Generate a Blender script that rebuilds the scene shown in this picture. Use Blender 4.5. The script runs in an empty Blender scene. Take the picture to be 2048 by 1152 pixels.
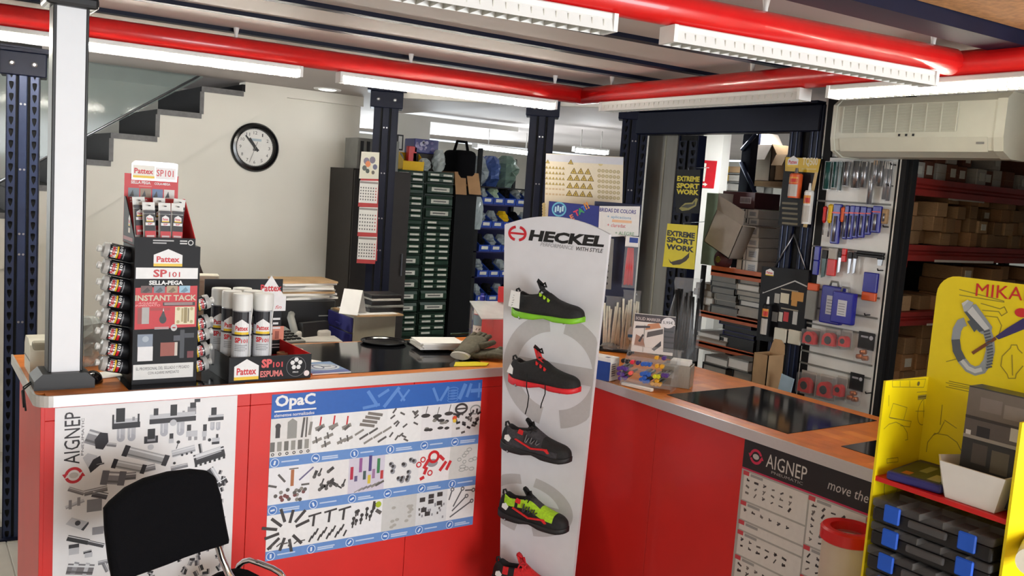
import bpy, bmesh, math, random
from mathutils import Vector, Matrix
S = bpy.context.scene
COL = S.collection
R_ = math.radians
# ------------------------------------------------------------------ camera
CAM = Vector((0.0, 0.0, 1.73))
RX = Vector((0.82457, -0.56132, 0.07074)); UP = Vector((0.00274, 0.12900, 0.99164)); FW = Vector((0.56576, 0.81748, -0.10791))
FPX = 1791.06
cd = bpy.data.cameras.new('camera'); co = bpy.data.objects.new('camera', cd); COL.objects.link(co)
cd.sensor_width = 36.0; cd.lens = FPX / 2048 * 36.0; cd.clip_start = 0.05; cd.clip_end = 60
m = Matrix((RX, UP, -FW)).transposed().to_4x4(); m.translation = CAM
co.matrix_world = m
S.camera = co
# ------------------------------------------------------------------ world, daylight, exposure
w = bpy.data.worlds.new('overcast_sky'); S.world = w; w.use_nodes = True
bg = w.node_tree.nodes['Background']; bg.inputs[0].default_value = (0.80, 0.90, 1.0, 1); bg.inputs[1].default_value = 1.1
def area_light(name, loc, target, sx, sy, power, col=(1, 1, 1)):
    l = bpy.data.lights.new(name, 'AREA'); l.shape = 'RECTANGLE'; l.size = sx; l.size_y = sy; l.energy = power; l.color = col
    o = bpy.data.objects.new(name, l); COL.objects.link(o); o.location = loc
    o.rotation_euler = (Vector(target) - Vector(loc)).to_track_quat('-Z', 'Y').to_euler()
    return o
# daylight entering by the open shop front behind the customer side
area_light('shopfront_daylight', (1.7, -2.75, 1.35), (1.3, 3.0, 1.1), 2.3, 1.9, 125, (0.93, 0.97, 1.0))
# unseen fill light added to brighten the wall behind the stairs
area_light('stairwell_fill', (-1.5, 6.4, 1.7), (1.2, 6.9, 1.9), .9, 1.0, 42, (0.92, 0.97, 1.0))
# daylight of the far warehouse gate behind the parts store
area_light('warehouse_daylight', (5.2, 9.6, 1.5), (4.4, 6.0, 1.3), 1.6, 1.8, 90, (0.86, 0.94, 1.0))
S.view_settings.view_transform = 'Standard'; S.view_settings.look = 'None'
S.view_settings.gamma = 1.0; S.view_settings.use_curve_mapping = False
S.view_settings.exposure = 0.56
S.cycles.max_bounces = 5; S.cycles.diffuse_bounces = 3; S.cycles.glossy_bounces = 2; S.cycles.transmission_bounces = 2; S.cycles.transparent_max_bounces = 8; S.cycles.use_adaptive_sampling = True; S.cycles.adaptive_threshold = 0.04
# ------------------------------------------------------------------ a pixel of the 2048x1152 frame -> a point on a real plane
def ray(px, py): return RX * ((px - 1024) / FPX) + UP * (-(py - 576) / FPX) + FW
def hit(px, py, i, val):
    d = ray(px, py); t = (val - CAM[i]) / d[i]; return CAM + d * t
def onx(px, py, v): return hit(px, py, 0, v)
def ony(px, py, v): return hit(px, py, 1, v)
def onz(px, py, v): return hit(px, py, 2, v)
def onp(px, py, o, n):
    d = ray(px, py); n = Vector(n); return CAM + d * ((Vector(o) - CAM).dot(n) / d.dot(n))
# ------------------------------------------------------------------ materials
def lin(c):
    f = lambda u: (u / 255) / 12.92 if u / 255 <= 0.04045 else ((u / 255 + 0.055) / 1.055) ** 2.4
    return (f(c[0]), f(c[1]), f(c[2]), 1)
MATS = {}
def mat(name, c, rough=0.5, metal=0.0, var=0.08, scale=18, bump=0.0, alpha=1.0, emit=0.0, coat=0.0, spec=0.5, stretch=None):
    m = bpy.data.materials.new(name); m.use_nodes = True; nt = m.node_tree; N = nt.nodes; L = nt.links
    b = N['Principled BSDF']; c4 = lin(c)
    b.inputs['Roughness'].default_value = rough; b.inputs['Metallic'].default_value = metal
    b.inputs['Specular IOR Level'].default_value = spec; b.inputs['Coat Weight'].default_value = coat
    tc = N.new('ShaderNodeTexCoord'); nz = N.new('ShaderNodeTexNoise'); nz.inputs['Scale'].default_value = scale; nz.inputs['Detail'].default_value = 2
    src = tc.outputs['Object']
    if stretch:
        mp = N.new('ShaderNodeMapping'); mp.inputs['Scale'].default_value = stretch; L.new(src, mp.inputs[0]); src = mp.outputs[0]
    L.new(src, nz.inputs['Vector'])
    rp = N.new('ShaderNodeValToRGB'); e = rp.color_ramp.elements
    e[0].position = 0.3; e[1].position = 0.7
    e[0].color = tuple(v * (1 - var) for v in c4[:3]) + (1,); e[1].color = tuple(min(1, v * (1 + var)) for v in c4[:3]) + (1,)
    L.new(nz.outputs['Fac'], rp.inputs[0]); L.new(rp.outputs[0], b.inputs['Base Color'])
    if bump:
        bp = N.new('ShaderNodeBump'); bp.inputs['Strength'].default_value = bump; bp.inputs['Distance'].default_value = 0.004
        L.new(nz.outputs['Fac'], bp.inputs['Height']); L.new(bp.outputs[0], b.inputs['Normal'])
    if emit:
        b.inputs['Emission Color'].default_value = c4; b.inputs['Emission Strength'].default_value = emit
    if alpha < 1:      # thin clear plastic or glass: part see-through, part surface
        tr = N.new('ShaderNodeBsdfTransparent'); mx = N.new('ShaderNodeMixShader'); mx.inputs[0].default_value = alpha
        L.new(tr.outputs[0], mx.inputs[1]); L.new(b.outputs[0], mx.inputs[2]); L.new(mx.outputs[0], N['Material Output'].inputs[0])
    MATS[name] = m
    return m
def ink_mat(name, rough, coat=0.0):
    m = bpy.data.materials.new(name); m.use_nodes = True; N = m.node_tree.nodes; L = m.node_tree.links
    a = N.new('ShaderNodeAttribute'); a.attribute_name = 'Col'; b = N['Principled BSDF']; b.inputs['Roughness'].default_value = rough; b.inputs['Coat Weight'].default_value = coat
    nz = N.new('ShaderNodeTexNoise'); nz.inputs['Scale'].default_value = 60; tc = N.new('ShaderNodeTexCoord'); L.new(tc.outputs['Object'], nz.inputs['Vector'])
    mr = N.new('ShaderNodeMapRange'); mr.inputs['To Min'].default_value = 0.93; mr.inputs['To Max'].default_value = 1.05; L.new(nz.outputs['Fac'], mr.inputs[0])
    mx = N.new('ShaderNodeVectorMath'); mx.operation = 'SCALE'; L.new(a.outputs['Color'], mx.inputs[0]); L.new(mr.outputs[0], mx.inputs['Scale'])
    L.new(mx.outputs[0], b.inputs['Base Color']); MATS[name] = m
ink_mat('printed_ink', 0.45); ink_mat('printed_gloss', 0.22, 0.3)
mat('white_wall', (238, 234, 224), 0.85, var=0.03, scale=3, bump=0.05)
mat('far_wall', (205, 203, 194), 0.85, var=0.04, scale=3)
mat('ceiling_sheet', (196, 187, 182), 0.7, var=0.05, scale=2)
mat('chipboard', (190, 140, 92), 0.7, var=0.2, scale=60)
mat('navy_steel', (13, 19, 42), 0.5, 0.0, var=0.12, scale=9, spec=0.25)
mat('navy_light', (44, 56, 88), 0.35, 0.3, var=0.1, scale=9)
mat('dark_gap', (10, 11, 15), 0.8)
mat('red_pipe', (212, 26, 26), 0.3, coat=0.3, var=0.05)
mat('red_panel', (216, 38, 32), 0.42, var=0.05, scale=5, coat=0.1)
mat('red_beam', (150, 38, 32), 0.5, var=0.15, scale=12)
mat('red_plastic', (206, 26, 26), 0.35, var=0.05)
mat('orange_steel', (196, 96, 48), 0.5, var=0.12)
mat('orange_plastic', (226, 76, 44), 0.35, alpha=0.8)
mat('aluminium', (206, 204, 202), 0.38, 0.55, var=0.04, scale=80, stretch=(1, 1, 20))
mat('chrome', (215, 215, 218), 0.12, 1.0, var=0.02)
mat('steel', (160, 162, 168), 0.28, 0.9, var=0.1)
mat('grey_paint', (140, 137, 130), 0.45, 0.15, var=0.06, scale=6, stretch=(6, 6, .6))
mat('stone_dark', (20, 20, 23), 0.6, var=0.2, scale=40, spec=0.2)
mat('stone_edge', (108, 106, 106), 0.5, var=0.15, scale=40)
mat('black_glass', (22, 23, 26), 0.09, var=0.2, scale=3)
mat('black_plastic', (22, 22, 24), 0.45, var=0.1)
mat('black_gloss', (14, 14, 16), 0.15)
mat('black_fabric', (15, 15, 18), 0.95, var=0.25, scale=400, bump=0.3, spec=0.1)
mat('black_card', (20, 21, 26), 0.55, var=0.06, spec=0.3)
mat('black_cabinet', (10, 10, 12), 0.6, spec=0.2)
mat('brown_cabinet', (42, 36, 33), 0.6, var=0.1)
mat('hair_brown', (44, 26, 20), 0.6, var=0.3, scale=60)
mat('white_plastic', (232, 232, 228), 0.4, var=0.02)
mat('white_board', (228, 228, 232), 0.4, var=0.02)
mat('pillar_white', (244, 246, 250), 0.5, var=0.01)
mat('cream_plastic', (222, 218, 200), 0.42, var=0.03)
mat('grey_plastic', (128, 128, 124), 0.5)
mat('paper_white', (238, 236, 232), 0.8, var=0.03)
mat('paper_grey', (186, 182, 174), 0.8, var=0.08)
mat('green_steel', (18, 40, 29), 0.42, var=0.12)
mat('green_drawer', (26, 54, 39), 0.4, var=0.1)
mat('grey_cabinet', (164, 160, 142), 0.6, var=0.05)
mat('blue_plastic', (30, 66, 158), 0.35, var=0.06)
mat('latch_blue', (30, 92, 210), 0.35, var=0.04)
mat('navy_plastic', (44, 44, 112), 0.4, var=0.08)
mat('royal_plastic', (34, 38, 150), 0.35, var=0.08)
mat('yellow_plastic', (232, 186, 20), 0.4, var=0.05)
mat('yellow_card', (238, 218, 12), 0.42, var=0.03)
mat('cardboard', (168, 128, 88), 0.8, var=0.1, scale=12)
mat('cardboard_b', (146, 116, 82), 0.8, var=0.12, scale=12)
mat('cardboard_c', (178, 146, 108), 0.8, var=0.1, scale=12)
mat('cardboard_grey', (160, 148, 136), 0.8, var=0.08, scale=12)
mat('carton_dark', (112, 66, 48), 0.8, var=0.15, scale=12)
mat('light_green_card', (170, 190, 160), 0.7, var=0.08)
mat('clear_plastic', (225, 228, 230), 0.15, alpha=0.11, spec=0.8)
mat('hazy_plastic', (222, 224, 222), 0.25, alpha=0.5, spec=0.6)
mat('smoky_plastic', (96, 96, 98), 0.2, alpha=0.55)
mat('tinted_glass', (150, 166, 162), 0.08, alpha=0.45)
mat('bag_plastic', (190, 200, 200), 0.2, alpha=0.55, bump=0.6, scale=30)
mat('glove_olive', (92, 88, 74), 0.9, var=0.2, scale=90, bump=0.3)
mat('lamp_on', (255, 250, 236), 0.5, emit=112.0)
mat('lamp_on_dim', (255, 248, 230), 0.5, emit=24.0)  # same tubes as the others, glow turned down to darken the store side
mat('lamp_on_far', (245, 250, 255), 0.5, emit=70.0)
mat('downlight_on', (255, 252, 240), 0.5, emit=2.5)
mat('louver_grey', (196, 194, 184), 0.4, 0.2, var=0.04)
mat('tin', (170, 166, 158), .4, .5, var=.08, scale=50, stretch=(8, 8, 1)); mat('light_note', (170, 196, 214), .7)
mat('floor_tile', (182, 176, 166), 0.35, var=0.08, scale=5)
mat('sole_green', (128, 200, 40), 0.5); mat('sole_red', (222, 36, 46), 0.5); mat('sole_black', (26, 25, 27), 0.6)
mat('shoe_black', (24, 24, 25), 0.75, var=0.3, scale=120, bump=0.15)
mat('shoe_grey', (58, 56, 60), 0.75, var=0.3, scale=120, bump=0.15)
mat('shoe_lime', (168, 214, 34), 0.7, var=0.15, scale=120); mat('shoe_red', (214, 34, 36), 0.7, var=0.15, scale=120)
mat('lace_black', (16, 16, 17), 0.9); mat('lace_red', (216, 26, 40), 0.8)
mat('tie_white', (222, 218, 200), 0.5, var=0.1, scale=50); mat('tie_black', (14, 14, 15), 0.5)
mat('tie_red', (206, 30, 44), 0.5)
# worktop: strips of oiled hardwood
def wood(name):
    m = mat(name, (176, 112, 52), 0.32, var=0.16, scale=7, coat=0.25, stretch=(1.2, 14, 1)); nt = m.node_tree; N = nt.nodes; L = nt.links
    return m
wood('worktop_wood')
# ------------------------------------------------------------------ mesh builder
_bev = {}
class B:
    """collects faces; build() links them as ONE mesh object. m: a material name, or an (r,g,b) ink colour"""
    def __init__(s): s.v = []; s.f = []; s.m = []; s.s = []; s.M = None
    def at(s, M): s.M = M; return s
    def add(s, vs, fs, m, smooth=False):
        k = len(s.v)
        s.v += [tuple(s.M @ Vector(p)) if s.M else tuple(p) for p in vs]
        for i, f in enumerate(fs):
            s.f.append(tuple(k + j for j in f)); s.m.append(m[i] if isinstance(m, list) else m); s.s.append(smooth)
        return s
    def box(s, x0, x1, y0, y1, z0, z1, m):
        vs = [(x0, y0, z0), (x1, y0, z0), (x1, y1, z0), (x0, y1, z0), (x0, y0, z1), (x1, y0, z1), (x1, y1, z1), (x0, y1, z1)]
        return s.add(vs, [(3, 2, 1, 0), (4, 5, 6, 7), (0, 1, 5, 4), (1, 2, 6, 5), (2, 3, 7, 6), (3, 0, 4, 7)], m)
    def rbox(s, x0, x1, y0, y1, z0, z1, m, r=0.004, seg=2):
        k = (round(x1 - x0, 4), round(y1 - y0, 4), round(z1 - z0, 4), r, seg)
        if k not in _bev:
            bm = bmesh.new(); bmesh.ops.create_cube(bm, size=1)
            for v in bm.verts: v.co = Vector((v.co.x * k[0], v.co.y * k[1], v.co.z * k[2]))
            bmesh.ops.bevel(bm, geom=bm.edges[:], offset=min(r, min(k[:3]) * 0.49), segments=seg, profile=0.5, affect='EDGES')
            bm.verts.index_update()
            _bev[k] = ([tuple(v.co) for v in bm.verts], [tuple(v.index for v in f.verts) for f in bm.faces]); bm.free()
        vs, fs = _bev[k]; c = ((x0 + x1) / 2, (y0 + y1) / 2, (z0 + z1) / 2)
        return s.add([(a + c[0], b + c[1], d + c[2]) for a, b, d in vs], fs, m, seg > 2)
    def prism(s, pts, ax, a, b, m):
        """polygon (u,v) extruded along axis ax from a to b; ax x:(y,z) y:(x,z) z:(x,y)"""
        P = {'x': lambda u, v, t: (t, u, v), 'y': lambda u, v, t: (u, t, v), 'z': lambda u, v, t: (u, v, t)}[ax]
        n = len(pts); vs = [P(u, v, a) for u, v in pts] + [P(u, v, b) for u, v in pts]
        ar = sum(pts[i][0] * pts[(i + 1) % n][1] - pts[(i + 1) % n][0] * pts[i][1] for i in range(n)) * (b - a) * (-1 if ax == 'y' else 1)
        fs = [tuple(range(n - 1, -1, -1)), tuple(range(n, 2 * n))] + [(i, (i + 1) % n, n + (i + 1) % n, n + i) for i in range(n)]
        if ar < 0: fs = [f[::-1] for f in fs]
        return s.add(vs, fs, m)
    def tube(s, path, r, m, n=8, closed=False, caps=True):
        P = [Vector(p) for p in path]; k = len(P); vs = []; prev = None
        for i, p in enumerate(P):
            t = (P[(i + 1) % k] - P[i - 1]) if closed else (P[min(i + 1, k - 1)] - P[max(i - 1, 0)])
            t.normalize()
            a = prev - t * prev.dot(t) if prev is not None else t.orthogonal()
            if a.length < 1e-5: a = t.orthogonal()
            a.normalize(); prev = a; b = t.cross(a)
            rr = r[i] if isinstance(r, (list, tuple)) else r
            vs += [p + (a * math.cos(2 * math.pi * j / n) + b * math.sin(2 * math.pi * j / n)) * rr for j in range(n)]
        fs = [(i * n + j, i * n + (j + 1) % n, ((i + 1) % k) * n + (j + 1) % n, ((i + 1) % k) * n + j) for i in range(k if closed else k - 1) for j in range(n)]
        if caps and not closed: fs += [tuple(range(n - 1, -1, -1)), tuple((k - 1) * n + j for j in range(n))]
        return s.add(vs, fs, m, True)
    def lathe(s, prof, m, n=24, c=(0, 0, 0), caps=True):
        """prof [(r,z,...)] around z; m one material or a list, one for each profile step"""
        k = len(prof); vs = [(c[0] + r * math.cos(2 * math.pi * j / n), c[1] + r * math.sin(2 * math.pi * j / n), c[2] + z) for r, z in prof for j in range(n)]
        for i in range(k - 1):
            mm = m[i] if isinstance(m, list) else m
            s._ring(vs, i, n, mm)
        if caps:
            if prof[0][0] > 1e-6: s.add(vs[:n], [tuple(range(n - 1, -1, -1))], m[0] if isinstance(m, list) else m)
            if prof[-1][0] > 1e-6: s.add(vs[-n:], [tuple(range(n))], m[-1] if isinstance(m, list) else m)
        return s
    def _ring(s, vs, i, n, m):
        s.add(vs[i * n:(i + 2) * n], [(j, (j + 1) % n, n + (j + 1) % n, n + j) for j in range(n)], m, True)
    def loft(s, secs, m, closed=True, caps=True, smooth=True):
        n = len(secs[0]); vs = [p for q in secs for p in q]; fs = []
        for i in range(len(secs) - 1):
            for j in range(n if closed else n - 1):
                fs.append((i * n + j, i * n + (j + 1) % n, (i + 1) * n + (j + 1) % n, (i + 1) * n + j))
        s.add(vs, fs, m, smooth)
        if caps and closed:
            s.add(secs[0], [tuple(range(n - 1, -1, -1))], m if not isinstance(m, list) else m[0], False)
            s.add(secs[-1], [tuple(range(n))], m if not isinstance(m, list) else m[-1], False)
        return s
    def mesh(s, name):
        me = bpy.data.meshes.new(name); me.from_pydata(s.v, [], s.f)
        keys = []; idx = []; cols = []; ink = False
        for m in s.m:
            if isinstance(m, str): k = m; cols.append((1, 1, 1, 1))
            else:
                k = 'printed_gloss' if len(m) > 3 else 'printed_ink'; cols.append(lin(m)); ink = True
            if k not in keys: keys.append(k)
            idx.append(keys.index(k))
        for k in keys: me.materials.append(MATS[k])
        me.polygons.foreach_set('material_index', idx); me.polygons.foreach_set('use_smooth', s.s)
        if ink:
            at = me.attributes.new('Col', 'FLOAT_COLOR', 'FACE'); at.data.foreach_set('color', [q for c in cols for q in c])
        me.update(); return me
    def build(s, name, parent=None, loc=None, rot=None, label=None):
        o = bpy.data.objects.new(name, s.mesh(name)); COL.objects.link(o)
        if parent: o.parent = parent
        if loc is not None: o.location = loc
        if rot is not None: o.rotation_euler = rot
        if label: o['label'] = label
        return o
def tag(o, label, cat, group=None):
    o['label'] = label; o['category'] = cat
    if group: o['group'] = group
    return o
def thing(name, label, cat, loc=(0, 0, 0), rz=0.0, group=None, rot=None):
    o = bpy.data.objects.new(name, None); COL.objects.link(o); o.location = loc; o.empty_display_size = 0.05
    o.rotation_euler = rot if rot is not None else (0, 0, rz)
    return tag(o, label, cat, group)
def struct(o): o['kind'] = 'structure'; return o
def copy_tree(o, label=None, parent=None):
    c = o.copy(); COL.objects.link(c); c.parent = parent
    if label: c['label'] = label
    for ch in list(o.children): copy_tree(ch, None, c)
    return c
# ------------------------------------------------------------------ flat print: shapes and lettering laid on a surface
_txt = {}
def glyphs(st, bold=0.0, shear=0.0, spacing=1.0):
    k = (st, bold, shear, spacing)
    if k not in _txt:
        cu = bpy.data.curves.new('t', 'FONT'); cu.body = st; cu.offset = bold; cu.shear = shear; cu.space_character = spacing; cu.resolution_u = 2
        ob = bpy.data.objects.new('t', cu); COL.objects.link(ob); me = bpy.data.meshes.new_from_object(ob)
        v = [(p.co.x, p.co.y) for p in me.vertices]; f = [tuple(p.vertices) for p in me.polygons]
        # faces all wound the same way
        g = []
        for q in f:
            a = sum(v[q[i]][0] * v[q[(i + 1) % len(q)]][1] - v[q[(i + 1) % len(q)]][0] * v[q[i]][1] for i in range(len(q)))
            g.append(q if a > 0 else q[::-1])
        x0 = min(p[0] for p in v); x1 = max(p[0] for p in v); y0 = min(p[1] for p in v); y1 = max(p[1] for p in v)
        _txt[k] = ([((p[0] - x0) / (x1 - x0), (p[1] - y0) / (y1 - y0)) for p in v], g, (x1 - x0) / (y1 - y0))
        bpy.data.objects.remove(ob); bpy.data.curves.remove(cu); bpy.data.meshes.remove(me)
    return _txt[k]
class Cv:
    """print canvas; F(u,v,h) gives the point, h the height over the surface"""
    k = 0
    def __init__(s, F, b=None, step=0.0003, sub=None): s.F = F; s.b = b or B(); s.st = step; s.sub = sub
    def pts(s, P, l):
        s.k += 1; l += .085 * (s.k % 11)          # never two shapes in one plane
        return [s.F(u, v, l * s.st) for u, v in P]
    def poly(s, P, c, l=1):
        a = sum(P[i][0] * P[(i + 1) % len(P)][1] - P[(i + 1) % len(P)][0] * P[i][1] for i in range(len(P)))
        if a < 0: P = P[::-1]
        s.b.add(s.pts(P, l), [tuple(range(len(P)))], c); return s
    def rect(s, x, y, w, h, c, l=1):
        n = max(1, int(abs(w) / s.sub)) if s.sub else 1
        for i in range(n): s.poly([(x + w * i / n, y), (x + w * (i + 1) / n, y), (x + w * (i + 1) / n, y + h), (x + w * i / n, y + h)], c, l)
        return s
    def circ(s, x, y, r, c, l=1, n=20, ry=None): return s.poly([(x + r * math.cos(2 * math.pi * i / n), y + (ry or r) * math.sin(2 * math.pi * i / n)) for i in range(n)], c, l)
    def ring(s, x, y, r, t, c, l=1, n=24, ry=None, a0=0, a1=360):
        ry = ry or r
        for i in range(n):
            a = R_(a0 + (a1 - a0) * i / n); b = R_(a0 + (a1 - a0) * (i + 1) / n)
            s.poly([(x + r * math.cos(a), y + ry * math.sin(a)), (x + r * math.cos(b), y + ry * math.sin(b)), (x + (r - t) * math.cos(b), y + (ry - t) * math.sin(b)), (x + (r - t) * math.cos(a), y + (ry - t) * math.sin(a))], c, l)
        return s
    def line(s, x0, y0, x1, y1, t, c, l=1):
        d = math.hypot(x1 - x0, y1 - y0) or 1; nx = -(y1 - y0) / d * t / 2; ny = (x1 - x0) / d * t / 2
        return s.poly([(x0 - nx, y0 - ny), (x1 - nx, y1 - ny), (x1 + nx, y1 + ny), (x0 + nx, y0 + ny)], c, l)
    def path(s, P, t, c, l=1):
        V = [Vector(p) for p in P]; n = len(V); L = []; R = []
        for i in range(n):
            a = (V[i] - V[i - 1]).normalized() if i else None; b = (V[i + 1] - V[i]).normalized() if i < n - 1 else None
            d = (a or b) + (b or a); d = d.normalized() if d.length > 1e-6 else (a or b); q = Vector((-d.y, d.x)); m = min(1.6, 1 / max(.4, abs(d.dot(a or b)))) * t / 2
            L.append(V[i] + q * m); R.append(V[i] - q * m)
        s.k += 1; h = (l + .085 * (s.k % 11)) * s.st
        s.b.add([s.F(p.x, p.y, h) for p in R + L], [(i, i + 1, n + i + 1, n + i) for i in range(n - 1)], c); return s
    def text(s, st, x, y, w, h, c, l=2, bold=0.0, shear=0.0, ang=0.0, fit=True, spacing=1.0):
        v, f, asp = glyphs(st, bold, shear, spacing)
        if w is None: w = h * asp
        ca, sa = math.cos(ang), math.sin(ang)
        s.b.add([s.F(x + p[0] * w * ca - p[1] * h * sa, y + p[0] * w * sa + p[1] * h * ca, l * s.st) for p in v], f, c); return s
    def build(s, name='print', parent=None, **k): return s.b.build(name, parent, **k)
def flat(o, u, v):
    o, u, v = Vector(o), Vector(u), Vector(v); n = u.cross(v).normalized()
    return lambda a, b, h: o + u * a + v * b + n * h
def around(r, c=(0, 0, 0), a0=-math.pi / 2):
    """wrap on an upright cylinder: u runs along the circumference, v along z, u=0 faces -y"""
    return lambda a, b, h: Vector((c[0] + (r + h) * math.cos(a0 + a / r), c[1] + (r + h) * math.sin(a0 + a / r), c[2] + b))
RD = random.Random(7)
BLK = (20, 20, 22); WHT = (238, 238, 238); RED = (206, 24, 38); YEL = (240, 200, 40)
def house_logo(cv, x, y, w, h, word=True, l=1):
    """white gabled badge with a yellow base line and red lettering"""
    cv.poly([(x, y), (x + w, y), (x + w, y + h * .66), (x + w / 2, y + h), (x, y + h * .66)], WHT, l)
    cv.rect(x, y, w, h * .15, YEL, l + 1)
    if word: cv.text('Pattex', x + w * .1, y + h * .24, w * .8, h * .34, RED, l + 1, 0.03)
# ================================================================== THE SETTING
ZC = 2.30            # underside of the ceiling sheets
YW = 5.80            # face of the stair stringer
XR = 3.48            # plane of the rack ends on the right
b = B(); b.box(-4, 9, -3.2, 10.5, -0.1, 0, 'floor_tile'); fl = struct(b.build('floor'))
# floor tiles near the counter end that the camera sees
tb = B(); tb.rbox(-.198, .198, -.198, .198, 0, .004, 'floor_tile', .002, 1); tme = tb.mesh('floor_tile')
for i in range(6):
    for j in range(8):
        o = bpy.data.objects.new('floor_tile', tme); COL.objects.link(o); o.parent = fl; o.location = (-.6 + .4 * i, 2.2 + .4 * j, 0)
b = B(); b.box(-4, 9, -3.2, 10.5, ZC + .03, ZC + .1, 'ceiling_sheet'); ce = struct(b.build('ceiling'))
# the ceiling sheets between the joists, the joists themselves dark blue (all run along the left counter)
def joist_y(px, py): return onz(px, py, ZC).y
JA = math.atan2(3.525 - 3.816, 2.777 - .308) * .6      # the whole grid sits slightly askew to the counter
JY = []
for p, q in (((873, 0), (1300, 79)), ((600, 2), (1300, 126)), ((600, 44), (1300, 157)), ((600, 79), (1215, 174))):
    a, c = onz(*p, ZC), onz(*q, ZC); JY.append((a, c))
def jline(i, x):
    a, c = JY[i]; t = (x - a.x) / (c.x - a.x); return a.y + (c.y - a.y) * t
def xbar(bb, p, q, w, z0, z1, m):
    d = Vector((q[0] - p[0], q[1] - p[1], 0)).normalized(); n = Vector((-d.y, d.x, 0)) * (w / 2)
    bb.prism([(p[0] - n.x, p[1] - n.y), (q[0] - n.x, q[1] - n.y), (q[0] + n.x, q[1] + n.y), (p[0] + n.x, p[1] + n.y)], 'z', z0, z1, m)
XA, XB = -.9, 3.46
JL = [((XA, jline(i, XA)), (XB, jline(i, XB))) for i in range(4)]
d01 = JL[0][0][1] - JL[1][0][1]
e0, e1 = onz(1792, 0, ZC), onz(2048, 70, ZC)
JF = ((XA, e0.y + (e1.y - e0.y) / (e1.x - e0.x) * (XA - e0.x)), (XB, e0.y + (e1.y - e0.y) / (e1.x - e0.x) * (XB - e0.x)))
rows = [JL[3], JL[2], JL[1], JL[0]]
ystep = (JL[1][0][1] - JL[0][0][1], JL[1][1][1] - JL[0][1][1])
for k in range(1, 3): rows.append(((XA, JL[0][0][1] - ystep[0] * k), (XB, JL[0][1][1] - ystep[1] * k)))
rows = [r for r in rows if r[1][1] > JF[1][1] + .15]
for r in rows:
    bb = B(); xbar(bb, r[0], r[1], .045, ZC - .014, ZC + .03, 'navy_steel')
    bb.build('joist', ce)
bb = B(); xbar(bb, JF[0], JF[1], .12, ZC - .05, ZC + .03, 'navy_steel'); bb.build('joist', ce)
edges = [((XA, rows[0][0][1] + .42), (XB, rows[0][1][1] + .42))] + rows + [JF]
for r, q in zip(edges, edges[1:]):
    bb = B(); g = .03
    bb.prism([(q[0][0], q[0][1] + g), (q[1][0], q[1][1] + g), (r[1][0], r[1][1] - g), (r[0][0], r[0][1] - g)], 'z', ZC, ZC + .03, 'ceiling_sheet'); bb.build('ceiling_sheet', ce)
bb = B(); bb.prism([(XA, -3), (XB, -3), (XB, JF[1][1] - .065), (XA, JF[0][1] - .065)], 'z', ZC - .01, ZC + .03, 'chipboard'); bb.build('chipboard_sheet', ce)
# the two sheets past the pipe, up to the stair wall
r = edges[0]
l0, l1 = onz(176, 80, ZC), onz(700, 150, ZC)
ym0 = l0.y + (l1.y - l0.y) / (l1.x - l0.x) * (XA - l0.x); ym1 = l0.y + (l1.y - l0.y) / (l1.x - l0.x) * (XB - l0.x)
bb = B(); bb.prism([(XA, r[0][1] - .02), (XB, r[1][1] - .02), (XB, ym1 - .015), (XA, ym0 - .015)], 'z', ZC - .005, ZC + .03, 'ceiling_sheet'); bb.build('ceiling_sheet', ce)
bb = B(); bb.prism([(XA, ym0 + .015), (XB, ym1 + .015), (XB, 6.9), (XA, 6.9)], 'z', ZC, ZC + .03, 'ceiling_sheet'); bb.build('ceiling_sheet', ce)
# --- walls
SP = {k: ony(*q, YW) for k, q in dict(s1=(490, 184), s2=(405, 227), s3=(317, 272), s4=(225, 323), d1=(575, 195), d2=(440, 275), d3=(200, 420)).items()}
rise = (SP['s1'].z - SP['s4'].z) / 3; run = (SP['s1'].x - SP['s4'].x) / 3
sl = (SP['d1'].z - SP['d3'].z) / (SP['d1'].x - SP['d3'].x)
dz = lambda x: min(SP['d1'].z, SP['d1'].z + sl * (x - SP['d1'].x))
WX1 = 2.66
b = B(); b.prism([(-2, 0), (WX1, 0), (WX1, dz(WX1) + .01), (SP['d1'].x, SP['d1'].z + .01), (SP['d1'].x - 2.4, dz(SP['d1'].x - 2.4) + .01), (-2, dz(SP['d1'].x - 2.4) + .01)], 'y', YW + .045, YW + .14, 'white_wall'); struct(b.build('wall_back'))
b = B(); b.box(-2, 2.5, YW + 1.12, YW + 1.2, 0, ZC, 'far_wall'); struct(b.build('wall_stair'))
b = B(); b.box(-2, -1.9, -3, YW + 1.2, 0, ZC, 'white_wall'); struct(b.build('wall_left'))
b = B(); b.box(WX1 - .06, WX1, YW + .14, 10.4, 0, ZC, 'far_wall'); struct(b.build('wall_partition'))
b = B(); b.box(2.6, 9, 10.3, 10.4, 0, ZC, 'far_wall'); struct(b.build('wall_far'))
b = B(); b.box(8.9, 9, -3, 10.3, 0, ZC, 'far_wall'); struct(b.build('wall_right'))
b = B(); b.box(-2, .4, -3.1, -3.0, 0, ZC, 'white_wall'); b.box(3.02, 9, -3.1, -3.0, 0, ZC, 'white_wall'); struct(b.build('wall_front'))
b = B(); b.box(3.02, 3.1, -3.0, 1.0, 0, ZC, 'white_wall'); struct(b.build('wall_light_block'))  # unseen wall added to keep daylight out of the right aisle
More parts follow.
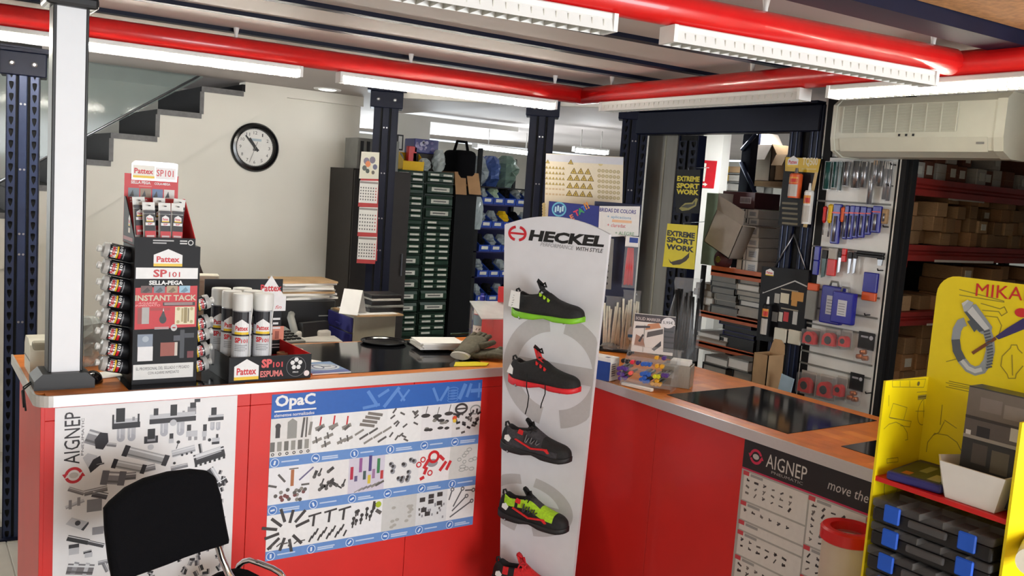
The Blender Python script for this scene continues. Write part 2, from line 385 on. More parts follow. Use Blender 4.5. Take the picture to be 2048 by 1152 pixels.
# --- staircase behind the left counter
st = thing('staircase', 'white staircase with dark stone treads climbing the back wall', 'staircase', (0, 0, 0))
pf = []; nst = 7
top = [(SP['s1'].x, SP['s1'].z)]
for i in range(nst):
    x = SP['s1'].x - run * (i + 1); z = SP['s1'].z - rise * i
    top += [(x, z), (x, z - rise)]
prof = [(SP['d1'].x, SP['d1'].z), (2.66, SP['d1'].z), (2.66, ZC - .002), (SP['s1'].x, ZC - .002)] + top + [(top[-1][0], dz(top[-1][0]))]
bb = B(); bb.prism(prof, 'y', YW, YW + .12, 'white_wall'); bb.build('stringer', st)
bb = B(); xL = top[-1][0]
bb.prism([(2.0, dz(2.0) + .06), (2.0, ZC - .05)] + [(x, z - .035) for x, z in top if x < 2.0] + [(xL, dz(xL) + .03)], 'y', YW + .12, YW + 1.12, 'white_wall'); bb.build('stair_slab', st)
for i in range(nst):
    x = SP['s1'].x - run * (i + 1); z = SP['s1'].z - rise * i
    bb = B(); bb.box(x - .012, x + run - .012, YW - .006, YW + 1.1, z - .03, z + .002, 'stone_edge' if False else 'stone_dark'); bb.box(x - .014, x + run - .01, YW - .010, YW - .004, z - .03, z + .003, 'stone_edge'); bb.build('tread', st)
    bb = B(); bb.box(x - .02, x, YW - .004, YW + 1.1, z - rise, z - .03, 'stone_dark'); bb.box(x - .022, x + .002, YW - .010, YW - .004, z - rise, z - .03, 'stone_edge'); bb.build('riser', st)
bb = B(); bb.box(SP['s1'].x - .02, SP['s1'].x, YW - .004, YW + 1.1, SP['s1'].z, ZC - .02, 'stone_dark'); bb.build('riser', st)
h0, h1 = ony(172, 272, YW + .03), ony(405, 148, YW + .03)
hs = (h1.z - h0.z) / (h1.x - h0.x)
bb = B(); bb.tube([(h0.x - .5, YW + .03, h0.z - .5 * hs), (h1.x, YW + .03, h1.z)], .008, 'steel'); bb.build('glass_rail', st)
bb = B(); xa, xb = h0.x - .5, h1.x
bb.prism([(xa, h0.z - .5 * hs), (xb, h1.z), (xb, ZC - .01), (xa, ZC - .01)], 'y', YW + .026, YW + .034, 'tinted_glass'); bb.build('glass_panel', st)
# --- white fascia boards under the ceiling between the blue columns
C0, C1, C2 = Vector((2.52, 5.156)), Vector((3.214, 4.45)), Vector((3.52, 3.953))
n = 0
for p, q, ya, yb in ((C0, C1, 201, 216), (C1, C2, 213, 226)):
    n += 1; bb = B(); xbar(bb, p, q, .05, ZC - .05, ZC - .002, 'white_wall'); struct(bb.build('trim_%d' % n))
# recessed ceiling spot by the stairs
p = onz(655, 178, ZC); t = thing('ceiling_spot', 'round recessed ceiling spot glowing near the clock', 'ceiling light', (p.x, p.y, ZC))
bb = B(); bb.lathe([(.06, -.006), (.085, -.008), (.09, 0)], 'white_plastic', 28, caps=False); bb.build('trim_ring', t)
bb = B(); bb.lathe([(.0, -.012), (.045, -.01), (.06, -.004)], 'downlight_on', 28, caps=False); bb.build('lens', t)
# white panel the air conditioner hangs on, and the strip of wall round it
b = B(); b.box(XR + .02, XR + .08, .6, onx(1641, 260, XR).y, 1.985, ZC - .002, 'white_plastic'); struct(b.build('wall_panel'))

# ================================================================== BLUE STEEL COLUMNS AND BEAMS
def strip_holes(bb, w, h, pitch, m, y=0.0, x=0.0, z0=0.0):
    """perforated strip in the xz plane facing -y with real drop-shaped holes"""
    n = int(h / pitch); hw = w * .27
    hole = [(0, -.36), (.7, -.10), (1, .12), (1, .34), (0, .38), (-1, .34), (-1, .12), (-.7, -.10)]
    rect = [(0, -.5), (1, -.5), (1, 0), (1, .5), (0, .5), (-1, .5), (-1, 0), (-1, -.5)]
    for i in range(n):
        zc = z0 + (i + .5) * pitch
        vs = [(x + a * w / 2, y, zc + c * pitch) for a, c in rect] + [(x + a * hw, y, zc + c * pitch) for a, c in hole]
        bb.add(vs, [(k, (k + 1) % 8, 8 + (k + 1) % 8, 8 + k) for k in range(8)], m)
def column(label, x, y, rz, w, d, h, holes=True, cap=.05, strip='navy_light', cap_m='navy_steel', base=True, bolts=((.25, .06),)):
    t = thing('steel_column', label, 'column', (x, y, 0), rz)
    bb = B(); bb.box(-w / 2 + .004, w / 2 - .004, -d / 2 + .012, d / 2, 0, h, 'dark_gap'); bb.box(-w / 2, -w / 2 + .006, -d / 2, d / 2, 0, h, 'navy_steel'); bb.box(w / 2 - .006, w / 2, -d / 2, d / 2, 0, h, 'navy_steel'); bb.build('core', t)
    sw = w * .25
    for sx in (-1, 1):
        xx = sx * (w / 2 - sw / 2 - .004)
        bb = B()
        if holes: strip_holes(bb, sw, h, .05, strip, -d / 2, xx)
        else: bb.box(xx - sw / 2, xx + sw / 2, -d / 2, -d / 2 + .01, 0, h, strip)
        bb.build('perforated_face' if holes else 'face', t)
    bb = B(); bb.rbox(-w * .13, w * .13, -d / 2 - .004, -d / 2 + .02, 0, h, strip, .003, 1); bb.build('centre_rib', t)
    cw = w / 2 + .025
    bb = B(); bb.rbox(-cw, cw, -d / 2 - .012, d / 2 + .01, h - .10, h, cap_m, .004, 1); bb.box(-cw - .02, cw + .02, -d / 2 - .03, d / 2 + .02, h, h + .012, cap_m); bb.build('cap', t)
    for sx in (-1, 1):
        bb = B(); bb.lathe([(.0, -.0), (.010, 0), (.012, .006), (.006, .010), (0, .010)], 'steel', 10, caps=False); o = bb.build('bolt', t, (sx * w * .33, -d / 2 - .012, h - .05), (R_(90), 0, 0))
    for zz in (h - .22, h - .5, h - .78, 1.3, 1.0):
        for sx in (-1, 1):
            bb = B(); bb.lathe([(0, 0), (.005, 0), (.005, .004), (0, .004)], 'steel', 6, caps=False); bb.build('rivet', t, (sx * w * .06, -d / 2 - .004, zz), (R_(90), 0, 0))
    if base: bb = B(); bb.box(-w * .8, w * .8, -d * .7, d * .7, 0, .012, 'navy_steel'); bb.build('base_plate', t)
    return t
p = ony(44, 600, 4.47)
column('dark blue perforated steel column at the far left, behind the counter end', p.x, 4.5, R_(-8), .128, .12, 2.17)
column('dark blue steel column with the wall calendar hung on its side', C0.x, C0.y, R_(-26), .15, .14, ZC - .02, False, strip='navy_steel')
column('dark blue steel column left of the warning sticker sheet', C1.x, C1.y, R_(-36), .15, .14, ZC - .02, False, strip='navy_steel')
column('dark blue steel column under the left end of the blue beam', C2.x, C2.y, R_(-42), .15, .12, ZC - .02, True, strip='navy_steel')
# beam over the left column's head
t = thing('steel_beam', 'dark steel beam running over the leftmost blue column', 'beam', (0, 0, 0))
bb = B(); bb.box(-.6, p.x + .06, 4.42, 4.62, 2.185, ZC - .001, 'dark_gap'); bb.build('web', t)
bb = B(); bb.box(-.6, p.x + .1, 4.40, 4.64, 2.182, 2.19, 'navy_steel'); bb.build('flange', t)
# long blue beam on the right
yl, yr = 3.93, onx(1640, 240, XR).y
t = thing('steel_beam', 'long dark blue beam over the store opening on the right', 'beam', (0, 0, 0))
zt, zb = onx(1430, 217, XR).z, onx(1430, 266, XR).z
bb = B(); bb.rbox(XR, XR + .09, yr, yl, zb, zt, 'navy_steel', .006, 1); bb.build('web', t)
bb = B(); bb.box(XR - .03, XR + .11, yr, yl, zt, zt + .012, 'navy_steel'); bb.build('flange', t)
for k in range(8):
    bb = B(); bb.lathe([(0, 0), (.009, 0), (.007, .012), (0, .014)], 'steel', 8, caps=False); bb.build('bolt', t, (XR - .018, yr + .1 + k * .17, zt + .012), None)
# broad blue post at the right end of the beam: two uprights and a brace
t = thing('rack_upright', 'wide dark blue rack upright beside the pegboard', 'rack upright', (0, 0, 0))
ya, yb_ = onx(1640, 300, XR).y + .005, onx(1572, 300, XR).y
for k in range(2):
    y0 = ya + (yb_ - ya) * (0 if k == 0 else .62); y1 = ya + (yb_ - ya) * (.38 if k == 0 else 1)
    bb = B(); bb.rbox(XR + .01, XR + .08, y0, y1, 0, zt, 'navy_steel', .005, 1)
    for q in (.3, .7): bb.box(XR + .006, XR + .012, y0 + (y1 - y0) * q - .002, y0 + (y1 - y0) * q + .002, 0, zt, 'navy_light')
    bb.build('upright', t)
bb = B(); bb.box(XR + .03, XR + .06, ya, yb_, 0, zt, 'dark_gap'); bb.build('web', t)
bb = B()
for s_ in (0, 1): bb.tube([(XR + .004, ya + (yb_ - ya) * .5, 1.62), (XR + .004, ya + (yb_ - ya) * (1 - s_), 1.45)], .004, 'steel', 6)
bb.build('brace', t)
# grey pillar next to the third column
a, c = onx(1281, 450, 3.62), onx(1343, 450, 3.62)
t = thing('square_pillar', 'plain grey square pillar right of the cable tie signs', 'pillar', (0, 0, 0))
bb = B(); bb.rbox(3.62, 3.62 + .2, c.y, a.y, 0, ZC - .001, 'grey_paint', .01, 1); bb.build('shaft', t)
bb = B(); bb.box(3.615, 3.622, (a.y + c.y) / 2 - .03, (a.y + c.y) / 2 - .022, 0, ZC - .01, 'grey_cabinet'); bb.build('seam', t)
# slim dark upright that carries the two hang cards
a, c = onx(1347, 400, XR + .1), onx(1386, 400, XR + .1)
t = thing('rack_upright', 'slim dark blue upright behind the two hanging sport cards', 'rack upright', (XR + .13, (a.y + c.y) / 2, 0), R_(-90))
W_ = a.y - c.y
bb = B(); bb.box(-W_ / 2, W_ / 2, -.02, .03, 0, zb, 'dark_gap'); bb.build('core', t)
for sx in (-1, 1):
    bb = B(); strip_holes(bb, W_ * .42, zb, .045, 'navy_steel', -.03, sx * W_ * .28); bb.box(sx * W_ * .49 - .003, sx * W_ * .49 + .003, -.03, .03, 0, zb, 'navy_steel'); bb.build('perforated_face', t)

# ================================================================== RED CEILING PIPES
ZP = 2.22
PC = onz(1165, 192, ZP); PL = onz(0, 30, ZP); PF = onz(1925, 128, ZP); PG = onz(1250, 2, ZP)
pr = .041
def pipe(label, p, q, ext0=0.0, ext1=0.0):
    p, q = Vector(p), Vector(q); d = (q - p).normalized(); p = p - d * ext0; q = q + d * ext1
    t = thing('red_pipe', label, 'pipe', p)
    bb = B(); bb.tube([(0, 0, 0), tuple(q - p)], pr, 'red_pipe', 20); bb.build('pipe_body', t); L = (q - p).length
    return t, p, q, d
PIPES = [pipe('red ceiling pipe running over the left counter', PL, PC, 1.2, .0),
         pipe('red ceiling pipe running over the right counter', PC, Vector((PF.x, PF.y, ZP)), .032, 1.2),
         pipe('thick red ceiling pipe nearest the camera', PG, Vector((PF.x, PF.y, ZP)), .8, -.05)]
def hanger(t, p, q, px, py):
    # white hanger sleeve at the pipe point nearest to the photo's pixel
    best = min((k / 200 for k in range(201)), key=lambda k: (lambda s_: abs(s_[0] - px))(proj(p + (q - p) * k)))
    o = p + (q - p) * best - p
    bb = B(); bb.lathe([(.006, pr - .01), (.007, pr + .01), (.012, ZC - ZP - .001)], 'white_plastic', 10); bb.build('hanger', t, tuple(o))
def proj(P):
    d = P - CAM; z = d.dot(FW); return (1024 + FPX * d.dot(RX) / z, 576 - FPX * d.dot(UP) / z)
for i, L_ in ((0, ((469, 55), (824, 112), (1110, 160))), (1, ((1220, 160), (1504, 133), (2020, 95))), (2, ((1530, 5), (1865, 80)))):
    for q in L_: hanger(PIPES[i][0], PIPES[i][1], PIPES[i][2], *q)

# ================================================================== FLUORESCENT FITTINGS
_lv = B(); _lv.box(-.0012, .0012, -.03, .03, -.026, .0, 'louver_grey'); LOUV = _lv.mesh('louver')
_lw = B(); _lw.box(-.0012, .0012, -.03, .03, -.026, .0, 'white_plastic'); LOUVW = _lw.mesh('louver')
def fitting(label, a, c, lit, w=.075, zoff=0.0, far=False, nl=36):
    a, c = Vector(a), Vector(c); L = (c - a).length; d = (c - a).normalized()
    t = thing('strip_light', label, 'strip light', a, math.atan2(d.y, d.x))
    bb = B(); bb.rbox(0, L, -.026, .026, .002, .02, 'white_plastic', .003, 1); bb.build('housing', t)
    bb = B(); bb.tube([(.02, 0, -.008), (L - .02, 0, -.008)], .024 if far else .01, ('lamp_on_far' if far else lit if isinstance(lit, str) else 'lamp_on') if lit else 'white_plastic', 12); bb.build('lamp_tube', t)
    for sy in (-1, 1):
        bb = B(); bb.prism([(sy * .024, .004), (sy * .031, -.026), (sy * .0325, -.026), (sy * .0255, .004)], 'x', 0, L, 'white_plastic' if not lit else 'clear_plastic'); bb.build('reflector', t)
    for x in (0, L): bb = B(); bb.box(x - .006, x + .006, -.033, .033, -.026, .018, 'white_plastic'); bb.build('end_cap', t)
    if far:
        for x in (L * .2, L * .8): bb = B(); bb.tube([(x, 0, .018), (x, 0, ZC - a.z - .001)], .004, 'white_plastic', 6); bb.build('suspension_rod', t)
    if nl:
        n = int(L / .032)
        for k in range(1, n):
            o = bpy.data.objects.new('louver', LOUVW if lit else LOUV); COL.objects.link(o); o.parent = t; o.location = (L * k / n, 0, 0)
    return t
ZF = ZP - pr - .018
def under(i, px):
    p, q = PIPES[i][1], PIPES[i][2]; k = min((k / 2000 for k in range(2001)), key=lambda k: abs(proj(p + (q - p) * k)[0] - px)); o = p + (q - p) * k; return Vector((o.x, o.y, ZF))
fitting('lit strip light at the left end of the ceiling pipe', under(0, -180), under(0, 600), True)
fitting('lit strip light ending above the blue columns', under(0, 680), under(0, 1108), True)
fitting('switched-off strip light with white louvres in the pipe corner', under(1, 1212), under(1, 1612), False)
fitting('lit strip light in front of the air conditioner', under(1, 1670), under(1, 2300), 'lamp_on_dim')
fitting('switched-off strip light under the nearest red pipe', under(2, 1342), under(2, 1862), False)
fitting('switched-off strip light cut by the top of the picture', under(2, 760), under(2, 1222), False)
# far store lights
fitting('distant lit strip light over the blue bin rack', onz(950, 290, 2.12), onz(1075, 306, 2.12), True, far=True, nl=0)
fitting('distant lit strip light behind the warning sticker sheet', onz(1148, 297, 2.13), onz(1215, 303, 2.13), True, far=True, nl=0)
# ================================================================== COUNTER
ZT = 1.02
YF = 2.925; XF = 2.262; YBK = 3.60; XBK = 2.90; XE = .335; YE = .55
TH = .032
# worktop: wood with an aluminium edge
wt = thing('worktop', 'L-shaped wooden worktop with aluminium edge and black glass insets', 'worktop', (0, 0, 0))
def rc(cx, cy, r, a0, a1, n=6): return [(cx + r * math.cos(R_(a0 + (a1 - a0) * i / n)), cy + r * math.sin(R_(a0 + (a1 - a0) * i / n))) for i in range(n + 1)]
e = .006; rr = .05
# wooden strips, each a piece of its own
random.seed(3)
WOODS = []
for i, c in enumerate(((214, 122, 42), (218, 130, 48), (206, 114, 38), (222, 136, 54), (210, 120, 42))):
    mat('worktop_wood_%d' % i, c, 0.4, var=0.12, scale=9, coat=0.05, stretch=(1.5, 16, 1) if False else (2, 2, 1)); WOODS.append('worktop_wood_%d' % i)
def strip_obj(x0, x1, y0, y1):
    bb = B(); bb.box(x0, x1, y0, y1, ZT - TH, ZT, random.choice(WOODS)); bb.build('wood_strip', wt)
n = 14
for i in range(n):
    y0 = YF + e + (YBK - YF - 2 * e) * i / n; y1 = YF + e + (YBK - YF - 2 * e) * (i + 1) / n
    x = XE + e + (rr - math.sqrt(max(0, rr * rr - (rr - min(rr, y0 - YF)) ** 2)))
    while x < XF - .001:
        L = random.uniform(.35, .7); x1 = min(x + L, XF)
        if XF - x1 < .15: x1 = XF
        strip_obj(x, x1, y0, y1 - .0006); x = x1
for i in range(13):
    x0 = XF + (XBK - XF - e) * i / 13; x1 = XF + (XBK - XF - e) * (i + 1) / 13; y = YE
    while y < YBK - e - .001:
        y1 = min(y + random.uniform(.4, .8), YBK - e)
        if YBK - e - y1 < .15: y1 = YBK - e
        strip_obj(x0 + (e if i == 0 else 0), x1 - .0006, y, y1); y = y1
# edge band following the front
out = [(XE, YBK)] + rc(XE + rr, YF + rr, rr, 180, 270) + [(XF, YF), (XF, YE)]
inn = [(XE + e, YBK)] + rc(XE + rr, YF + rr, rr - e, 180, 270) + [(XF + e, YF + e), (XF + e, YE)]
bb = B(); bb.prism(out + inn[::-1], 'z', ZT - TH - .002, ZT + .001, 'aluminium'); bb.build('edge_band', wt)
def inset(pts, m='black_glass'):
    bb = B(); P = [onz(x, y, ZT) for x, y in pts]; bb.prism([(p.x, p.y) for p in P], 'z', ZT - .01, ZT + .0015, m); bb.build('glass_inset', wt)
def inset_r(x0, x1, y0, y1): bb = B(); bb.box(x0, x1, y0, y1, ZT - .01, ZT + .0015, 'black_glass'); bb.build('glass_inset', wt)
a = onz(598, 688, ZT); c = onz(930, 718, ZT); d = onz(688, 744, ZT)
inset_r(1.33, 1.98, 2.99, 3.575)
inset_r(.60, .97, 2.945, 3.50)
a = onz(1326, 785, ZT); c = onz(1567, 868, ZT); d = onz(1740, 845, ZT); g = onz(1537, 775, ZT)
inset_r((a.x + c.x) / 2, (d.x + g.x) / 2, (c.y + d.y) / 2, (a.y + g.y) / 2)
a = onz(1682, 893, ZT); inset_r(a.x, a.x + .4, a.y - .45, a.y)
# counter bodies
def body(name, label):
    return thing(name, label, 'counter', (0, 0, 0))
FYI = YF + .018; FXI = XF + .018; ZB = ZT - TH - .003
cl = body('counter_unit', 'red-panelled counter unit on the left with two posters')
bb = B(); bb.box(XE + .03, FXI, FYI + .012, YBK - .1, .06, ZB, 'dark_gap'); bb.build('carcass', cl)
bb = B(); bb.box(XE + .05, FXI, FYI + .05, YBK - .15, 0, .06, 'black_plastic'); bb.build('plinth', cl)
xs = [XE + .028, ony(497, 900, FYI).x, ony(807, 1130, FYI).x, FXI]
zs = ony(480, 800, FYI).z
for x0, x1 in zip(xs, xs[1:]):
    bb = B(); bb.rbox(x0 + .0008, x1 - .0008, FYI, FYI + .012, .06, ZB - .045, 'red_panel', .001, 1); bb.build('panel', cl)
    bb = B(); bb.rbox(x0 + .0008, x1 - .0008, FYI, FYI + .012, ZB - .044, ZB, 'red_panel', .001, 1); bb.build('top_rail', cl)
bb = B(); bb.rbox(XE + .018, XE + .03, FYI, YBK - .1, .06, ZB, 'red_panel', .001, 1); bb.build('side_panel', cl)
cr = body('counter_unit', 'red-panelled counter unit on the right behind the shoe stand')
bb = B(); bb.box(FXI + .012, XBK - .1, YE + .02, FYI + .01, .06, ZB, 'dark_gap'); bb.build('carcass', cr)
bb = B(); bb.box(FXI + .05, XBK - .15, YE + .05, FYI, 0, .06, 'black_plastic'); bb.build('plinth', cr)
ys = [FYI - .001, onx(1308, 900, FXI).y, onx(1491, 1000, FXI).y - .3, YE + .02]
for y0, y1 in zip(ys, ys[1:]):
    bb = B(); bb.rbox(FXI, FXI + .012, y1 + .0008, y0 - .0008, .06, ZB, 'red_panel', .001, 1); bb.build('panel', cr)
# ================================================================== POSTERS ON THE COUNTER
DK = (46, 44, 50); MG = (150, 150, 156); LG = (196, 198, 204); BLKI = (30, 29, 33)
class PosterY:
    """poster on a plane Y=const; draws at (u,v) metres; px() turns a photo pixel into (u,v)"""
    def __init__(s, label, x0, x1, z0, z1, Y, sheet, **k):
        s.x0, s.z0, s.Y = x0, z0, Y; s.w, s.h = x1 - x0, z1 - z0
        s.t = thing('poster', label, 'poster', (x0, Y, z0))
        bb = B(); bb.box(0, s.w, -.0012, 0, 0, s.h, sheet); bb.build('sheet', s.t)
        s.cv = Cv(lambda u, v, h: (u, -.0012 - h, v))
    def px(s, x, y): p = ony(x, y, s.Y); return (p.x - s.x0, p.z - s.z0)
class PosterX:
    """poster on a plane X=const facing -x; u runs towards the camera"""
    def __init__(s, label, y0, y1, z0, z1, X, sheet, name='poster', cat='poster', th=.0012):
        s.y0, s.z0, s.X = y0, z0, X; s.w, s.h = y0 - y1, z1 - z0; s.th = th
        s.t = thing(name, label, cat, (X, y0, z0))
        bb = B(); bb.box(-th, 0, -s.w, 0, 0, s.h, sheet); bb.build('sheet', s.t)
        s.cv = Cv(lambda u, v, h: (-th - h, -u, v))
    def px(s, x, y): p = onx(x, y, s.X); return (s.y0 - p.y, p.z - s.z0)
mat('poster_paper', (236, 236, 238), 0.35, var=0.02)
# ---- left poster: pneumatic parts
a = ony(110, 816, FYI); c = ony(475, 786.5, FYI)
P = PosterY('white poster of grey pneumatic parts behind the chair', a.x, c.x, a.z - .78, a.z, FYI - .0002, 'poster_paper'); cv = P.cv
K = P.w / 1020
def U(x, y): return P.px(x / 2.797, 740 + y / 2.797)
def R4(x, y, w, h, c, l=1): u, v = U(x, y); cv.rect(u, v - h * K, w * K, h * K, c, l)
def bowl(x, y, w=46, h=70): u, v = U(x, y); cv.rect(u - w * K / 2, v - h * K * .5, w * K, h * K, (188, 190, 198), 1); cv.circ(u, v - h * K * .5, w * K / 2, (178, 180, 190), 1); cv.rect(u - w * K * .2, v - h * K * .5, w * K * .14, h * K * .9, (222, 224, 230), 2)
def bar(x0, y0, x1, y1, t, c, end=None, l=2):
    a_, b_ = U(x0, y0), U(x1, y1); cv.line(a_[0], a_[1], b_[0], b_[1], t * K, c, l)
    dx, dy = b_[0] - a_[0], b_[1] - a_[1]; L = math.hypot(dx, dy); nx, ny = -dy / L, dx / L
    for q, g in ((.28, (224, 226, 230)), (-.28, tuple(int(v * .72) for v in c))):
        o = q * t * K; cv.line(a_[0] + nx * o, a_[1] + ny * o, b_[0] + nx * o, b_[1] + ny * o, t * K * .16, g, l + 1)
    if end:
        for s_, e_ in ((a_, 1), (b_, -1)): cv.line(s_[0], s_[1], s_[0] + dx / L * e_ * t * K * .5, s_[1] + dy / L * e_ * t * K * .5, t * K * 1.12, end, l + 2)
for x, y, w, h, c in ((632, 278, 146, 30, LG), (628, 300, 152, 34, DK), (650, 215, 48, 82, BLKI), (740, 262, 14, 22, MG), (628, 250, 10, 80, DK), (770, 244, 10, 78, DK),
        (838, 250, 262, 32, LG), (836, 276, 268, 30, DK), (860, 215, 26, 42, DK), (954, 194, 38, 68, BLKI), (1020, 228, 14, 24, MG), (1050, 205, 50, 50, MG), (1064, 182, 34, 34, DK), (1088, 162, 34, 20, DK),
        (1168, 252, 90, 20, LG), (1164, 266, 94, 22, DK), (1182, 210, 32, 48, DK), (806, 372, 78, 44, DK), (824, 372, 46, 30, MG), (826, 330, 42, 62, BLKI),
        (948, 355, 22, 32, DK), (944, 384, 28, 28, LG), (1046, 306, 24, 38, DK), (1042, 342, 66, 36, LG), (1052, 372, 20, 24, MG), (1086, 372, 18, 22, MG), (1136, 304, 22, 42, DK), (1130, 342, 28, 34, LG), (1134, 372, 18, 24, MG),
        (1186, 380, 46, 36, LG), (1184, 402, 46, 16, DK), (1208, 358, 14, 24, DK)): R4(x, y, w, h, c, 2)
for x, y in ((676, 352), (736, 348), (918, 322), (1010, 318), (1188, 308), (1220, 308)): bowl(x, y, 44 if x < 1100 else 26, 62 if x < 1100 else 40)
for x, y, r, c in ((968, 294, 20, LG), (843, 430, 17, LG), (997, 402, 10, BLKI), (1171, 390, 10, BLKI), (975, 520, 8, BLKI)): u, v = U(x, y); cv.circ(u, v, r * K, c, 4)
bar(486, 368, 570, 392, 84, MG); cv.poly([U(*q) for q in ((528, 390), (560, 348), (602, 352), (606, 400), (575, 444), (534, 438))], DK, 5); bar(596, 415, 650, 420, 22, MG)
bar(690, 448, 938, 508, 60, (176, 178, 182), DK); bar(628, 520, 812, 556, 50, (186, 188, 192), DK); bar(800, 556, 868, 540, 40, MG)
cv.poly([U(*q) for q in ((462, 490), (490, 464), (545, 478), (520, 540), (500, 560))], LG, 2); cv.poly([U(*q) for q in ((520, 500), (560, 478), (572, 520), (505, 575), (494, 545))], DK, 3); bar(540, 530, 582, 520, 10, DK)
bar(962, 470, 1090, 436, 44, LG); bar(985, 440, 997, 404, 5, DK)
for x in (1018, 1044, 1070): u, v = U(x, 474 - (x - 1018) * .25); cv.circ(u, v, 7 * K, DK, 5)
bar(1085, 505, 1255, 452, 66, DK); bar(1095, 488, 1235, 440, 34, LG); bar(1116, 412, 1124, 462, 18, DK)
for k in range(7): R4(1090 + k * 26, 520 - k * 8, 14, 26, BLKI, 4)
bar(1170, 552, 1225, 640, 50, DK); bar(1184, 548, 1230, 620, 22, LG); bar(1216, 640, 1268, 610, 44, DK)
bar(566, 600, 700, 606, 76, MG, (110, 110, 118)); bar(690, 596, 760, 590, 44, (120, 120, 126)); bar(955, 552, 1050, 530, 26, MG)
bar(382, 664, 470, 690, 26, (150, 146, 150)); bar(470, 690, 600, 660, 34, (140, 138, 142)); bar(516, 690, 600, 706, 40, (92, 90, 96))
bar(366, 770, 470, 728, 20, LG); R4(384, 728, 16, 54, MG, 3); R4(432, 712, 16, 50, MG, 3); R4(486, 726, 80, 74, (132, 132, 138), 2)
cv.poly([U(*q) for q in ((366, 862), (402, 824), (496, 850), (466, 898))], LG, 2); cv.poly([U(*q) for q in ((452, 892), (466, 898), (496, 858), (494, 846))], DK, 3); u, v = U(434, 855); cv.circ(u, v, 15 * K, DK, 4)
bar(376, 938, 496, 962, 34, BLKI); bar(490, 962, 580, 982, 26, (70, 68, 74)); R4(516, 880, 60, 46, MG, 2)
R4(386, 994, 52, 44, LG, 2); R4(384, 978, 54, 22, DK, 3); R4(474, 1024, 40, 28, LG, 2); bar(466, 1022, 512, 1010, 16, DK)
bar(374, 1112, 522, 1116, 64, (120, 118, 122)); bar(404, 1106, 430, 1110, 74, MG); bar(470, 1112, 492, 1114, 76, LG); bar(548, 1080, 606, 1068, 26, MG); bar(580, 1080, 602, 1126, 26, MG)
rg = random.Random(5)
for k in range(46):
    x = rg.uniform(640, 1262); y = 1150 - (x - 640) * .28 + rg.uniform(0, 150) - 10; an = rg.uniform(0, 6.28)
    bar(x, y, x + 30 * math.cos(an), y + 30 * math.sin(an), rg.choice((16, 22, 26)), rg.choice((DK, BLKI, MG, (98, 98, 106))))
for k in range(14): y = 560 + k * 32; x = rg.uniform(1228, 1268); bar(x, y, x + rg.uniform(-8, 8), y + 22, 20, DK)
u0, v0 = U(447, 522); u1, v1 = U(440, 232); cv.text('AIGNEP', u0 - 2 * K, v0, v1 - v0, 82 * K, (44, 40, 44), 3, 0.0, ang=math.pi / 2)
u0, v0 = U(467, 476); u1, v1 = U(466, 268); cv.text('PNEUMATIC', u0, v0, v1 - v0, 13 * K, (90, 86, 90), 3, ang=math.pi / 2)
def aignep_mark(cv, u, v, r, red, l=2):
    cv.ring(u, v, r, r * .34, red, l, 12, a0=20, a1=170); cv.ring(u, v, r, r * .34, red, l, 12, a0=200, a1=350)
    cv.poly([(u + r * .95, v + r * .3), (u + r * .6, v - r * .3), (u + r * 1.25, v - r * .2)], red, l); cv.poly([(u - r * .95, v - r * .3), (u - r * .6, v + r * .3), (u - r * 1.25, v + r * .2)], red, l)
    cv.circ(u, v, r * .5, (200, 198, 196), l, ry=r * .36)
u, v = U(412, 588); aignep_mark(cv, u, v, 48 * K, (206, 44, 58))
cv.build('print', P.t)
# ---- blue and white poster: machine elements
a = ony(544, 790, FYI); c = ony(945.7, 1047.6, FYI)
a2 = ony(963.6, 758.6, FYI); c2 = ony(527, 1124.5, FYI)
P = PosterY('blue and white poster of clamps, knobs and wrenches', a.x, (a2.x + c.x) / 2, (c.z + c2.z) / 2, (a.z + a2.z) / 2, FYI - .0002, 'poster_paper'); cv = P.cv
W_, H_ = P.w, P.h
T = lambda s_, t_: (s_ * W_, (1 - t_) * H_)
def trect(s0, s1, t0, t1, c, l=1): cv.rect(s0 * W_, (1 - t1) * H_, (s1 - s0) * W_, (t1 - t0) * H_, c, l)
BLU = (40, 98, 184); BND = (104, 146, 208)
trect(0, 1, 0, .144, BLU, 1)
cv.text('OpaC', .014 * W_, (1 - .094) * H_, .17 * W_, .088 * H_, WHT, 3, 0.035); trect(.012, .19, .097, .106, WHT, 3)
cv.text('elementos normalizados', .012 * W_, (1 - .135) * H_, .17 * W_, .02 * H_, WHT, 3, 0.01)
LBL = (92, 140, 212)
for s0, t0, s1, t1, th in ((.42, .02, .47, .12, 6), (.40, .125, .48, .11, 5), (.47, .06, .52, .02, 5), (.50, .13, .57, .01, 6), (.56, .02, .60, .1, 4), (.58, .1, .62, .03, 4), (.74, .03, .77, .12, 5), (.78, .12, .82, .03, 5), (.88, .12, .91, .02, 8), (.92, .11, .94, .02, 6), (.94, .07, 1.0, .07, 7), (.985, .02, .985, .12, 4)):
    a_, b_ = T(s0, t0), T(s1, t1); cv.line(*a_, *b_, th * .0022, LBL, 2)
for k in range(5): u, v = T(.845, .05 + .018 * k); cv.ring(u, v, .024, .003, LBL, 2, 16, ry=.009)
rows_ = ((.144, .374, .436), (.436, .66, .722), (.722, .941, 1.0)); sx = [0, .175, .35, .52, .69, .85, 1.0]
CELL = [[(226, 224, 222), (238, 238, 238), (234, 234, 234), (238, 238, 238), (234, 232, 234), (226, 224, 224)], [(236, 236, 240), (232, 230, 230), (212, 206, 220), (232, 232, 232), (240, 236, 236), (214, 214, 210)], [(238, 238, 238), (236, 236, 236), (236, 236, 238), (206, 206, 204), (222, 224, 226), (236, 236, 236)]]
rg = random.Random(11)
def rod(s_, t_, L, an, th, c, l=3): u, v = T(s_, t_); cv.line(u, v, u + L * math.cos(an), v + L * math.sin(an), th, c, l)
